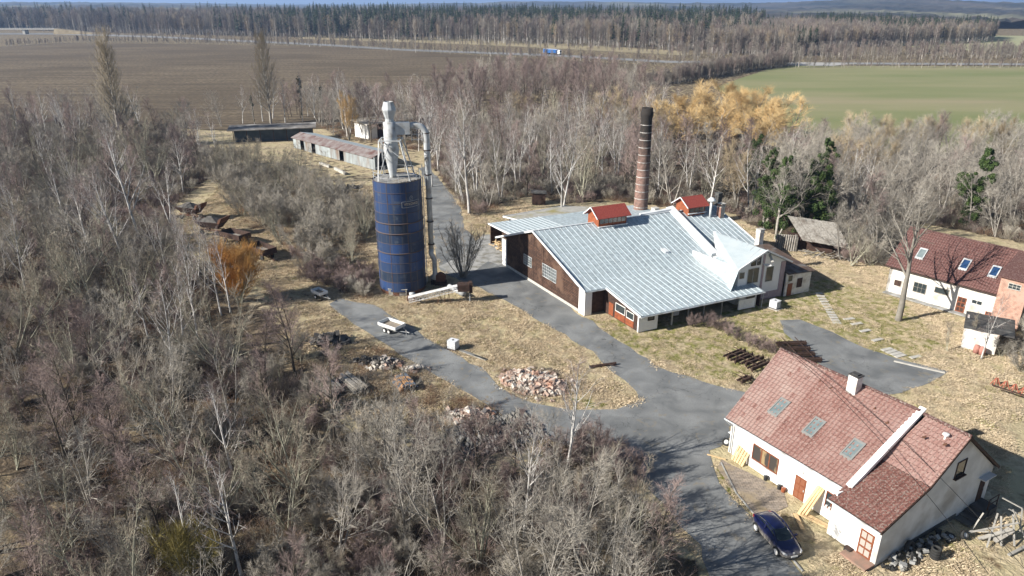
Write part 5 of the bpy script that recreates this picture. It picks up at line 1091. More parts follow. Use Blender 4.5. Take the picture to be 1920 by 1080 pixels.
# ------------------------------------------------------------------ rusty wagons in the clearing
def wagon(p, ang, kind, label):
    M = Matrix.Rotation(ang, 3, 'Z'); T = lambda x, y, z: p + M @ Vector((x, y, z)); t = thing('rusty_wagon', p, label, 'wagon', rz=ang)
    q = MB()
    if kind == 'tip':
        q.solid([T(-1.6, -.7, 1.2), T(1.6, -.7, 1.2), T(1.6, .7, 1.2), T(-1.6, .7, 1.2)], [T(-2.4, -1.3, 2.3), T(2.4, -1.3, 2.3), T(2.4, 1.3, 2.3), T(-2.4, 1.3, 2.3)]); q.build('hopper', A['dark_rust'], t)
        q = MB(); q.solid([T(-2.1, -1.1, 2.3), T(1.8, -1.1, 2.3), T(1.8, 1.1, 2.3), T(-2.1, 1.1, 2.3)], [T(-.4, -.1, 3.1), T(.2, -.1, 3.1), T(.2, .1, 3.1), T(-.4, .1, 3.1)]); q.build('load', A['dark_rubble'], t)
        q = MB(); q.solid([T(2.0, -1.3, 2.2), T(2.4, -1.3, 2.2), T(2.4, 1.3, 2.2), T(2.0, 1.3, 2.2)], [T(2.4, -1.3, 3.0), T(3.0, -1.3, 3.2), T(3.0, 1.3, 3.2), T(2.4, 1.3, 3.0)]); q.build('end_plate', A['rust'], t)
    else:
        L_, W_ = 5.0, 2.4
        for x0, x1, y0, y1 in ((-2.5, 2.5, -1.2, -1.12), (-2.5, 2.5, 1.12, 1.2), (-2.5, -2.42, -1.12, 1.12), (2.42, 2.5, -1.12, 1.12)): q.box(T((x0 + x1) / 2, (y0 + y1) / 2, 1.45), (x1 - x0, y1 - y0, .9), M)
        q.build('side_panels', A['dark_rust'], t); q = MB(); q.box(T(0, 0, 1.0), (4.8, 2.2, .1), M); q.build('floor', A['grey_wood'], t)
    q = MB(); q.beam(T(-2.2, -.5, .8), T(2.2, -.5, .8), .16); q.beam(T(-2.2, .5, .8), T(2.2, .5, .8), .16); q.beam(T(2.0, 0, .7), T(3.6, 0, .25), .1); q.build('chassis', A['rust'], t)
    for x in (-1.5, 1.5):
        for s in (-1, 1): c = T(x, s * .85, .42); dd = (T(0, s, 0) - T(0, 0, 0)).normalized(); q = MB(); q.tube(c - dd * .1, c + dd * .1, .42, n=14); q.build('wheel', A['rubber'], t)
wagon(G(360, 410), radians(-20), 'tip', 'dark tipping wagon farthest back in the left clearing')
wagon(G(400, 438), radians(-15), 'tip', 'rusty tipping wagon heaped with dark earth in the left clearing')
wagon(G(443, 455), radians(-32), 'flat', 'dark low sided wagon between the heaped wagon and the front one')
wagon(G(492, 482), radians(-42), 'flat', 'dark low sided wagon with pale floor nearest the orange willow bush')
# ------------------------------------------------------------------ heaps
def heap(name, c, rx, ry, h, n, size, m, label, cat, kindsize=(1, .6, .5), ang=0, m2=None):
    t = thing(name, c, label, cat); q = MB(); q2 = MB()
    for k in range(n):
        r = R.random() ** .5 if R.random() < .7 else min(1.35, abs(R.gauss(0, .75))); a = R.uniform(0, 2 * pi); x, y = r * cos(a) * rx, r * sin(a) * ry; ca_, sa = cos(ang), sin(ang)
        z = h * max(0, 1 - r * r) * R.uniform(.3, 1) * (1 + .5 * mnoise.noise((x * .9, y * .9, 2))); s = size * (R.uniform(.25, .8) if R.random() < .7 else R.uniform(.8, 1.9))
        M = Matrix.Rotation(R.uniform(0, 6.3), 3, 'Z') @ Matrix.Rotation(R.uniform(-.7, .7), 3, 'X') @ Matrix.Rotation(R.uniform(-.5, .5), 3, 'Y')
        (q2 if m2 and R.random() < .35 else q).box(c + Vector((x * ca_ - y * sa, x * sa + y * ca_, z + .03)), (s * kindsize[0], s * kindsize[1] * R.uniform(.7, 1.2), s * kindsize[2]), M)
    q.build('pieces', m, t)
    if m2: q2.build('darker_pieces', m2, t)
    return t
pale = mat('pale_rubble', (.56, .52, .46), (.38, .33, .28), .9, .95, c3=(.42, .24, .17), s3=.8)
brickr = mat('brick_rubble', (.40, .28, .22), (.26, .20, .17), 1.5, .95)
heap('rubble_heap', G(998, 718), 3.6, 2.4, .6, 1100, .34, pale, 'large heap of pale broken bricks and slabs on the grass island', 'rubble', ang=-.5, m2=brickr)
heap('rubble_heap', G(724, 684), 1.7, 1.1, .8, 160, .38, pale, 'small pale rubble heap beside the gravel track', 'rubble', m2=A['dark_rubble'])
heap('rubble_heap', G(782, 692), 1.9, .8, .25, 90, .28, pale, 'thin scatter of pale bricks right of the small rubble heap', 'rubble', m2=brickr)
heap('rubble_heap', G(885, 782), 2.6, 1.4, .7, 220, .36, pale, 'pale brick rubble at the upper edge of the stacked grey slabs', 'rubble', m2=brickr)
heap('earth_heap', G(618, 640), 2.4, 1.5, .9, 200, .5, A['dark_rubble'], 'dark stony earth heap left of the gravel track', 'heap')
heap('earth_heap', G(690, 678), 1.8, .9, .5, 120, .36, A['dark_rubble'], 'dark stone heap just left of the small pale rubble', 'heap')
heap('rubble_heap', G(985, 560), .01, .01, .01, 1, .4, A['slab'], 'single pale block lying on the verge by the road', 'rubble') if False else None
# stacked grey slabs in rows near the road edge
t = thing('slab_rows', G(940, 815), 'long rows of stacked grey roof slabs half hidden by bare bushes', 'slabs'); q = MB(); q2 = MB()
pa, pb = G(880, 840), G(1025, 800); dr_ = (pb - pa).normalized(); dn = Vector((-dr_.y, dr_.x, 0))
for i in range(9):
    for k in range(30):
        p = pa + dn * (i * .58 - 1.4) + dr_ * (k * .27 - .8 + R.uniform(-.06, .06)) ; hh = R.uniform(.12, .42)
        if R.random() < .10: continue
        (q if R.random() < .6 else q2).box(p + Vector((0, 0, hh / 2)), (.13, .5, hh), Matrix.Rotation(atan2(dr_.y, dr_.x) + R.uniform(-.2, .2), 3, 'Z') @ Matrix.Rotation(R.uniform(.15, .6), 3, 'Y'))
q.build('slabs', mat('grey_slabs', (.20, .195, .19), (.14, .138, .132), 2, .95), t); q2.build('mossy_slabs', mat('mossy_slabs', (.13, .125, .11), (.20, .19, .18), 2, .95), t)
# timber piles on the left of the track
def timber(c, ang, L_, n, w, label, m, lay=3, name='timber_pile'):
    t = thing(name, c, label, 'timber'); q = MB()
    for l in range(lay):
        for k in range(n - l):
            o_ = Vector((-sin(ang), cos(ang), 0)) * ((k - n / 2 + l / 2) * w * 1.15 + R.uniform(-.04, .04)); dd = Vector((cos(ang + R.uniform(-.05, .05)), sin(ang), R.uniform(-.01, .01))) * L_ / 2 * R.uniform(.8, 1.05)
            p = c + o_ + Vector((0, 0, .15 + l * w * .8)); q.beam(p - dd, p + dd, w * .8, w * .6)
    q.build('beams', m, t); q = MB()
    for s in (-.6, .6): p = c + Vector((cos(ang), sin(ang), 0)) * L_ * .5 * s; dn_ = Vector((-sin(ang), cos(ang), 0)) * n * w * .6; q.beam(p - dn_ + Vector((0, 0, .06)), p + dn_ + Vector((0, 0, .06)), .12)
    q.build('bearers', A['dark_rust'], t); return t
timber(G(622, 728), ang2((600, 700), (640, 745)), 4.2, 8, .24, 'stack of weathered grey poles left of the other timber', A['grey_wood'])
timber(G(665, 722), ang2((645, 705), (690, 740)), 4.2, 6, .26, 'stack of weathered grey boards right of the grey poles', A['grey_wood'])
timber(G(762, 722), ang2((750, 708), (775, 740)), 2.8, 9, .2, 'tidy stack with dark sheets on pale orange boards by the bushes', mat('orange_wood', (.42, .24, .12), (.10, .12, .15), 1.6, .9, lo=.48, hi=.52), 4)
t = thing('board_strip', G(880, 665), 'long grey concrete boards lying beside the caged container', 'boards'); q = MB()
for k in range(3): a, b = G(862, 658 + 2 * k), G(912, 676 + 2 * k); q.beam(a + Vector((0, k * .3, .08)), b + Vector((0, k * .3, .08)), .28, .1)
q.build('boards', A['concrete'], t)
t = thing('fallen_trunk', G(1130, 690), 'dark rotten trunk lying at the tip of the grass island', 'log'); q = MB(); q.path([G(1105, 690) + Vector((0, 0, .15)), G(1155, 684) + Vector((0, 0, .2))], .16, 8); q.build('trunk', A['dark_rust'], t); q = MB(); q.spike(G(1140, 686) + Vector((0, 0, .2)), G(1165, 695) + Vector((0, 0, .5)), .08); q.build('branch_stub', A['dark_rust'], t)
for i, (a, b) in enumerate((((628, 318), (648, 328)), ((600, 308), (618, 314)))):
    t = thing('wall_remnant', G(*a), ('pale broken wall remnant on the grass below the long shed', 'shorter pale wall remnant just above its longer neighbour')[i], 'ruin'); q = MB(); q.beam(G(*a) + Vector((0, 0, .3)), G(*b) + Vector((0, 0, .25)), .5, .6); q.build('pieces', A['slab'], t)
heap('rubble_heap', G(655, 352), 2.5, 1.5, .6, 90, .5, A['dark_rubble'], 'dark rubble scatter beyond the blue silo on its left', 'rubble')
# ------------------------------------------------------------------ rusty steel frames behind the house
def frames(c, ang, n, L_, label, m, sp=1.45):
    t = thing('rusty_rack', c, label, 'scrap frames'); dx = Vector((cos(ang), sin(ang), 0)); dy = Vector((-dx.y, dx.x, 0))
    for k in range(n):
        q = MB(); o_ = c + dy * ((k - n / 2) * sp) + dx * R.uniform(-.3, .3)
        q.beam(o_ - dx * L_ / 2 + Vector((0, 0, .35)), o_ + dx * L_ / 2 + Vector((0, 0, .38)), .16, .34); q.beam(o_ - dx * L_ / 2 + dy * .55 + Vector((0, 0, .3)), o_ + dx * L_ / 2 + dy * .55 + Vector((0, 0, .33)), .12, .22)
        for s in (-.42, -.1, .2, .42): p = o_ + dx * L_ * s; q.beam(p + Vector((0, 0, .3)), p + dy * .75 + Vector((0, 0, .28)), .09)
        for s in (-.45, .45): p = o_ + dx * L_ * s; q.beam(p, p + Vector((0, 0, .75)), .09)
        q.build('frame_beam', m, t)
    q = MB()
    for s in (-.2, .25): p = c + dx * L_ * s; q.beam(p - dy * n * sp * .45 + Vector((0, 0, .5)), p + dy * n * sp * .5 + Vector((0, 0, .55)), .06)
    q.build('cross_bar', m, t); return t
fa1 = ang2((1362, 675), (1400, 660))
frames(G(1396, 676), fa1, 4, 3.0, 'rusty steel frames on the left between the road and the house roof', A['dark_rust'], 1.1)
frames(G(1494, 660), radians(3), 4, 3.4, 'rusty steel frames on the right beside the asphalt yard', A['dark_rust'], 1.35)
frames(G(1390, 712), fa1, 1, 1.6, 'single rusty frame end right beside the left roof edge of the house', A['dark_rust'])
# red trestle row at the right edge
t = thing('red_trestles', G(1890, 728), 'row of small red metal trestles at the right edge', 'trestles')
for k in range(5):
    p = G(1866 + 17 * k, 722 + 6 * k); q = MB()
    for s in (-.35, .35): q.beam(p + Vector((s, -.25, 0)), p + Vector((s * .2, 0, .85)), .09); q.beam(p + Vector((s, .25, 0)), p + Vector((s * .2, 0, .85)), .09)
    q.build('trestle', mat('red_paint', (.33, .11, .07), (.26, .08, .05), 3, .8) if 'red_paint' not in bpy.data.materials else bpy.data.materials['red_paint'], t)
q = MB(); q.beam(G(1866, 722, .9) + Vector((-.3, 0, 0)), G(1935, 746, .9), .12); q.build('rail', A['dark_rust'], t)
# concrete path slabs
t = thing('path_slabs', G(1680, 660), 'pale concrete path slabs in the grass beside the yard strip', 'path slabs'); q = MB()
for u, v in ((1592, 598), (1606, 607), (1622, 620), (1645, 637), (1663, 655), (1671, 659), (1680, 663), (1688, 667), (1717, 669)):
    p = G(u, v); q.box(p + Vector((0, 0, .01)), (1.5, .5, .07), Matrix.Rotation(radians(20) + R.uniform(-.08, .08), 3, 'Z'))
for k in range(12):
    a = G(1536 + k * 3, 570 + k * 5 - 20); q.box(a + Vector((0, 0, -.0)), (1.0, .55, .05), Matrix.Rotation(R.uniform(-.2, .2), 3, 'Z'))
q.build('slabs', A['slab'], t)
q = MB(); q.beam(G(1676, 677, .06), G(1772, 699, .06), .22, .12); tag(q.build('kerb', A['slab']), 'pale kerb stones along the yard strip', None, None, 'structure')
# ------------------------------------------------------------------ things around the house
def tyre(p, r, w, axis, label, rim=False, group=None):
    t = thing('tyre', p, label, 'tyre', group); q = MB(); a = Vector(axis).normalized(); n = 20; u_ = a.orthogonal().normalized(); v_ = a.cross(u_)
    ring = [(r * .62, -w / 2), (r * .93, -w / 2), (r, -w / 4), (r, w / 4), (r * .93, w / 2), (r * .62, w / 2)]
    for k in range(n):
        c_, s_ = cos(2 * pi * k / n), sin(2 * pi * k / n)
        for rr2, ww in ring: q.v.append(tuple(p + u_ * (c_ * rr2) + v_ * (s_ * rr2) + a * ww))
    m_ = len(ring)
    for k in range(n):
        for i in range(m_): k2 = (k + 1) % n; i2 = (i + 1) % m_; q.f.append((k * m_ + i, k2 * m_ + i, k2 * m_ + i2, k * m_ + i2))
    q.build('rubber', A['rubber'], t, True)
    if rim: q = MB(); q.tube(p - a * .05, p + a * .05, r * .55, n=16); q.build('rim', A['steel'], t)
    return t
tp = G(1752, 1046)
for k, lb in enumerate(('lowest tyre of the upright stack on the grass by the gable', 'second lowest tyre of the upright stack by the gable', 'third tyre up of the stack on the grass by the gable', 'topmost tyre of the stack on the grass by the gable')): tyre(tp + Vector((0, 0, .12 + .22 * k)), .34, .21, (0, 0, 1), lb)
tyre(G(1361, 834) + Vector((0, 0, .3)), .36, .22, (-.5, -.75, .6), 'tyre lying on the verge at the left corner of the house', True)
tyre(Hh(.35, 3.4, .45), .48, .25, (HR[0], HR[1], .25), 'large old tyre leaning on the house gable wall')
tyre(Hh(1.6, 8.2, .35), .33, .22, (.3, -.8, .5), 'tyre with a shiny rim lying by junk near the gable steps', True)
tyre(Hh(1.2, 7.2, .3), .33, .22, (.1, -.2, .9), 'tyre with pale rim lying flat next to the gable junk', True)
t = thing('junk_pile', Hh(.9, 1.6, 0), 'pile of scrap tubes and bags along the foot of the house gable', 'junk'); q = MB(); q2 = MB()
for k in range(90):
    p = Hh(R.uniform(.2, 1.3), R.uniform(.4, 7.5), R.uniform(.05, .35)); s = R.uniform(.1, .35); (q if R.random() < .5 else q2).box(p, (s, s * R.uniform(.3, 1.4), s * .6), Matrix.Rotation(R.uniform(0, 6), 3, 'Z') @ Matrix.Rotation(R.uniform(-1, 1), 3, 'X'))
q.build('pale_scrap', A['concrete'], t); q2.build('dark_scrap', A['rubber'], t)
t = thing('timber_trestles', Hh(3, 11, 0), 'tangle of grey wooden trestles and frames beside the gable steps', 'trestles'); q = MB()
for (a, b, w) in (((1.4, 8.5, .2), (3.4, 11.6, 1.3), .14), ((3.0, 8.6, .1), (2.0, 11.5, 1.2), .12), ((1.5, 9.3, .1), (1.6, 10.2, 1.5), .1), ((3.4, 9.8, 0), (2.5, 10.8, 1.6), .12), ((3.9, 10.6, 0), (2.9, 11.6, 1.7), .12), ((3.9, 12.1, 0), (2.6, 12.2, 1.7), .1), ((1.6, 12.6, 1.9), (3.0, 12.6, 1.9), .1), ((3.0, 12.6, 1.9), (3.4, 12.3, .1), .1), ((2.2, 12.6, 1.3), (3.1, 12.6, 1.3), .1), ((4.2, 9.2, .06), (4.4, 11.6, .1), .2), ((1.5, 9, .3), (2.6, 9.3, .9), .1), ((2.2, 9.0, .1), (3.2, 10.7, .9), .22), ((2.4, 9.1, .2), (3.4, 10.9, 1.0), .16)):
    q.beam(Hh(*a), Hh(*b), w, w * .5)
q.build('beams', mat('pale_timber', (.36, .34, .30), (.26, .25, .23), 3, .9), t); q = MB(); q.beam(Hh(2.9, 9.6, .2), Hh(3.3, 11.0, .9), .55, .05); q.build('panel', A['grey_wood'], t)
t = thing('leaning_planks', Hh(-14, .9, 0), 'short new planks leaning on the house wall left of the window', 'planks'); q = MB()
for k in range(5): q.beam(Hh(-14.0 + .27 * k, .75, 0), Hh(-13.9 + .27 * k, 1.3, 1.35 - .05 * k), .24, .04)
q.build('planks', A['raw_wood'], t)
t = thing('leaning_boards', Hh(-6.2, .5, 0), 'long new boards leaning on the house wall right of the door', 'boards'); q = MB()
for k in range(3): q.beam(Hh(-6.35 + .2 * k, -.15 + .1 * k, 0), Hh(-6.0 + .2 * k, 1.28, 2.35), .26, .05)
q.build('boards', A['raw_wood'], t)
t = thing('lying_boards', Hh(-5.3, .3, 0), 'new boards lying on the ground below the small house window', 'boards'); q = MB(); q.beam(Hh(-6.3, .3, .08), Hh(-4.0, .7, .1), .28, .06); q.beam(Hh(-6.5, -.3, .05), Hh(-5.0, -1.3, .08), .3, .06); q.beam(Hh(-6.2, -.1, .1), Hh(-3.9, .3, .25), .2, .06); q.build('boards', A['raw_wood'], t)
q = MB(); q.beam(Hh(-15.6, -.6, .06), Hh(-14.2, .2, .1), .14, .06); tag(recentre(q.build('loose_lath', A['raw_wood']), Hh(-15, -.2, 0)), 'single pale lath lying on the verge by the left house corner', 'lath')
for i, (a, m_, lb) in enumerate(((-10.6, 'rubber', 'small black bucket at the house wall below the large window'), (-9.2, 'rubber', 'black canister at the house wall left of the orange one'), (-8.8, 'red_wood', 'orange canister at the house wall beside the door'))):
    p = Hh(a, 1.05, 0); t = thing('bucket' if i == 0 else 'canister', p, lb, 'bucket' if i == 0 else 'canister'); q = MB(); q.lathe([(.0, 0), (.15, 0), (.18, .38), (.16, .4), (.0, .36)], p, 12); q.build('body', A[m_], t); q = MB(); q.path([p + Vector((-.12, 0, .38)), p + Vector((0, 0, .5)), p + Vector((.12, 0, .38))], .015, 4); q.build('handle', A['steel'], t)
t = thing('scrap_box', Hh(-1.8, -.25, 0), 'small black box on the ground left of the porch door', 'box'); q = MB(); q.box(Hh(-1.9, -.3, .14), (.5, .35, .28), Matrix.Rotation(radians(-60), 3, 'Z')); q.build('box', A['rubber'], t); q = MB(); q.box(Hh(-1.9, -.3, .29), (.54, .39, .03), Matrix.Rotation(radians(-60), 3, 'Z')); q.build('lid', A['dark_rust'], t)
t = thing('flower_box', Hh(-4.8, 1.15, 1.0), 'small white pots on the sill of the small house window', 'pots'); q = MB()
for k in range(3): q.lathe([(.0, 0), (.07, 0), (.09, .15), (0, .15)], Hh(-5.1 + .28 * k, 1.26, 1.03), 10)
q.build('pots', A['white_paint'], t)
t = thing('wall_cabinet', Hh(-15.4, 2.6, 0), 'small grey metal box with a lid behind the left corner of the house', 'cabinet'); q = MB(); q.box(Hh(-15.4, 2.4, .9), (.6, .5, .7), Matrix.Rotation(radians(-60), 3, 'Z')); q.build('body', A['dark_rust'], t); q = MB(); q.box(Hh(-15.4, 2.4, 1.3), (.9, .8, .06), Matrix.Rotation(radians(-60), 3, 'Z')); q.build('lid', A['cap_metal'], t)
# ------------------------------------------------------------------ lorry and bridge on the highway
lp = G(1036, 102.5); lp.z = .14; la = ang2((1000, 101), (1070, 105)); M_ = Matrix.Rotation(la, 3, 'Z'); T = lambda x, y, z: lp + M_ @ Vector((x, y, z))
lo = thing('lorry', lp, 'blue and white articulated lorry driving on the highway', 'lorry', rz=la)
q = MB(); q.box(T(-1.5, 0, 2.5), (13.6, 2.5, 2.8), M_); q.build('trailer_box', A['blue_tarp'], lo)
q = MB(); q.box(T(-1.5, 0, 3.95), (13.7, 2.56, .12), M_); q.box(T(-8.33, 0, 2.5), (.08, 2.56, 2.8), M_); q.build('white_edging', A['white_paint'], lo)
q = MB(); q.box(T(6.6, 0, 2.1), (2.0, 2.4, 2.9), M_); q.build('cab', A['white_paint'], lo); q = MB(); q.box(T(7.62, 0, 2.5), (.05, 2.1, .9), M_); q.build('windscreen', A['glass'], lo)
q = MB()
for i in range(6): q.lathe([(random.Random(i).uniform(.2, .35) * 0, 0)], (0, 0, 0), 3) if False else None
for x in (-6.3, -5.0, -3.7, 4.3, 6.9):
    q = MB(); q.tube(T(x, -1.2, .5), T(x, 1.2, .5), .5, n=14); q.build('wheels', A['rubber'], lo)
sw1 = MB()
for i in range(5): sw1.path([T(-6 + i * .5, -1.27, 2 + .3 * i), T(-4.5 + i * .8, -1.27, 2.6 + .2 * i), T(-3.0 + i * .5, -1.27, 2.0 + .3 * i)], .05, 4)
sw1.build('pale_swirl', A['skyglass'], lo)
bp0, bp1 = G(-160, 64), G(108, 64)
bt_ = thing('road_bridge', G(60, 75), 'pale concrete road bridge at the far left edge', 'bridge')
q = MB(); q.beam(Vector((bp0.x, bp0.y, 6.6)), Vector((bp1.x, bp1.y, 6.3)), 11, 1.0) if False else q.solid([Vector((bp0.x, bp0.y - 5, 5.6)), Vector((bp1.x, bp1.y - 5, 5.6)), Vector((bp1.x, bp1.y + 5, 5.6)), Vector((bp0.x, bp0.y + 5, 5.6))], [Vector((bp0.x, bp0.y - 5, 6.6)), Vector((bp1.x, bp1.y - 5, 6.6)), Vector((bp1.x, bp1.y + 5, 6.6)), Vector((bp0.x, bp0.y + 5, 6.6))])
q.build('deck', A['slab'], bt_)
for f in (.45, .78):
    p = bp0.lerp(bp1, f); q = MB(); q.box(Vector((p.x, p.y, 2.8)), (3.0, 8, 5.6)); q.build('pier', A['slab'], bt_)
q = MB(); 
for k in range(60): p = bp0.lerp(bp1, k / 59); q.box(Vector((p.x, p.y - 4.8, 7.1)), (.12, .12, 1.0))
q.beam(Vector((bp0.x, bp0.y - 4.8, 7.6)), Vector((bp1.x, bp1.y - 4.8, 7.6)), .15); q.build('railing', A['steel'], bt_)
ge = MB(); p = bp1; ge.solid([Vector((p.x, p.y - 9, 0)), Vector((p.x + 60, p.y - 9, 0)), Vector((p.x + 60, p.y + 9, 0)), Vector((p.x, p.y + 9, 0))], [Vector((p.x, p.y - 5, 6.5)), Vector((p.x + 1, p.y - 5, 6.5)), Vector((p.x + 1, p.y + 5, 6.5)), Vector((p.x, p.y + 5, 6.5))]); tag(ge.build('embankment', mat('bank_grass', (.20, .16, .10), (.28, .23, .15), .2, .95)), 'grassy embankment at the end of the bridge', None, None, 'structure')
# ------------------------------------------------------------------ vegetation: bare trees grown branch by branch
def rdir(rng, d, ang):
    d = d.normalized(); a = d.orthogonal().normalized(); b = d.cross(a); t = rng.uniform(0, 2 * pi)
    return (d * cos(ang) + (a * cos(t) + b * sin(t)) * sin(ang)).normalized()
def limb(rng, p, d, L, n, wob, up):
    pts = [Vector(p)]; ds = [d.normalized()]
    for i in range(n):
        d = (d + Vector((rng.uniform(-wob, wob), rng.uniform(-wob, wob), rng.uniform(-wob, wob) + up))).normalized(); pts.append(pts[-1] + d * (L / n)); ds.append(d)
    return pts, ds
def at_(pts, ds, t):
    x = t * (len(pts) - 1); i = min(int(x), len(pts) - 2); return pts[i].lerp(pts[i + 1], x - i), ds[min(i + 1, len(ds) - 1)]
def grow(seed, H=9, r0=.14, stems=1, stem_ang=.15, base=.25, n1=10, l1=.42, a1=.8, up1=.10, n2=7, l2=.45, a2=.75, n3=9, l3=.9, a3=.6, tw=.015, up3=.0, wob=.12, lim_in_trunk=1, sides=5, crownshape=0.0, wob2=.2, up2=.06):
    rng = random.Random(seed); tr = MB(); cr = MB()
    for s in range(stems):
        d = rdir(rng, Vector((0, 0, 1)), stem_ang * rng.uniform(.4, 1.3) if stems > 1 else rng.uniform(0, .06)); Hs = H * rng.uniform(.78, 1) if stems > 1 else H; r_ = r0 * (rng.uniform(.7, 1) if stems > 1 else 1)
        n = 7; pts, ds = limb(rng, (rng.uniform(-.15, .15) * (stems > 1), rng.uniform(-.15, .15) * (stems > 1), -.3), d, Hs, n, wob * .5, .05)
        tr.path(pts, [r_ * (1 - .93 * (i / n) ** .9) + .008 for i in range(n + 1)], 6 if sides > 4 else 5, False)
        for i in range(n1):
            t = base + (1 - base) * ((i + rng.random()) / n1); p, dd = at_(pts, ds, min(t, .985))
            k = 1 - crownshape * abs((t - base) / (1 - base) - .35) ; L1 = Hs * l1 * (1.12 - .75 * (t - base) / (1 - base)) * rng.uniform(.75, 1.2) * k
            a = a1 * rng.uniform(.75, 1.25) * (1.1 - .5 * (t - base) / (1 - base)); p1, d1 = limb(rng, p, rdir(rng, dd, a), L1, 4, wob, up1)
            rb = max(.022, r_ * (1 - .85 * t) * .55)
            (tr if lim_in_trunk else cr).path(p1, [rb * (1 - .82 * j / 4) for j in range(5)], sides, False)
            for j in range(n2):
                u = .15 + .85 * (j + rng.random()) / n2; q, e = at_(p1, d1, min(u, .97)); L2 = max(.5, L1 * l2 * (1.15 - .6 * u) * rng.uniform(.7, 1.25)); p2, d2 = limb(rng, q, rdir(rng, e, a2 * rng.uniform(.6, 1.3)), L2, 3, wob2, up2)
                r2 = max(.016, rb * (1 - .7 * u) * .55)
                (tr if lim_in_trunk > 1 else cr).path(p2, [r2 * (1 - .7 * m / 3) for m in range(4)], 3, False)
                for m in range(n3):
                    w = (m + rng.random()) / n3; x, y = at_(p2, d2, min(w, .99)); e3 = rdir(rng, y, a3 * rng.uniform(.4, 1.4)); e3.z += up3
                    L3 = l3 * rng.uniform(.5, 1.2); cr.spike(x, x + e3 * L3, tw)
                    x2 = x + e3 * L3 * .4; e4 = rdir(rng, e3, .6); e4.z += up3; cr.spike(x2, x2 + e4 * L3 * .6, tw * .75)
    return tr.mesh('trunk', smooth=True), cr.mesh('crown')
VAR = {}
def kind(name, n, mt, mc, **kw):
    VAR[name] = []
    for i in range(n):
        k = dict(kw); k['H'] = kw.get('H', 9)
        a, b = grow(hash((name, i)) % 99991 if False else sum(map(ord, name)) * 31 + i, **k); a.materials.append(mt); b.materials.append(mc); VAR[name].append((a, b, k['H']))
kind('bare', 6, A['bark_grey'], A['twig_grey'], H=9.5, stems=3, stem_ang=.42, base=.18, r0=.12, n1=7, n2=7, n3=5, l3=.8, a1=.85, up1=.1, l1=.46, wob=.16, wob2=.26, tw=.012, lim_in_trunk=2)
kind('bare2', 5, A['bark_green'], A['twig_brown'], H=8, stems=5, stem_ang=.5, n1=6, n2=6, n3=5, l3=.7, a1=.65, base=.18, r0=.10, wob=.16, wob2=.26, tw=.012, lim_in_trunk=2)
kind('purple', 4, A['bark_dark'], A['twig_purple'], H=10, stems=1, n1=20, n2=8, n3=6, l1=.33, l3=.7, a1=.8, base=.2, r0=.15, tw=.012)
kind('birch', 6, A['bark_birch'], A['twig_purple'], H=12, stems=1, r0=.17, n1=14, l1=.36, a1=.65, up1=.10, n2=5, n3=6, l3=.9, base=.28, tw=.010, up3=-.25, lim_in_trunk=2, wob=.10)
kind('birch2', 4, A['bark_birch'], A['twig_purple'], H=13, stems=2, stem_ang=.18, r0=.17, n1=10, l1=.42, a1=.55, up1=.09, n2=6, n3=5, l3=.9, base=.3, tw=.010, up3=-.2, lim_in_trunk=2, wob=.12)
kind('big', 3, A['bark_grey'], A['twig_grey'], H=14, stems=3, stem_ang=.32, r0=.24, n1=9, n2=8, n3=6, l1=.42, l3=.9, base=.3, tw=.013, wob=.16, wob2=.26, lim_in_trunk=2)
kind('yard', 1, A['bark_pale'], A['twig_pale'], H=13, stems=1, r0=.36, n1=13, n2=8, n3=5, l1=.52, l3=.8, base=.34, tw=.011, wob=.16, wob2=.26, lim_in_trunk=2)
kind('poplar', 2, A['bark_grey'], A['twig_poplar'], H=28, stems=2, stem_ang=.04, r0=.28, n1=46, l1=.26, a1=.62, up1=.20, n2=6, n3=4, l2=.45, a2=.35, a3=.35, l3=1.5, base=.14, tw=.018, up3=.5, wob=.05, wob2=.06, up2=.2)
kind('willow', 3, A['bark_grey'], A['twig_gold'], H=12, stems=4, stem_ang=.5, r0=.24, n1=13, n2=9, n3=7, l1=.36, l3=1.2, a1=.75, a3=.6, base=.22, tw=.016, up3=.15, wob2=.25)
kind('tan', 3, A['bark_grey'], A['twig_tan'], H=11, stems=3, stem_ang=.38, r0=.18, n1=9, n2=8, n3=7, l1=.38, l3=1.2, a1=.65, base=.2, tw=.02, up3=.2)
kind('shrub', 4, A['bark_green'], A['twig_grey'], H=4.5, stems=12, stem_ang=.6, r0=.04, n1=6, n2=4, n3=6, l1=.45, l3=.6, a1=.45, base=.15, tw=.013, sides=3)
kind('shrub2', 3, A['bark_dark'], A['twig_purple'], H=3.5, stems=12, stem_ang=.7, r0=.03, n1=6, n2=4, n3=6, l1=.45, l3=.55, a1=.5, base=.1, tw=.012, sides=3)
kind('yellow', 2, A['bark_green'], A['twig_yellow'], H=3.8, stems=14, stem_ang=.5, r0=.03, n1=6, n2=4, n3=6, l1=.4, l3=.6, a1=.4, base=.1, tw=.013, sides=3, up3=.3)
kind('orangebush', 1, A['bark_green'], A['twig_orange'], H=5.0, stems=14, stem_ang=.42, r0=.035, n1=7, n2=5, n3=8, l1=.34, l3=.8, a1=.35, base=.1, tw=.014, sides=3, up3=.6)
kind('vase', 1, A['bark_grey'], A['twig_brown'], H=6.5, stems=30, stem_ang=.55, r0=.05, n1=5, n2=3, n3=3, l1=.22, l3=.5, a1=.25, base=.3, tw=.012, sides=3)
kind('sapling', 3, A['bark_green'], A['twig_brown'], H=6, stems=3, stem_ang=.15, r0=.05, n1=8, n2=4, n3=5, l1=.2, l3=.45, a1=.5, base=.25, tw=.011, sides=3)
PLACED = []
def bbox(P): xs = [p[0] for p in P]; ys = [p[1] for p in P]; return min(xs), max(xs), min(ys), max(ys)
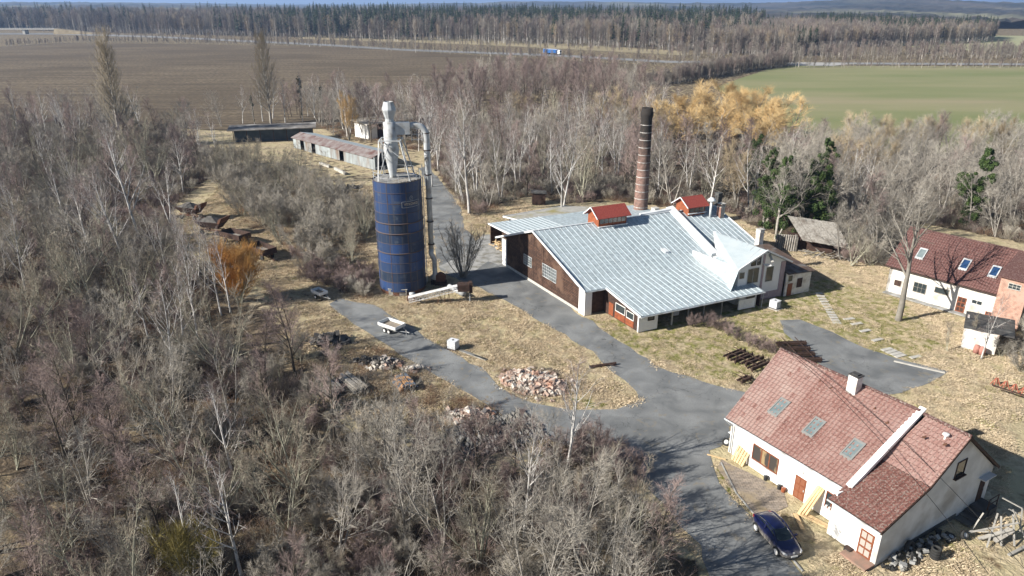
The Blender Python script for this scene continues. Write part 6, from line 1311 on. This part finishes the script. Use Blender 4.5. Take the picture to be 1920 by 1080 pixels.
def fill(Ps, n, lim, f=lambda x, y: True, pad=.2):
    out = []; k = 0
    bb = [bbox(P) for P in Ps]; x0 = max(lim[0], min(b[0] for b in bb)); x1 = min(lim[1], max(b[1] for b in bb)); y0 = max(lim[2], min(b[2] for b in bb)); y1 = min(lim[3], max(b[3] for b in bb))
    while len(out) < n and k < n * 8:
        k += 1; x, y = R.uniform(x0, x1), R.uniform(y0, y1)
        if abs(x) > y * .76 + 4 or not in_any(x, y, Ps) or in_any(x, y, FOOT) or near_hard(x, y, pad) or not f(x, y): continue
        out.append((x, y))
    return out

def spaced(x, y, d):
    for px, py in PLACED:
        if abs(px - x) < d and abs(py - y) < d and (px - x) ** 2 + (py - y) ** 2 < d * d: return False
    PLACED.append((x, y)); return True
def tree(k, p, H, name, label, cat='tree', group=None, i=None, tilt=0.0, cname='crown', tname='trunk', sq=1.0):
    vs_ = VAR[k]; a, b, h0 = vs_[R.randrange(len(vs_)) if i is None else i]; s = H / h0
    o = bpy.data.objects.new(name, None); COL.objects.link(o); o.empty_display_size = .3
    o.location = p; o.rotation_euler = (R.uniform(-tilt, tilt), R.uniform(-tilt, tilt), R.uniform(0, 6.28)); o.scale = (s * sq, s * sq, s)
    o['label'] = label; o['category'] = cat
    if group: o['group'] = group
    for nm, me in ((tname, a), (cname, b)): c = bpy.data.objects.new(nm, me); COL.objects.link(c); c.parent = o
    return o
def free(x, y, m=0.8): return not near_hard(x, y, m) and not in_any(x, y, FOOT) and (x - SILO.x) ** 2 + (y - SILO.y) ** 2 > 25
CLEAR = [PX([(330,410),(420,395),(470,425),(540,470),(570,510),(560,560),(545,680),(500,700),(420,670),(400,600),(380,540),(330,470)]), PX([(1240,240),(1470,240),(1500,330),(1400,345),(1230,330)]), PX([(1395,418),(1570,425),(1580,480),(1560,500),(1440,470)]), PX([(1245,930),(1420,1080),(1450,1300),(1330,1300),(1200,1000),(1080,880)]), PX([(820,780),(1060,790),(1080,850),(1000,880),(860,880)]), PX([(580,690),(690,690),(800,715),(860,790),(780,830),(640,800),(580,760)]), PX([(835,775),(1040,775),(1060,850),(840,868)]), PX([(235,800),(330,790),(340,850),(250,860)])]
def bbox(P): xs = [p[0] for p in P]; ys = [p[1] for p in P]; return min(xs), max(xs), min(ys), max(ys)
def zone(P, n, d, lim=(-150, 150, 27, 262), dens=None, seed=1):
    out = []; x0, x1, y0, y1 = bbox(P); x0, x1, y0, y1 = max(x0, lim[0]), min(x1, lim[1]), max(y0, lim[2]), min(y1, lim[3]); tries = 0
    while len(out) < n and tries < n * 60:
        tries += 1; x, y = R.uniform(x0, x1), R.uniform(y0, y1)
        if abs(x) > y * .76 + 9 or (dens and R.random() > dens(x, y)): continue
        if inpoly(x, y, P) and not in_any(x, y, CLEAR) and free(x, y) and spaced(x, y, d): out.append((x, y))
    return out
# single named trees first
def hgt_to(px, vtop):       # tree height so that the top shows at photograph row vtop
    p = G(*px); y = -(vtop - 540) / FPX; dy, dz = cos(TILT) + y * sin(TILT), -sin(TILT) + y * cos(TILT); return CAMH + dz * p.y / dy
def single(k, px, vtop, name, label, **kw):
    p = G(*px); PLACED.append((p.x, p.y)); return tree(k, p, hgt_to(px, vtop), name, label, **kw)
single('poplar', (228, 278), 55, 'poplar_tree', 'tall slim bare poplar on the left in front of the ploughed field', i=0, sq=1.45)
single('poplar', (508, 232), 62, 'poplar_tree', 'tall slim bare poplar beside the dark open shed', i=1, sq=1.3)
single('vase', (868, 520), 412, 'willow_bush', 'dark vase shaped bush standing alone beside the road by the silo', cat='bush', i=0, tname='stems', cname='twigs')
single('orangebush', (452, 566), 462, 'willow_bush', 'bright orange bush in the thicket below the rusty wagons', cat='bush', i=0, tname='stems', cname='twigs')
single('yellow', (355, 1090), 985, 'yellow_bush', 'yellowish bush at the bottom edge between two white birches', cat='bush', tname='stems', cname='twigs')
single('willow', (655, 262), 168, 'orange_tree', 'narrow orange twigged tree left of the silo cyclone', i=0, sq=.6)
WIL = [((1292, 262), 168), ((1345, 258), 152), ((1395, 262), 158), ((1440, 262), 172), ((1320, 285), 190), ((1262, 285), 185), ((1420, 290), 195), ((1368, 240), 150), ((1465, 275), 185)]
for px, vt in WIL: single('willow', px, vt, 'golden_willow', 'broad golden twigged willow in the row before the green field', group='golden willows before the green field', sq=1.4)
for px, vt in (((1225, 262), 178), ((1175, 275), 182), ((1245, 300), 205), ((1600, 290), 208), ((1655, 296), 215), ((1130, 262), 172)): single('tan', px, vt, 'tan_tree', 'pale tan round crowned bare tree at the wood edge near the fields', group='tan trees at the wood edge', sq=1.2)
for px, vt, lb in (((1052, 415), 205, 'tallest white birch left of the brick chimney behind the warehouse roof'), ((340, 1090), 905, None), ((455, 1085), 862, 'white birch at the bottom edge with long bare side branches'), ((365, 1075), 905, 'smaller white birch left of the one with long side branches at the bottom'), ((262, 450), 245, 'white birch in the left thicket beyond the orange bush'), ((238, 500), 300, 'broad white birch in the middle of the left thicket'), ((345, 665), 500, 'slim white birch left of the pair at the orange bush'), ((372, 640), 470, 'slim white birch just right of its twin in the left thicket'), ((415, 590), 445, 'slim white birch stem left beside the orange bush'), ((432, 585), 440, 'slim white birch stem touching the orange bush'), ((408, 300), 215, 'white birch standing before the dark open shed'), ((50, 555), 395, 'leaning white birch at the left edge'), ((880, 400), 190, 'white birch by the road left of the warehouse lean-to'), ((1130, 350), 235, 'white birch just left of the brick chimney top'), ((60, 975), 895, 'leaning white birch at the lower left edge'), ((810, 350), 200, 'white birch right of the long silo pipe')):
    if lb: single('birch2' if 'broad' in lb or 'tallest' in lb else 'birch', px, vt, 'birch_tree', lb, tilt=.05, sq=.8 if 'slim' in lb else 1)
p = G(1684, 600)
oldt = single('yard', (1684, 600), 372, 'yard_tree', 'large bare tree with a forked trunk on the lawn before the barn', i=0, sq=.95)
single('birch', (1840, 672), 560, 'birch_sapling', 'small pale tree in front of the garden shed', i=1); 
for px, vt in (((900, 1060), 875), ((985, 1078), 880), ((1070, 1095), 870), ((1130, 1160), 900), ((1010, 1170), 900), ((830, 1030), 820), ((1180, 1200), 930), ((760, 1000), 800)): single('bare' if px[0] % 3 else 'bare2', px, vt, 'foreground_tree', 'tall bare tree with pale forked branches at the bottom centre edge', group='tall bare trees at the bottom centre')
# ivy clad trees
def ivy_mesh(seed, cols, m, leaf=.30, n=2600, name='ivy'):
    rng = random.Random(seed); q = MB()
    blobs = []
    for (x, y, z, rx, rz) in cols:
        for k in range(16): blobs.append((x + rng.gauss(0, .42) * rx, y + rng.gauss(0, .42) * rx, z + rng.uniform(-1, 1) * rz, rx * rng.uniform(.2, .5), rz * rng.uniform(.15, .4)))
    for k in range(n):
        x, y, z, rx, rz = blobs[rng.randrange(len(blobs))]; d = Vector((rng.gauss(0, 1), rng.gauss(0, 1), rng.gauss(0, 1))).normalized(); rr2 = rng.uniform(.6, 1.08); c = Vector((x + d.x * rx * rr2, y + d.y * rx * rr2, z + d.z * rz * rr2))
        nn = (d + Vector((rng.uniform(-.7, .7), rng.uniform(-.7, .7), rng.uniform(-.3, .9)))).normalized(); a = nn.orthogonal().normalized(); b = nn.cross(a); s = leaf * rng.uniform(.5, 1.2); t = rng.uniform(0, 6); a, b = a * cos(t) + b * sin(t), b * cos(t) - a * sin(t)
        q.poly([c - a * s * .5, c - b * s * .35, c + a * s * .5, c + b * s * .4])
    me = q.mesh(name); me.materials.append(m); return me
def ivy(o, me):
    c = bpy.data.objects.new('ivy', me); COL.objects.link(c); c.parent = o; c.scale = [1 / o.scale.z * 1.0] * 3
iv1 = ivy_mesh(3, [(0, 0, 3, 1.7, 2.6), (.4, 0, 6.5, 2.1, 2.4), (-.8, .3, 9.5, 1.6, 2.0), (1.9, 0, 8.6, 1.5, 1.6), (0, 0, 12, 1.0, 1.6)], A['ivy'], n=14000, leaf=.27)
iv2 = ivy_mesh(5, [(0, 0, 3, 1.6, 2.6), (-.5, 0, 7, 1.9, 2.4), (2.0, .3, 6.5, 1.6, 1.8), (.2, 0, 10.5, 1.4, 2.0), (2.6, 0, 9.5, 1.0, 1.4)], A['ivy'], n=14000, leaf=.27)
iv3 = ivy_mesh(8, [(0, 0, 6, .5, 4), (0, 0, 12, .9, 3), (.5, 0, 16, 1.6, 1.4), (-1.0, .3, 13.5, 1.1, .9), (.3, 0, 18.5, 1.5, 1.1), (1.5, 0, 17, 1.0, .8)], A['ivy_dark'], n=2800, leaf=.42)
for px, vt, me, lb in (((1432, 425), 240, iv1, 'bare tree thickly clad in green ivy just behind the warehouse annex'), ((1505, 440), 258, iv2, 'ivy clad bare tree right of the other above the wooden shack'), ((1478, 405), 262, iv2, 'ivy clad bare tree set back between the other two'), ((1818, 425), 300, iv1, 'bare tree with ivy behind the barn roof'), ((1535, 400), 268, iv1, 'ivy covered tree farthest back right of the shack'), ((1410, 372), 262, iv2, 'ivy covered tree farthest back left above the annex'), ((1455, 448), 290, iv1, 'shorter ivy smothered tree directly behind the annex roof'), ((1530, 452), 300, iv2, 'shorter ivy smothered tree at the right end of the wooden shack')):
    o = single('big', px, vt, 'ivy_tree', lb); ivy(o, me)
for px, vt, lb in (((568, 228), 142, 'dark evergreen clad tree right of the poplar beside the open shed'), ((606, 226), 160, 'dark evergreen clad tree between the sheds and the orange tree'), ((478, 236), 178, 'smaller dark evergreen clad tree left of the slim poplar')):
    o = single('birch', px, vt, 'evergreen_clad_tree', lb, sq=.6); c = bpy.data.objects.new('evergreen_clumps', iv3); COL.objects.link(c); c.parent = o; s = VAR['birch'][0][2] / 20; c.scale = (s, s, s)
# woods
KN = {'bare': ('bare_tree', 'grey bare tree'), 'bare2': ('coppiced_tree', 'many stemmed bare tree'), 'purple': ('alder_tree', 'purple brown bare tree'), 'birch': ('birch_tree', 'white stemmed birch'), 'birch2': ('birch_tree', 'white stemmed birch'), 'tan': ('tan_tree', 'pale tan bare tree'), 'big': ('spreading_tree', 'broad grey bare tree')}
def sow(P, n, d, kinds, hr, name, label, group, cat='tree', **kw):
    pts = zone(P, n, d, **kw); ks, ws = zip(*kinds)
    for x, y in pts:
        k = R.choices(ks, ws)[0]; nm, lb, gr = name, label, group
        if name is None: nm, pre = KN[k]; lb = pre + ' ' + label; gr = pre + 's ' + group if not pre.endswith('birch') else 'birches ' + group
        tree(k, Vector((x, y, 0)), R.uniform(*hr) * (1.12 if 'birch' in k else 1) * (.72 if k.startswith('shrub') or k == 'yellow' else 1), nm, lb, cat, gr, tilt=.06)
    return pts
sow(L1, 100, 3.7, (('bare', 4), ('bare2', 4), ('purple', 4.5), ('birch', 1)), (5.5, 9.5), None, 'in the near lower part of the left thicket', 'in the near left thicket', lim=(-60, 20, 27, 62))
sow(L1, 115, 4.4, (('bare', 5), ('bare2', 4.5), ('purple', 2), ('birch', 1.2), ('birch2', 1)), (6.5, 11), None, 'in the middle of the left thicket', 'in the middle of the left thicket', lim=(-110, 0, 62, 110))
sow(L1, 110, 5.6, (('bare', 4), ('bare2', 3), ('purple', 4), ('birch', 1.5), ('birch2', 1.2)), (8.5, 13), None, 'in the far part of the left thicket', 'in the far left thicket', lim=(-180, -20, 110, 240))
sow(C1, 165, 5.2, (('bare', 3), ('purple', 4), ('birch', 2.5), ('birch2', 2.5), ('tan', .5), ('bare2', 1)), (10.5, 14.5), None, 'in the wood behind the warehouse', 'in the wood behind the warehouse', lim=(-25, 62, 118, 215))
sow(C1B, 100, 6.0, (('purple', 5), ('bare', 1.5)), (12, 16), None, 'in the back of the wood before the fields', 'in the back of the wood before the fields', lim=(-40, 100, 215, 345))
sow(C1, 150, 4.6, (('bare', 4), ('purple', .8), ('tan', .6), ('big', 4)), (9.5, 12.5), None, 'in the wood on the right behind the barn', 'in the right wood', lim=(40, 150, 98, 190))
sow(C0, 85, 4.6, (('bare', 4), ('purple', 3), ('birch', 3)), (9, 14), None, 'among the old sheds at the field edge', 'among the old sheds')
sow(L2, 78, 2.7, (('shrub', 4), ('bare2', 3.5)), (5.5, 8.5), 'grey_bush', 'grey twiggy bush between the rusty wagons and the blue silo', 'grey bushes left of the silo', cat='bush')
sow(L3, 40, 1.6, (('shrub2', 3), ('shrub', 1)), (2.2, 3.4), 'brown_bush', 'low brown bush at the left foot of the silo', 'low brown bushes by the silo', cat='bush')
sow(BR, 26, 2.4, (('shrub', 4), ('sapling', 2)), (3.5, 5), 'edge_bush', 'bare bush at the right edge beside the garden shed', 'bare bushes by the garden shed', cat='bush')
E1 = PX([(1545,440),(1650,450),(1660,490),(1620,505),(1560,495)])
sow(E1, 16, 2.6, (('shrub', 4), ('bare2', 2)), (5, 7.5), 'tangled_bush', 'tangled pale bush between the wooden shack and the barn', 'tangled bushes by the shack', cat='bush')
TE = PX([(1050,845),(1130,868),(1210,925),(1280,995),(1340,1075),(1300,1090),(1200,960),(1100,890),(1030,870)])
sow(TE, 44, 1.5, (('shrub2', 4), ('sapling', 1.5)), (3.2, 5.0), 'verge_bush', 'low purple brown bush on the verge at the left side of the main road', 'verge bushes by the main road', cat='bush')
PB = PX([(690,770),(790,800),(840,880),(930,915),(1040,875),(1120,900),(1200,960),(1290,1080),(690,1080)])
sow(PB, 60, 2.3, (('shrub2', 4), ('shrub', 1.5)), (2.6, 4.4), 'purple_bush', 'low purple grey bare bush in the lower centre between the slabs and the road', 'purple grey bushes at the lower centre', cat='bush')
SB = PX([(850,790),(1000,790),(1040,850),(900,860)])
for x, y in fill([SB], 4, (-60, 60, 30, 100)): tree('shrub2', Vector((x, y, 0)), R.uniform(1.2, 2.0), 'weed_bush', 'low bare weed bush growing through the stacked grey slabs', 'bush', 'weed bushes in the slab stacks')
for u, v, h in ((1300, 612, 1.2), (1325, 612, 1.5), (1345, 618, 1.3), (1365, 628, 1.2), (1385, 638, 1.1), (1405, 648, 1.2), (1425, 655, 1.3), (1445, 660, 1.2)):
    p = G(u, v); tree('shrub2', p, h * 1.3, 'low_bush', 'low dry bush in the row from the warehouse porch to the rusty frames', 'bush', 'low bush row by the porch')
# hedge along the right of the ploughed field and distant rows
# ------------------------------------------------------------------ undergrowth, brush, grass: uncountable cover
def merged2(a, b):
    bm = bmesh.new(); bm.from_mesh(a); n = len(bm.faces); bm.from_mesh(b); bm.faces.ensure_lookup_table()
    for f in bm.faces[n:]: f.material_index = 1
    me = bpy.data.meshes.new('shrub_kind'); bm.to_mesh(me); bm.free(); me.materials.append(a.materials[0]); me.materials.append(b.materials[0]); return me
def brush_mesh(seed, n, h, r, tw, m, lean=.9):
    rng = random.Random(seed); q = MB()
    for k in range(n):
        x, y = rng.gauss(0, r * .5), rng.gauss(0, r * .5); d = Vector((rng.uniform(-lean, lean), rng.uniform(-lean, lean), 1)).normalized(); L_ = h * rng.uniform(.4, 1.1); p = Vector((x, y, -.05)); q.spike(p, p + d * L_, tw)
        if rng.random() < .6: p2 = p + d * L_ * .4; q.spike(p2, p2 + rdir(rng, d, .8) * L_ * .5, tw * .7)
    me = q.mesh('brush'); me.materials.append(m); return me
def tuft_mesh(seed, n, h, m, r=.30, w=.014):
    rng = random.Random(seed); q = MB()
    for k in range(n):
        x, y = rng.gauss(0, r), rng.gauss(0, r); a = rng.uniform(0, 6.28); d = Vector((cos(a) * rng.uniform(.2, 1.3), sin(a) * rng.uniform(.2, 1.3), 1)).normalized(); L_ = h * rng.uniform(.5, 1.2); p = Vector((x, y, -.04)); s = Vector((-sin(a), cos(a), 0)) * w
        q.poly([p - s, p + s, p + d * L_ * .6 + s * .6 + Vector((0, 0, 0)), p + d * L_ + Vector((cos(a) * .08, sin(a) * .08, -.1 * L_))])
    me = q.mesh('tuft'); me.materials.append(m); return me
bv = [brush_mesh(1, 90, 1.5, 1.6, .014, A['brush']), brush_mesh(2, 90, 1.2, 1.6, .014, A['brush_red']), brush_mesh(3, 80, 2.2, 1.4, .014, A['twig_brown'], .6), brush_mesh(4, 80, 1.8, 1.5, .013, A['twig_purple'], .7), brush_mesh(5, 80, 1.6, 1.5, .013, A['twig_grey'], .8)]
pts = [(x, y, 0, R.uniform(0, 6.28), R.uniform(.6, 1.3), R.randrange(5)) for x, y in fill([L1, C1, C1B, TE], 5600, (-170, 150, 30, 235), lambda x, y: not in_any(x, y, CLEAR))]
tag(scatter('undergrowth', pts, bv, 'tangled brown brush and saplings covering the floor of the woods'), cat='undergrowth')
SV = [merged2(VAR[k][i][0], VAR[k][i][1]) for k, i in (('shrub', 0), ('shrub', 1), ('shrub2', 0), ('shrub2', 1), ('bare2', 0), ('sapling', 0), ('shrub', 2))]
pts = [(x, y, 0, R.uniform(0, 6.28), R.uniform(.4, .8) * (.5 if k_ == 4 else 1), k_) for x, y, k_ in ((x, y, R.choice((0, 1, 2, 3, 4, 4, 5, 6))) for x, y in fill([L1, L1, C1, C1B, TE], 3000, (-170, 150, 30, 235), lambda x, y: not in_any(x, y, CLEAR)))]
tag(scatter('shrub_layer', pts, SV, 'dense layer of bare shrubs and saplings filling the woods'), cat='undergrowth')
pts = [(x, y, 0, R.uniform(0, 6.28), R.uniform(.4, .9), R.choice((0, 1, 1, 4))) for x, y in fill([L2, L3, C0, DIRTP[0], DIRTP[2]], 900, (-80, 10, 55, 235))]
tag(scatter('brambles', pts, bv, 'reddish brown brambles and dead weeds around the clearing and the track'), cat='brambles')
OPEN = PX([(430,330),(600,262),(830,262),(1000,390),(1120,430),(1960,400),(2080,560),(1960,1120),(1340,1120),(1100,860),(1050,850),(560,760),(520,560),(330,440)])
tv_ = [tuft_mesh(k, 42, .26, A['straw'] if k < 4 else A['straw_green']) for k in range(6)]
def openf(x, y): return not in_any(x, y, (L1, C1))
pts = []
for x, y in fill([OPEN], 26000, (-70, 62, 36, 150), openf, pad=.05):
    g_ = inpoly(x, y, GREENP); k = R.choice((4, 5)) if R.random() < (.38 if g_ else .06) else R.randrange(4)
    s = (.5 + .9 * max(0, mnoise.noise((x * .4, y * .4, 5)) + .35)) * R.uniform(.7, 1.2)
    if s > .45: pts.append((x, y, -.03, R.uniform(0, 6.28), s * (.7 if g_ else 1), k))
tag(scatter('grass_tufts', pts, tv_, 'dry straw coloured grass tufts over the open ground'), cat='grass')
# ------------------------------------------------------------------ distant vegetation
def far_decid(seed, H, w, m1, m2, n=70):
    rng = random.Random(seed); q = MB(); c = MB(); q.path([(0, 0, -1), (rng.uniform(-.3, .3), 0, H * .5), (rng.uniform(-.5, .5), 0, H * .95)], [.28, .2, .06], 4, False)
    for k in range(n):
        t = rng.uniform(.3, 1); z = H * t; a = rng.uniform(0, 6.28); r = w * sqrt(max(.05, 1 - ((t - .6) / .5) ** 2)); p = Vector((0, 0, z * .8)); e = Vector((cos(a) * r * rng.uniform(.4, 1), sin(a) * r * rng.uniform(.4, 1), z)); c.spike(p, e, .07)
        for m in range(3): s = p.lerp(e, rng.uniform(.3, .9)); c.spike(s, s + Vector((rng.uniform(-1, 1), rng.uniform(-1, 1), rng.uniform(.1, 1.3))) * 1.6, .05)
    a, b = q.mesh('trunk'), c.mesh('crown'); a.materials.append(m1); b.materials.append(m2); return a, b
def far_con(seed, H, w, m1, m2, base=.3):
    rng = random.Random(seed); q = MB(); c = MB(); q.path([(0, 0, -1), (0, 0, H * .98)], [.25, .04], 4, False); L_ = 16
    for l in range(L_):
        t = base + (1 - base) * l / L_; r = w * (1 - (t - base) / (1 - base)) ** .8 * rng.uniform(.8, 1.1) + .25
        for k in range(8):
            a = rng.uniform(0, 6.28); z = H * t + rng.uniform(-.3, .3); e = Vector((cos(a) * r, sin(a) * r, z - r * .22 + rng.uniform(-.2, .5))); s = Vector((-sin(a), cos(a), 0)) * r * .38; z0 = Vector((0, 0, z + .5)); c.poly([z0, e.lerp(z0, .3) + s, e, e.lerp(z0, .3) - s])
    a, b = q.mesh('trunk'), c.mesh('crown'); a.materials.append(m1); b.materials.append(m2); return a, b
def merged(a, b):
    bm = bmesh.new(); bm.from_mesh(a); n = len(bm.faces); bm.from_mesh(b); bm.faces.ensure_lookup_table()
    for f in bm.faces[n:]: f.material_index = 1
    me = bpy.data.meshes.new('far_tree'); bm.to_mesh(me); bm.free(); me.materials.append(a.materials[0]); me.materials.append(b.materials[0]); return me
m_fg = mat('far_grey_twigs', (.15, .13, .11), (.23, .205, .17), .05, .9, rand=.3); m_fp = mat('far_purple_twigs', (.13, .10, .09), (.18, .14, .12), .05, .9, rand=.3); m_ft = mat('far_tan_twigs', (.22, .17, .11), (.28, .22, .15), .05, .9, rand=.2)
FD = [far_decid(k, 17, 3.6, A['bark_grey'], (m_fg, m_fp, m_fg, m_ft, m_fp)[k % 5]) for k in range(5)] + [far_decid(9, 15, 2.6, A['bark_birch'], m_fg, 50)]
FC = [far_con(k, 24, 2.9, A['bark_dark'], A['needles'], .25 + .1 * (k % 3)) for k in range(4)]
FM = [merged(a, b) for a, b in FD + FC]
def far_tree(i, x, y, H, name, label, group, base=17.):
    a, b = (FD + FC)[i]; o = bpy.data.objects.new(name, None); COL.objects.link(o); o.location = (x, y, 0); o.rotation_euler = (0, 0, R.uniform(0, 6.28)); s = H / (24 if i > 5 else 17); o.scale = (s * R.uniform(.85, 1.2),) * 2 + (s,)
    o['label'] = label; o['category'] = 'tree'; o['group'] = group
    for nm, me in (('trunk', a), ('crown', b)): c = bpy.data.objects.new(nm, me); COL.objects.link(c); c.parent = o
def between(P, n, f): 
    out = []; k = 0; x0, x1, y0, y1 = bbox(P)
    while len(out) < n and k < n * 40:
        k += 1; x, y = R.uniform(x0, x1), R.uniform(y0, y1)
        if inpoly(x, y, P): out.append((x, y))
    return out
def line(pts_, sp, jit):
    W_ = [G(*p) for p in pts_]; out = []
    for a, b in zip(W_, W_[1:]):
        L_ = (b - a).length; n = max(1, int(L_ / sp))
        for i in range(n): p = a.lerp(b, (i + R.random()) / n); out.append((p.x + R.uniform(-jit, jit), p.y + R.uniform(-jit, jit)))
    return out
# roadside rows
for x, y in line([(150,72),(300,76),(520,84),(760,97),(1000,110),(1200,119)], 8, 4): far_tree(R.choice((0, 1, 2, 4, 5)), x, y, R.uniform(6, 13), 'roadside_tree', 'small bare roadside tree between the ploughed field and the highway', 'roadside trees before the highway')
for x, y in line([(100,58),(300,66),(600,74),(900,82),(1200,92),(1420,98)], 9, 14): far_tree(R.choice((0, 1, 2, 4, 5, 5)), x, y, R.uniform(6, 13), 'roadside_tree', 'bare tree on the meadow strip beyond the highway', 'trees beyond the highway')
for x, y in line([(1490,126),(1600,124),(1750,124),(1920,125),(2100,126)], 6, 4): far_tree(R.choice((0, 1, 2, 4)), x, y, R.uniform(8, 13), 'hedgerow_tree', 'bare tree in the row along the far side of the green field', 'trees beyond the green field')
pts = [(x, y, -.2, R.uniform(0, 6), R.uniform(.2, .45) * (1.3 if 80 < x < 200 and y < 480 else 1), R.choice((0, 1, 4, 2))) for x, y in line([(0,88),(150,79),(300,81),(640,87),(900,102),(1200,119)], 1.5, 4) + line([(100,60),(300,68),(600,77),(900,86),(1250,101)], 3, 10) + line([(1205,162),(1280,152),(1360,137),(1480,121)], .22, 6) + line([(1205,120),(1320,119),(1480,117)], 2, 8) + line([(1490,127),(1700,127),(2000,128)], 2.5, 2)]
tag(scatter('hedge_rows', pts, FM, 'dense dark brown hedge bushes along the fields and the highway'), cat='hedge')
# forest front: individual trees, mass behind
F1 = PX([(-300,60),(0,56),(300,65),(640,73),(900,80),(1100,89),(1290,98),(1340,92),(1430,64),(1430,54),(1100,49),(640,47),(0,45),(-300,45)])
def forest(P, n, hr, pc, wbase=0.0):
    out = []
    for x, y in between(P, n, None):
        far = y; con = mnoise.noise((x * .008, y * .008, 2.2)) * .5 + R.random() < pc * (min(1, max(.12, (y - 640) / 330)) if x > -330 else .15) + (.25 if x > 160 and y < 900 and pc > .5 else 0)
        i = R.choice((6, 7, 8, 9)) if con else R.choice((0, 1, 2, 4, 0, 3, 5)); out.append((x, y, i, R.uniform(*hr) * (1 + max(0, y - 750) * .0006)))
    return out
allf = forest(F1, 11000, (13, 25), .5)
F2 = PX([(1320,100),(1430,64),(1600,58),(1780,68),(1866,70),(1860,78),(1740,85),(1560,90),(1500,106),(1400,106)])
allf += forest(F2, 3600, (15, 20), .30)
F3 = PX([(1200,112),(1300,100),(1480,104),(1700,98),(1880,100),(2200,100),(2200,112),(1900,114),(1500,113)])
allf += [(x, y, R.choice((0, 1, 2, 4)), R.uniform(7, 12)) for x, y in between(F3, 600, None)]
allf.sort(key=lambda t: t[1])
for x, y, i, h in allf[:230]:
    if i > 5: far_tree(i, x, y, h * 1.15, 'distant_conifer', 'dark conifer at the front edge of the distant forest', 'conifers of the distant forest edge')
    else: far_tree(i, x, y, h, 'distant_tree', 'bare tree at the front edge of the distant forest', 'bare trees of the distant forest edge')
tag(scatter('distant_forest', [(x, y, 0, R.uniform(0, 6), h / (20 if i > 5 else 17), i) for x, y, i, h in allf[230:]], FM, 'far off mixed forest of bare trees and dark conifers'), cat='forest')
# rolling wooded country to the horizon
hm = MB(); NX, NY = 260, 90; X = np.linspace(-1, 1, NX); 
for j in range(NY):
    t = j / (NY - 1); y = 1150 * (9.0 ** t)
    for i in range(NX):
        x = X[i] * y * 1.1 + 0; u = x / y
        rise = max(0, mnoise.noise((x * .00055, y * .00045, 1.2)) + .18) * 36 * min(1, (y - 1150) / 1500)
        rise += 27 * math.exp(-((u - .50) / .10) ** 2) * math.exp(-((y - 4200) / 1500) ** 2) + 24 * math.exp(-((u - .12) / .30) ** 2) * math.exp(-((y - 5200) / 1600) ** 2)
        wood = mnoise.noise((x * .0021, y * .0011, 7.0)) + .28
        hm.v.append((x, y, -1.5 + rise + (max(0, min(1, wood * 6)) * (13 + 6 * mnoise.noise((x * .03, y * .02, 0)) + R.uniform(-2, 2)))))
for j in range(NY - 1):
    for i in range(NX - 1): k = j * NX + i; hm.f.append((k, k + 1, k + NX + 1, k + NX))
tag(hm.build('hills', mat('wooded_hills', (.018, .022, .018), (.085, .07, .055), .006, .95, c3=(.20, .19, .12), s3=.0022, stretch=(1, .35, 1)), fix=False), 'low wooded hills and fields fading to blue at the horizon', None, None, 'structure')
fm2 = MB(); 
for j in range(2):
    y = 16000 + 6000 * j; row = [(x, y, 30 + 20 * mnoise.noise((x * .0002, j, 0)) + 130 * max(0, mnoise.noise((x * .00012, j, 4)))) for x in np.linspace(-16000, 22000, 120)]; b0 = len(fm2.v); fm2.v += row + [(x, yy - 2500, 0) for x, yy, z in row]
    for i in range(119): fm2.f.append((b0 + 120 + i, b0 + 121 + i, b0 + i + 1, b0 + i))
tag(fm2.build('far_hills', mat('far_hill', (.06, .065, .05)), fix=False), 'faint blue mountain line on the horizon', None, None, 'structure')
# ------------------------------------------------------------------ haze
hz = MB(); hz.box((0, 13000, 98), (44000, 30000, 206)); ho = hz.build('haze', None, fix=True); ho.data.materials.clear()
mh = bpy.data.materials.new('haze'); mh.use_nodes = True; N = mh.node_tree.nodes; N.remove(N['Principled BSDF']); pv_ = N.new('ShaderNodeVolumePrincipled'); pv_.inputs['Density'].default_value = .00013; pv_.inputs['Color'].default_value = (.42, .62, 1.0, 1); pv_.inputs['Anisotropy'].default_value = .2
mh.node_tree.links.new(pv_.outputs[0], N['Material Output'].inputs['Volume']); ho.data.materials.append(mh); tag(ho, 'thin bluish haze over the whole country', 'haze', None, 'stuff')
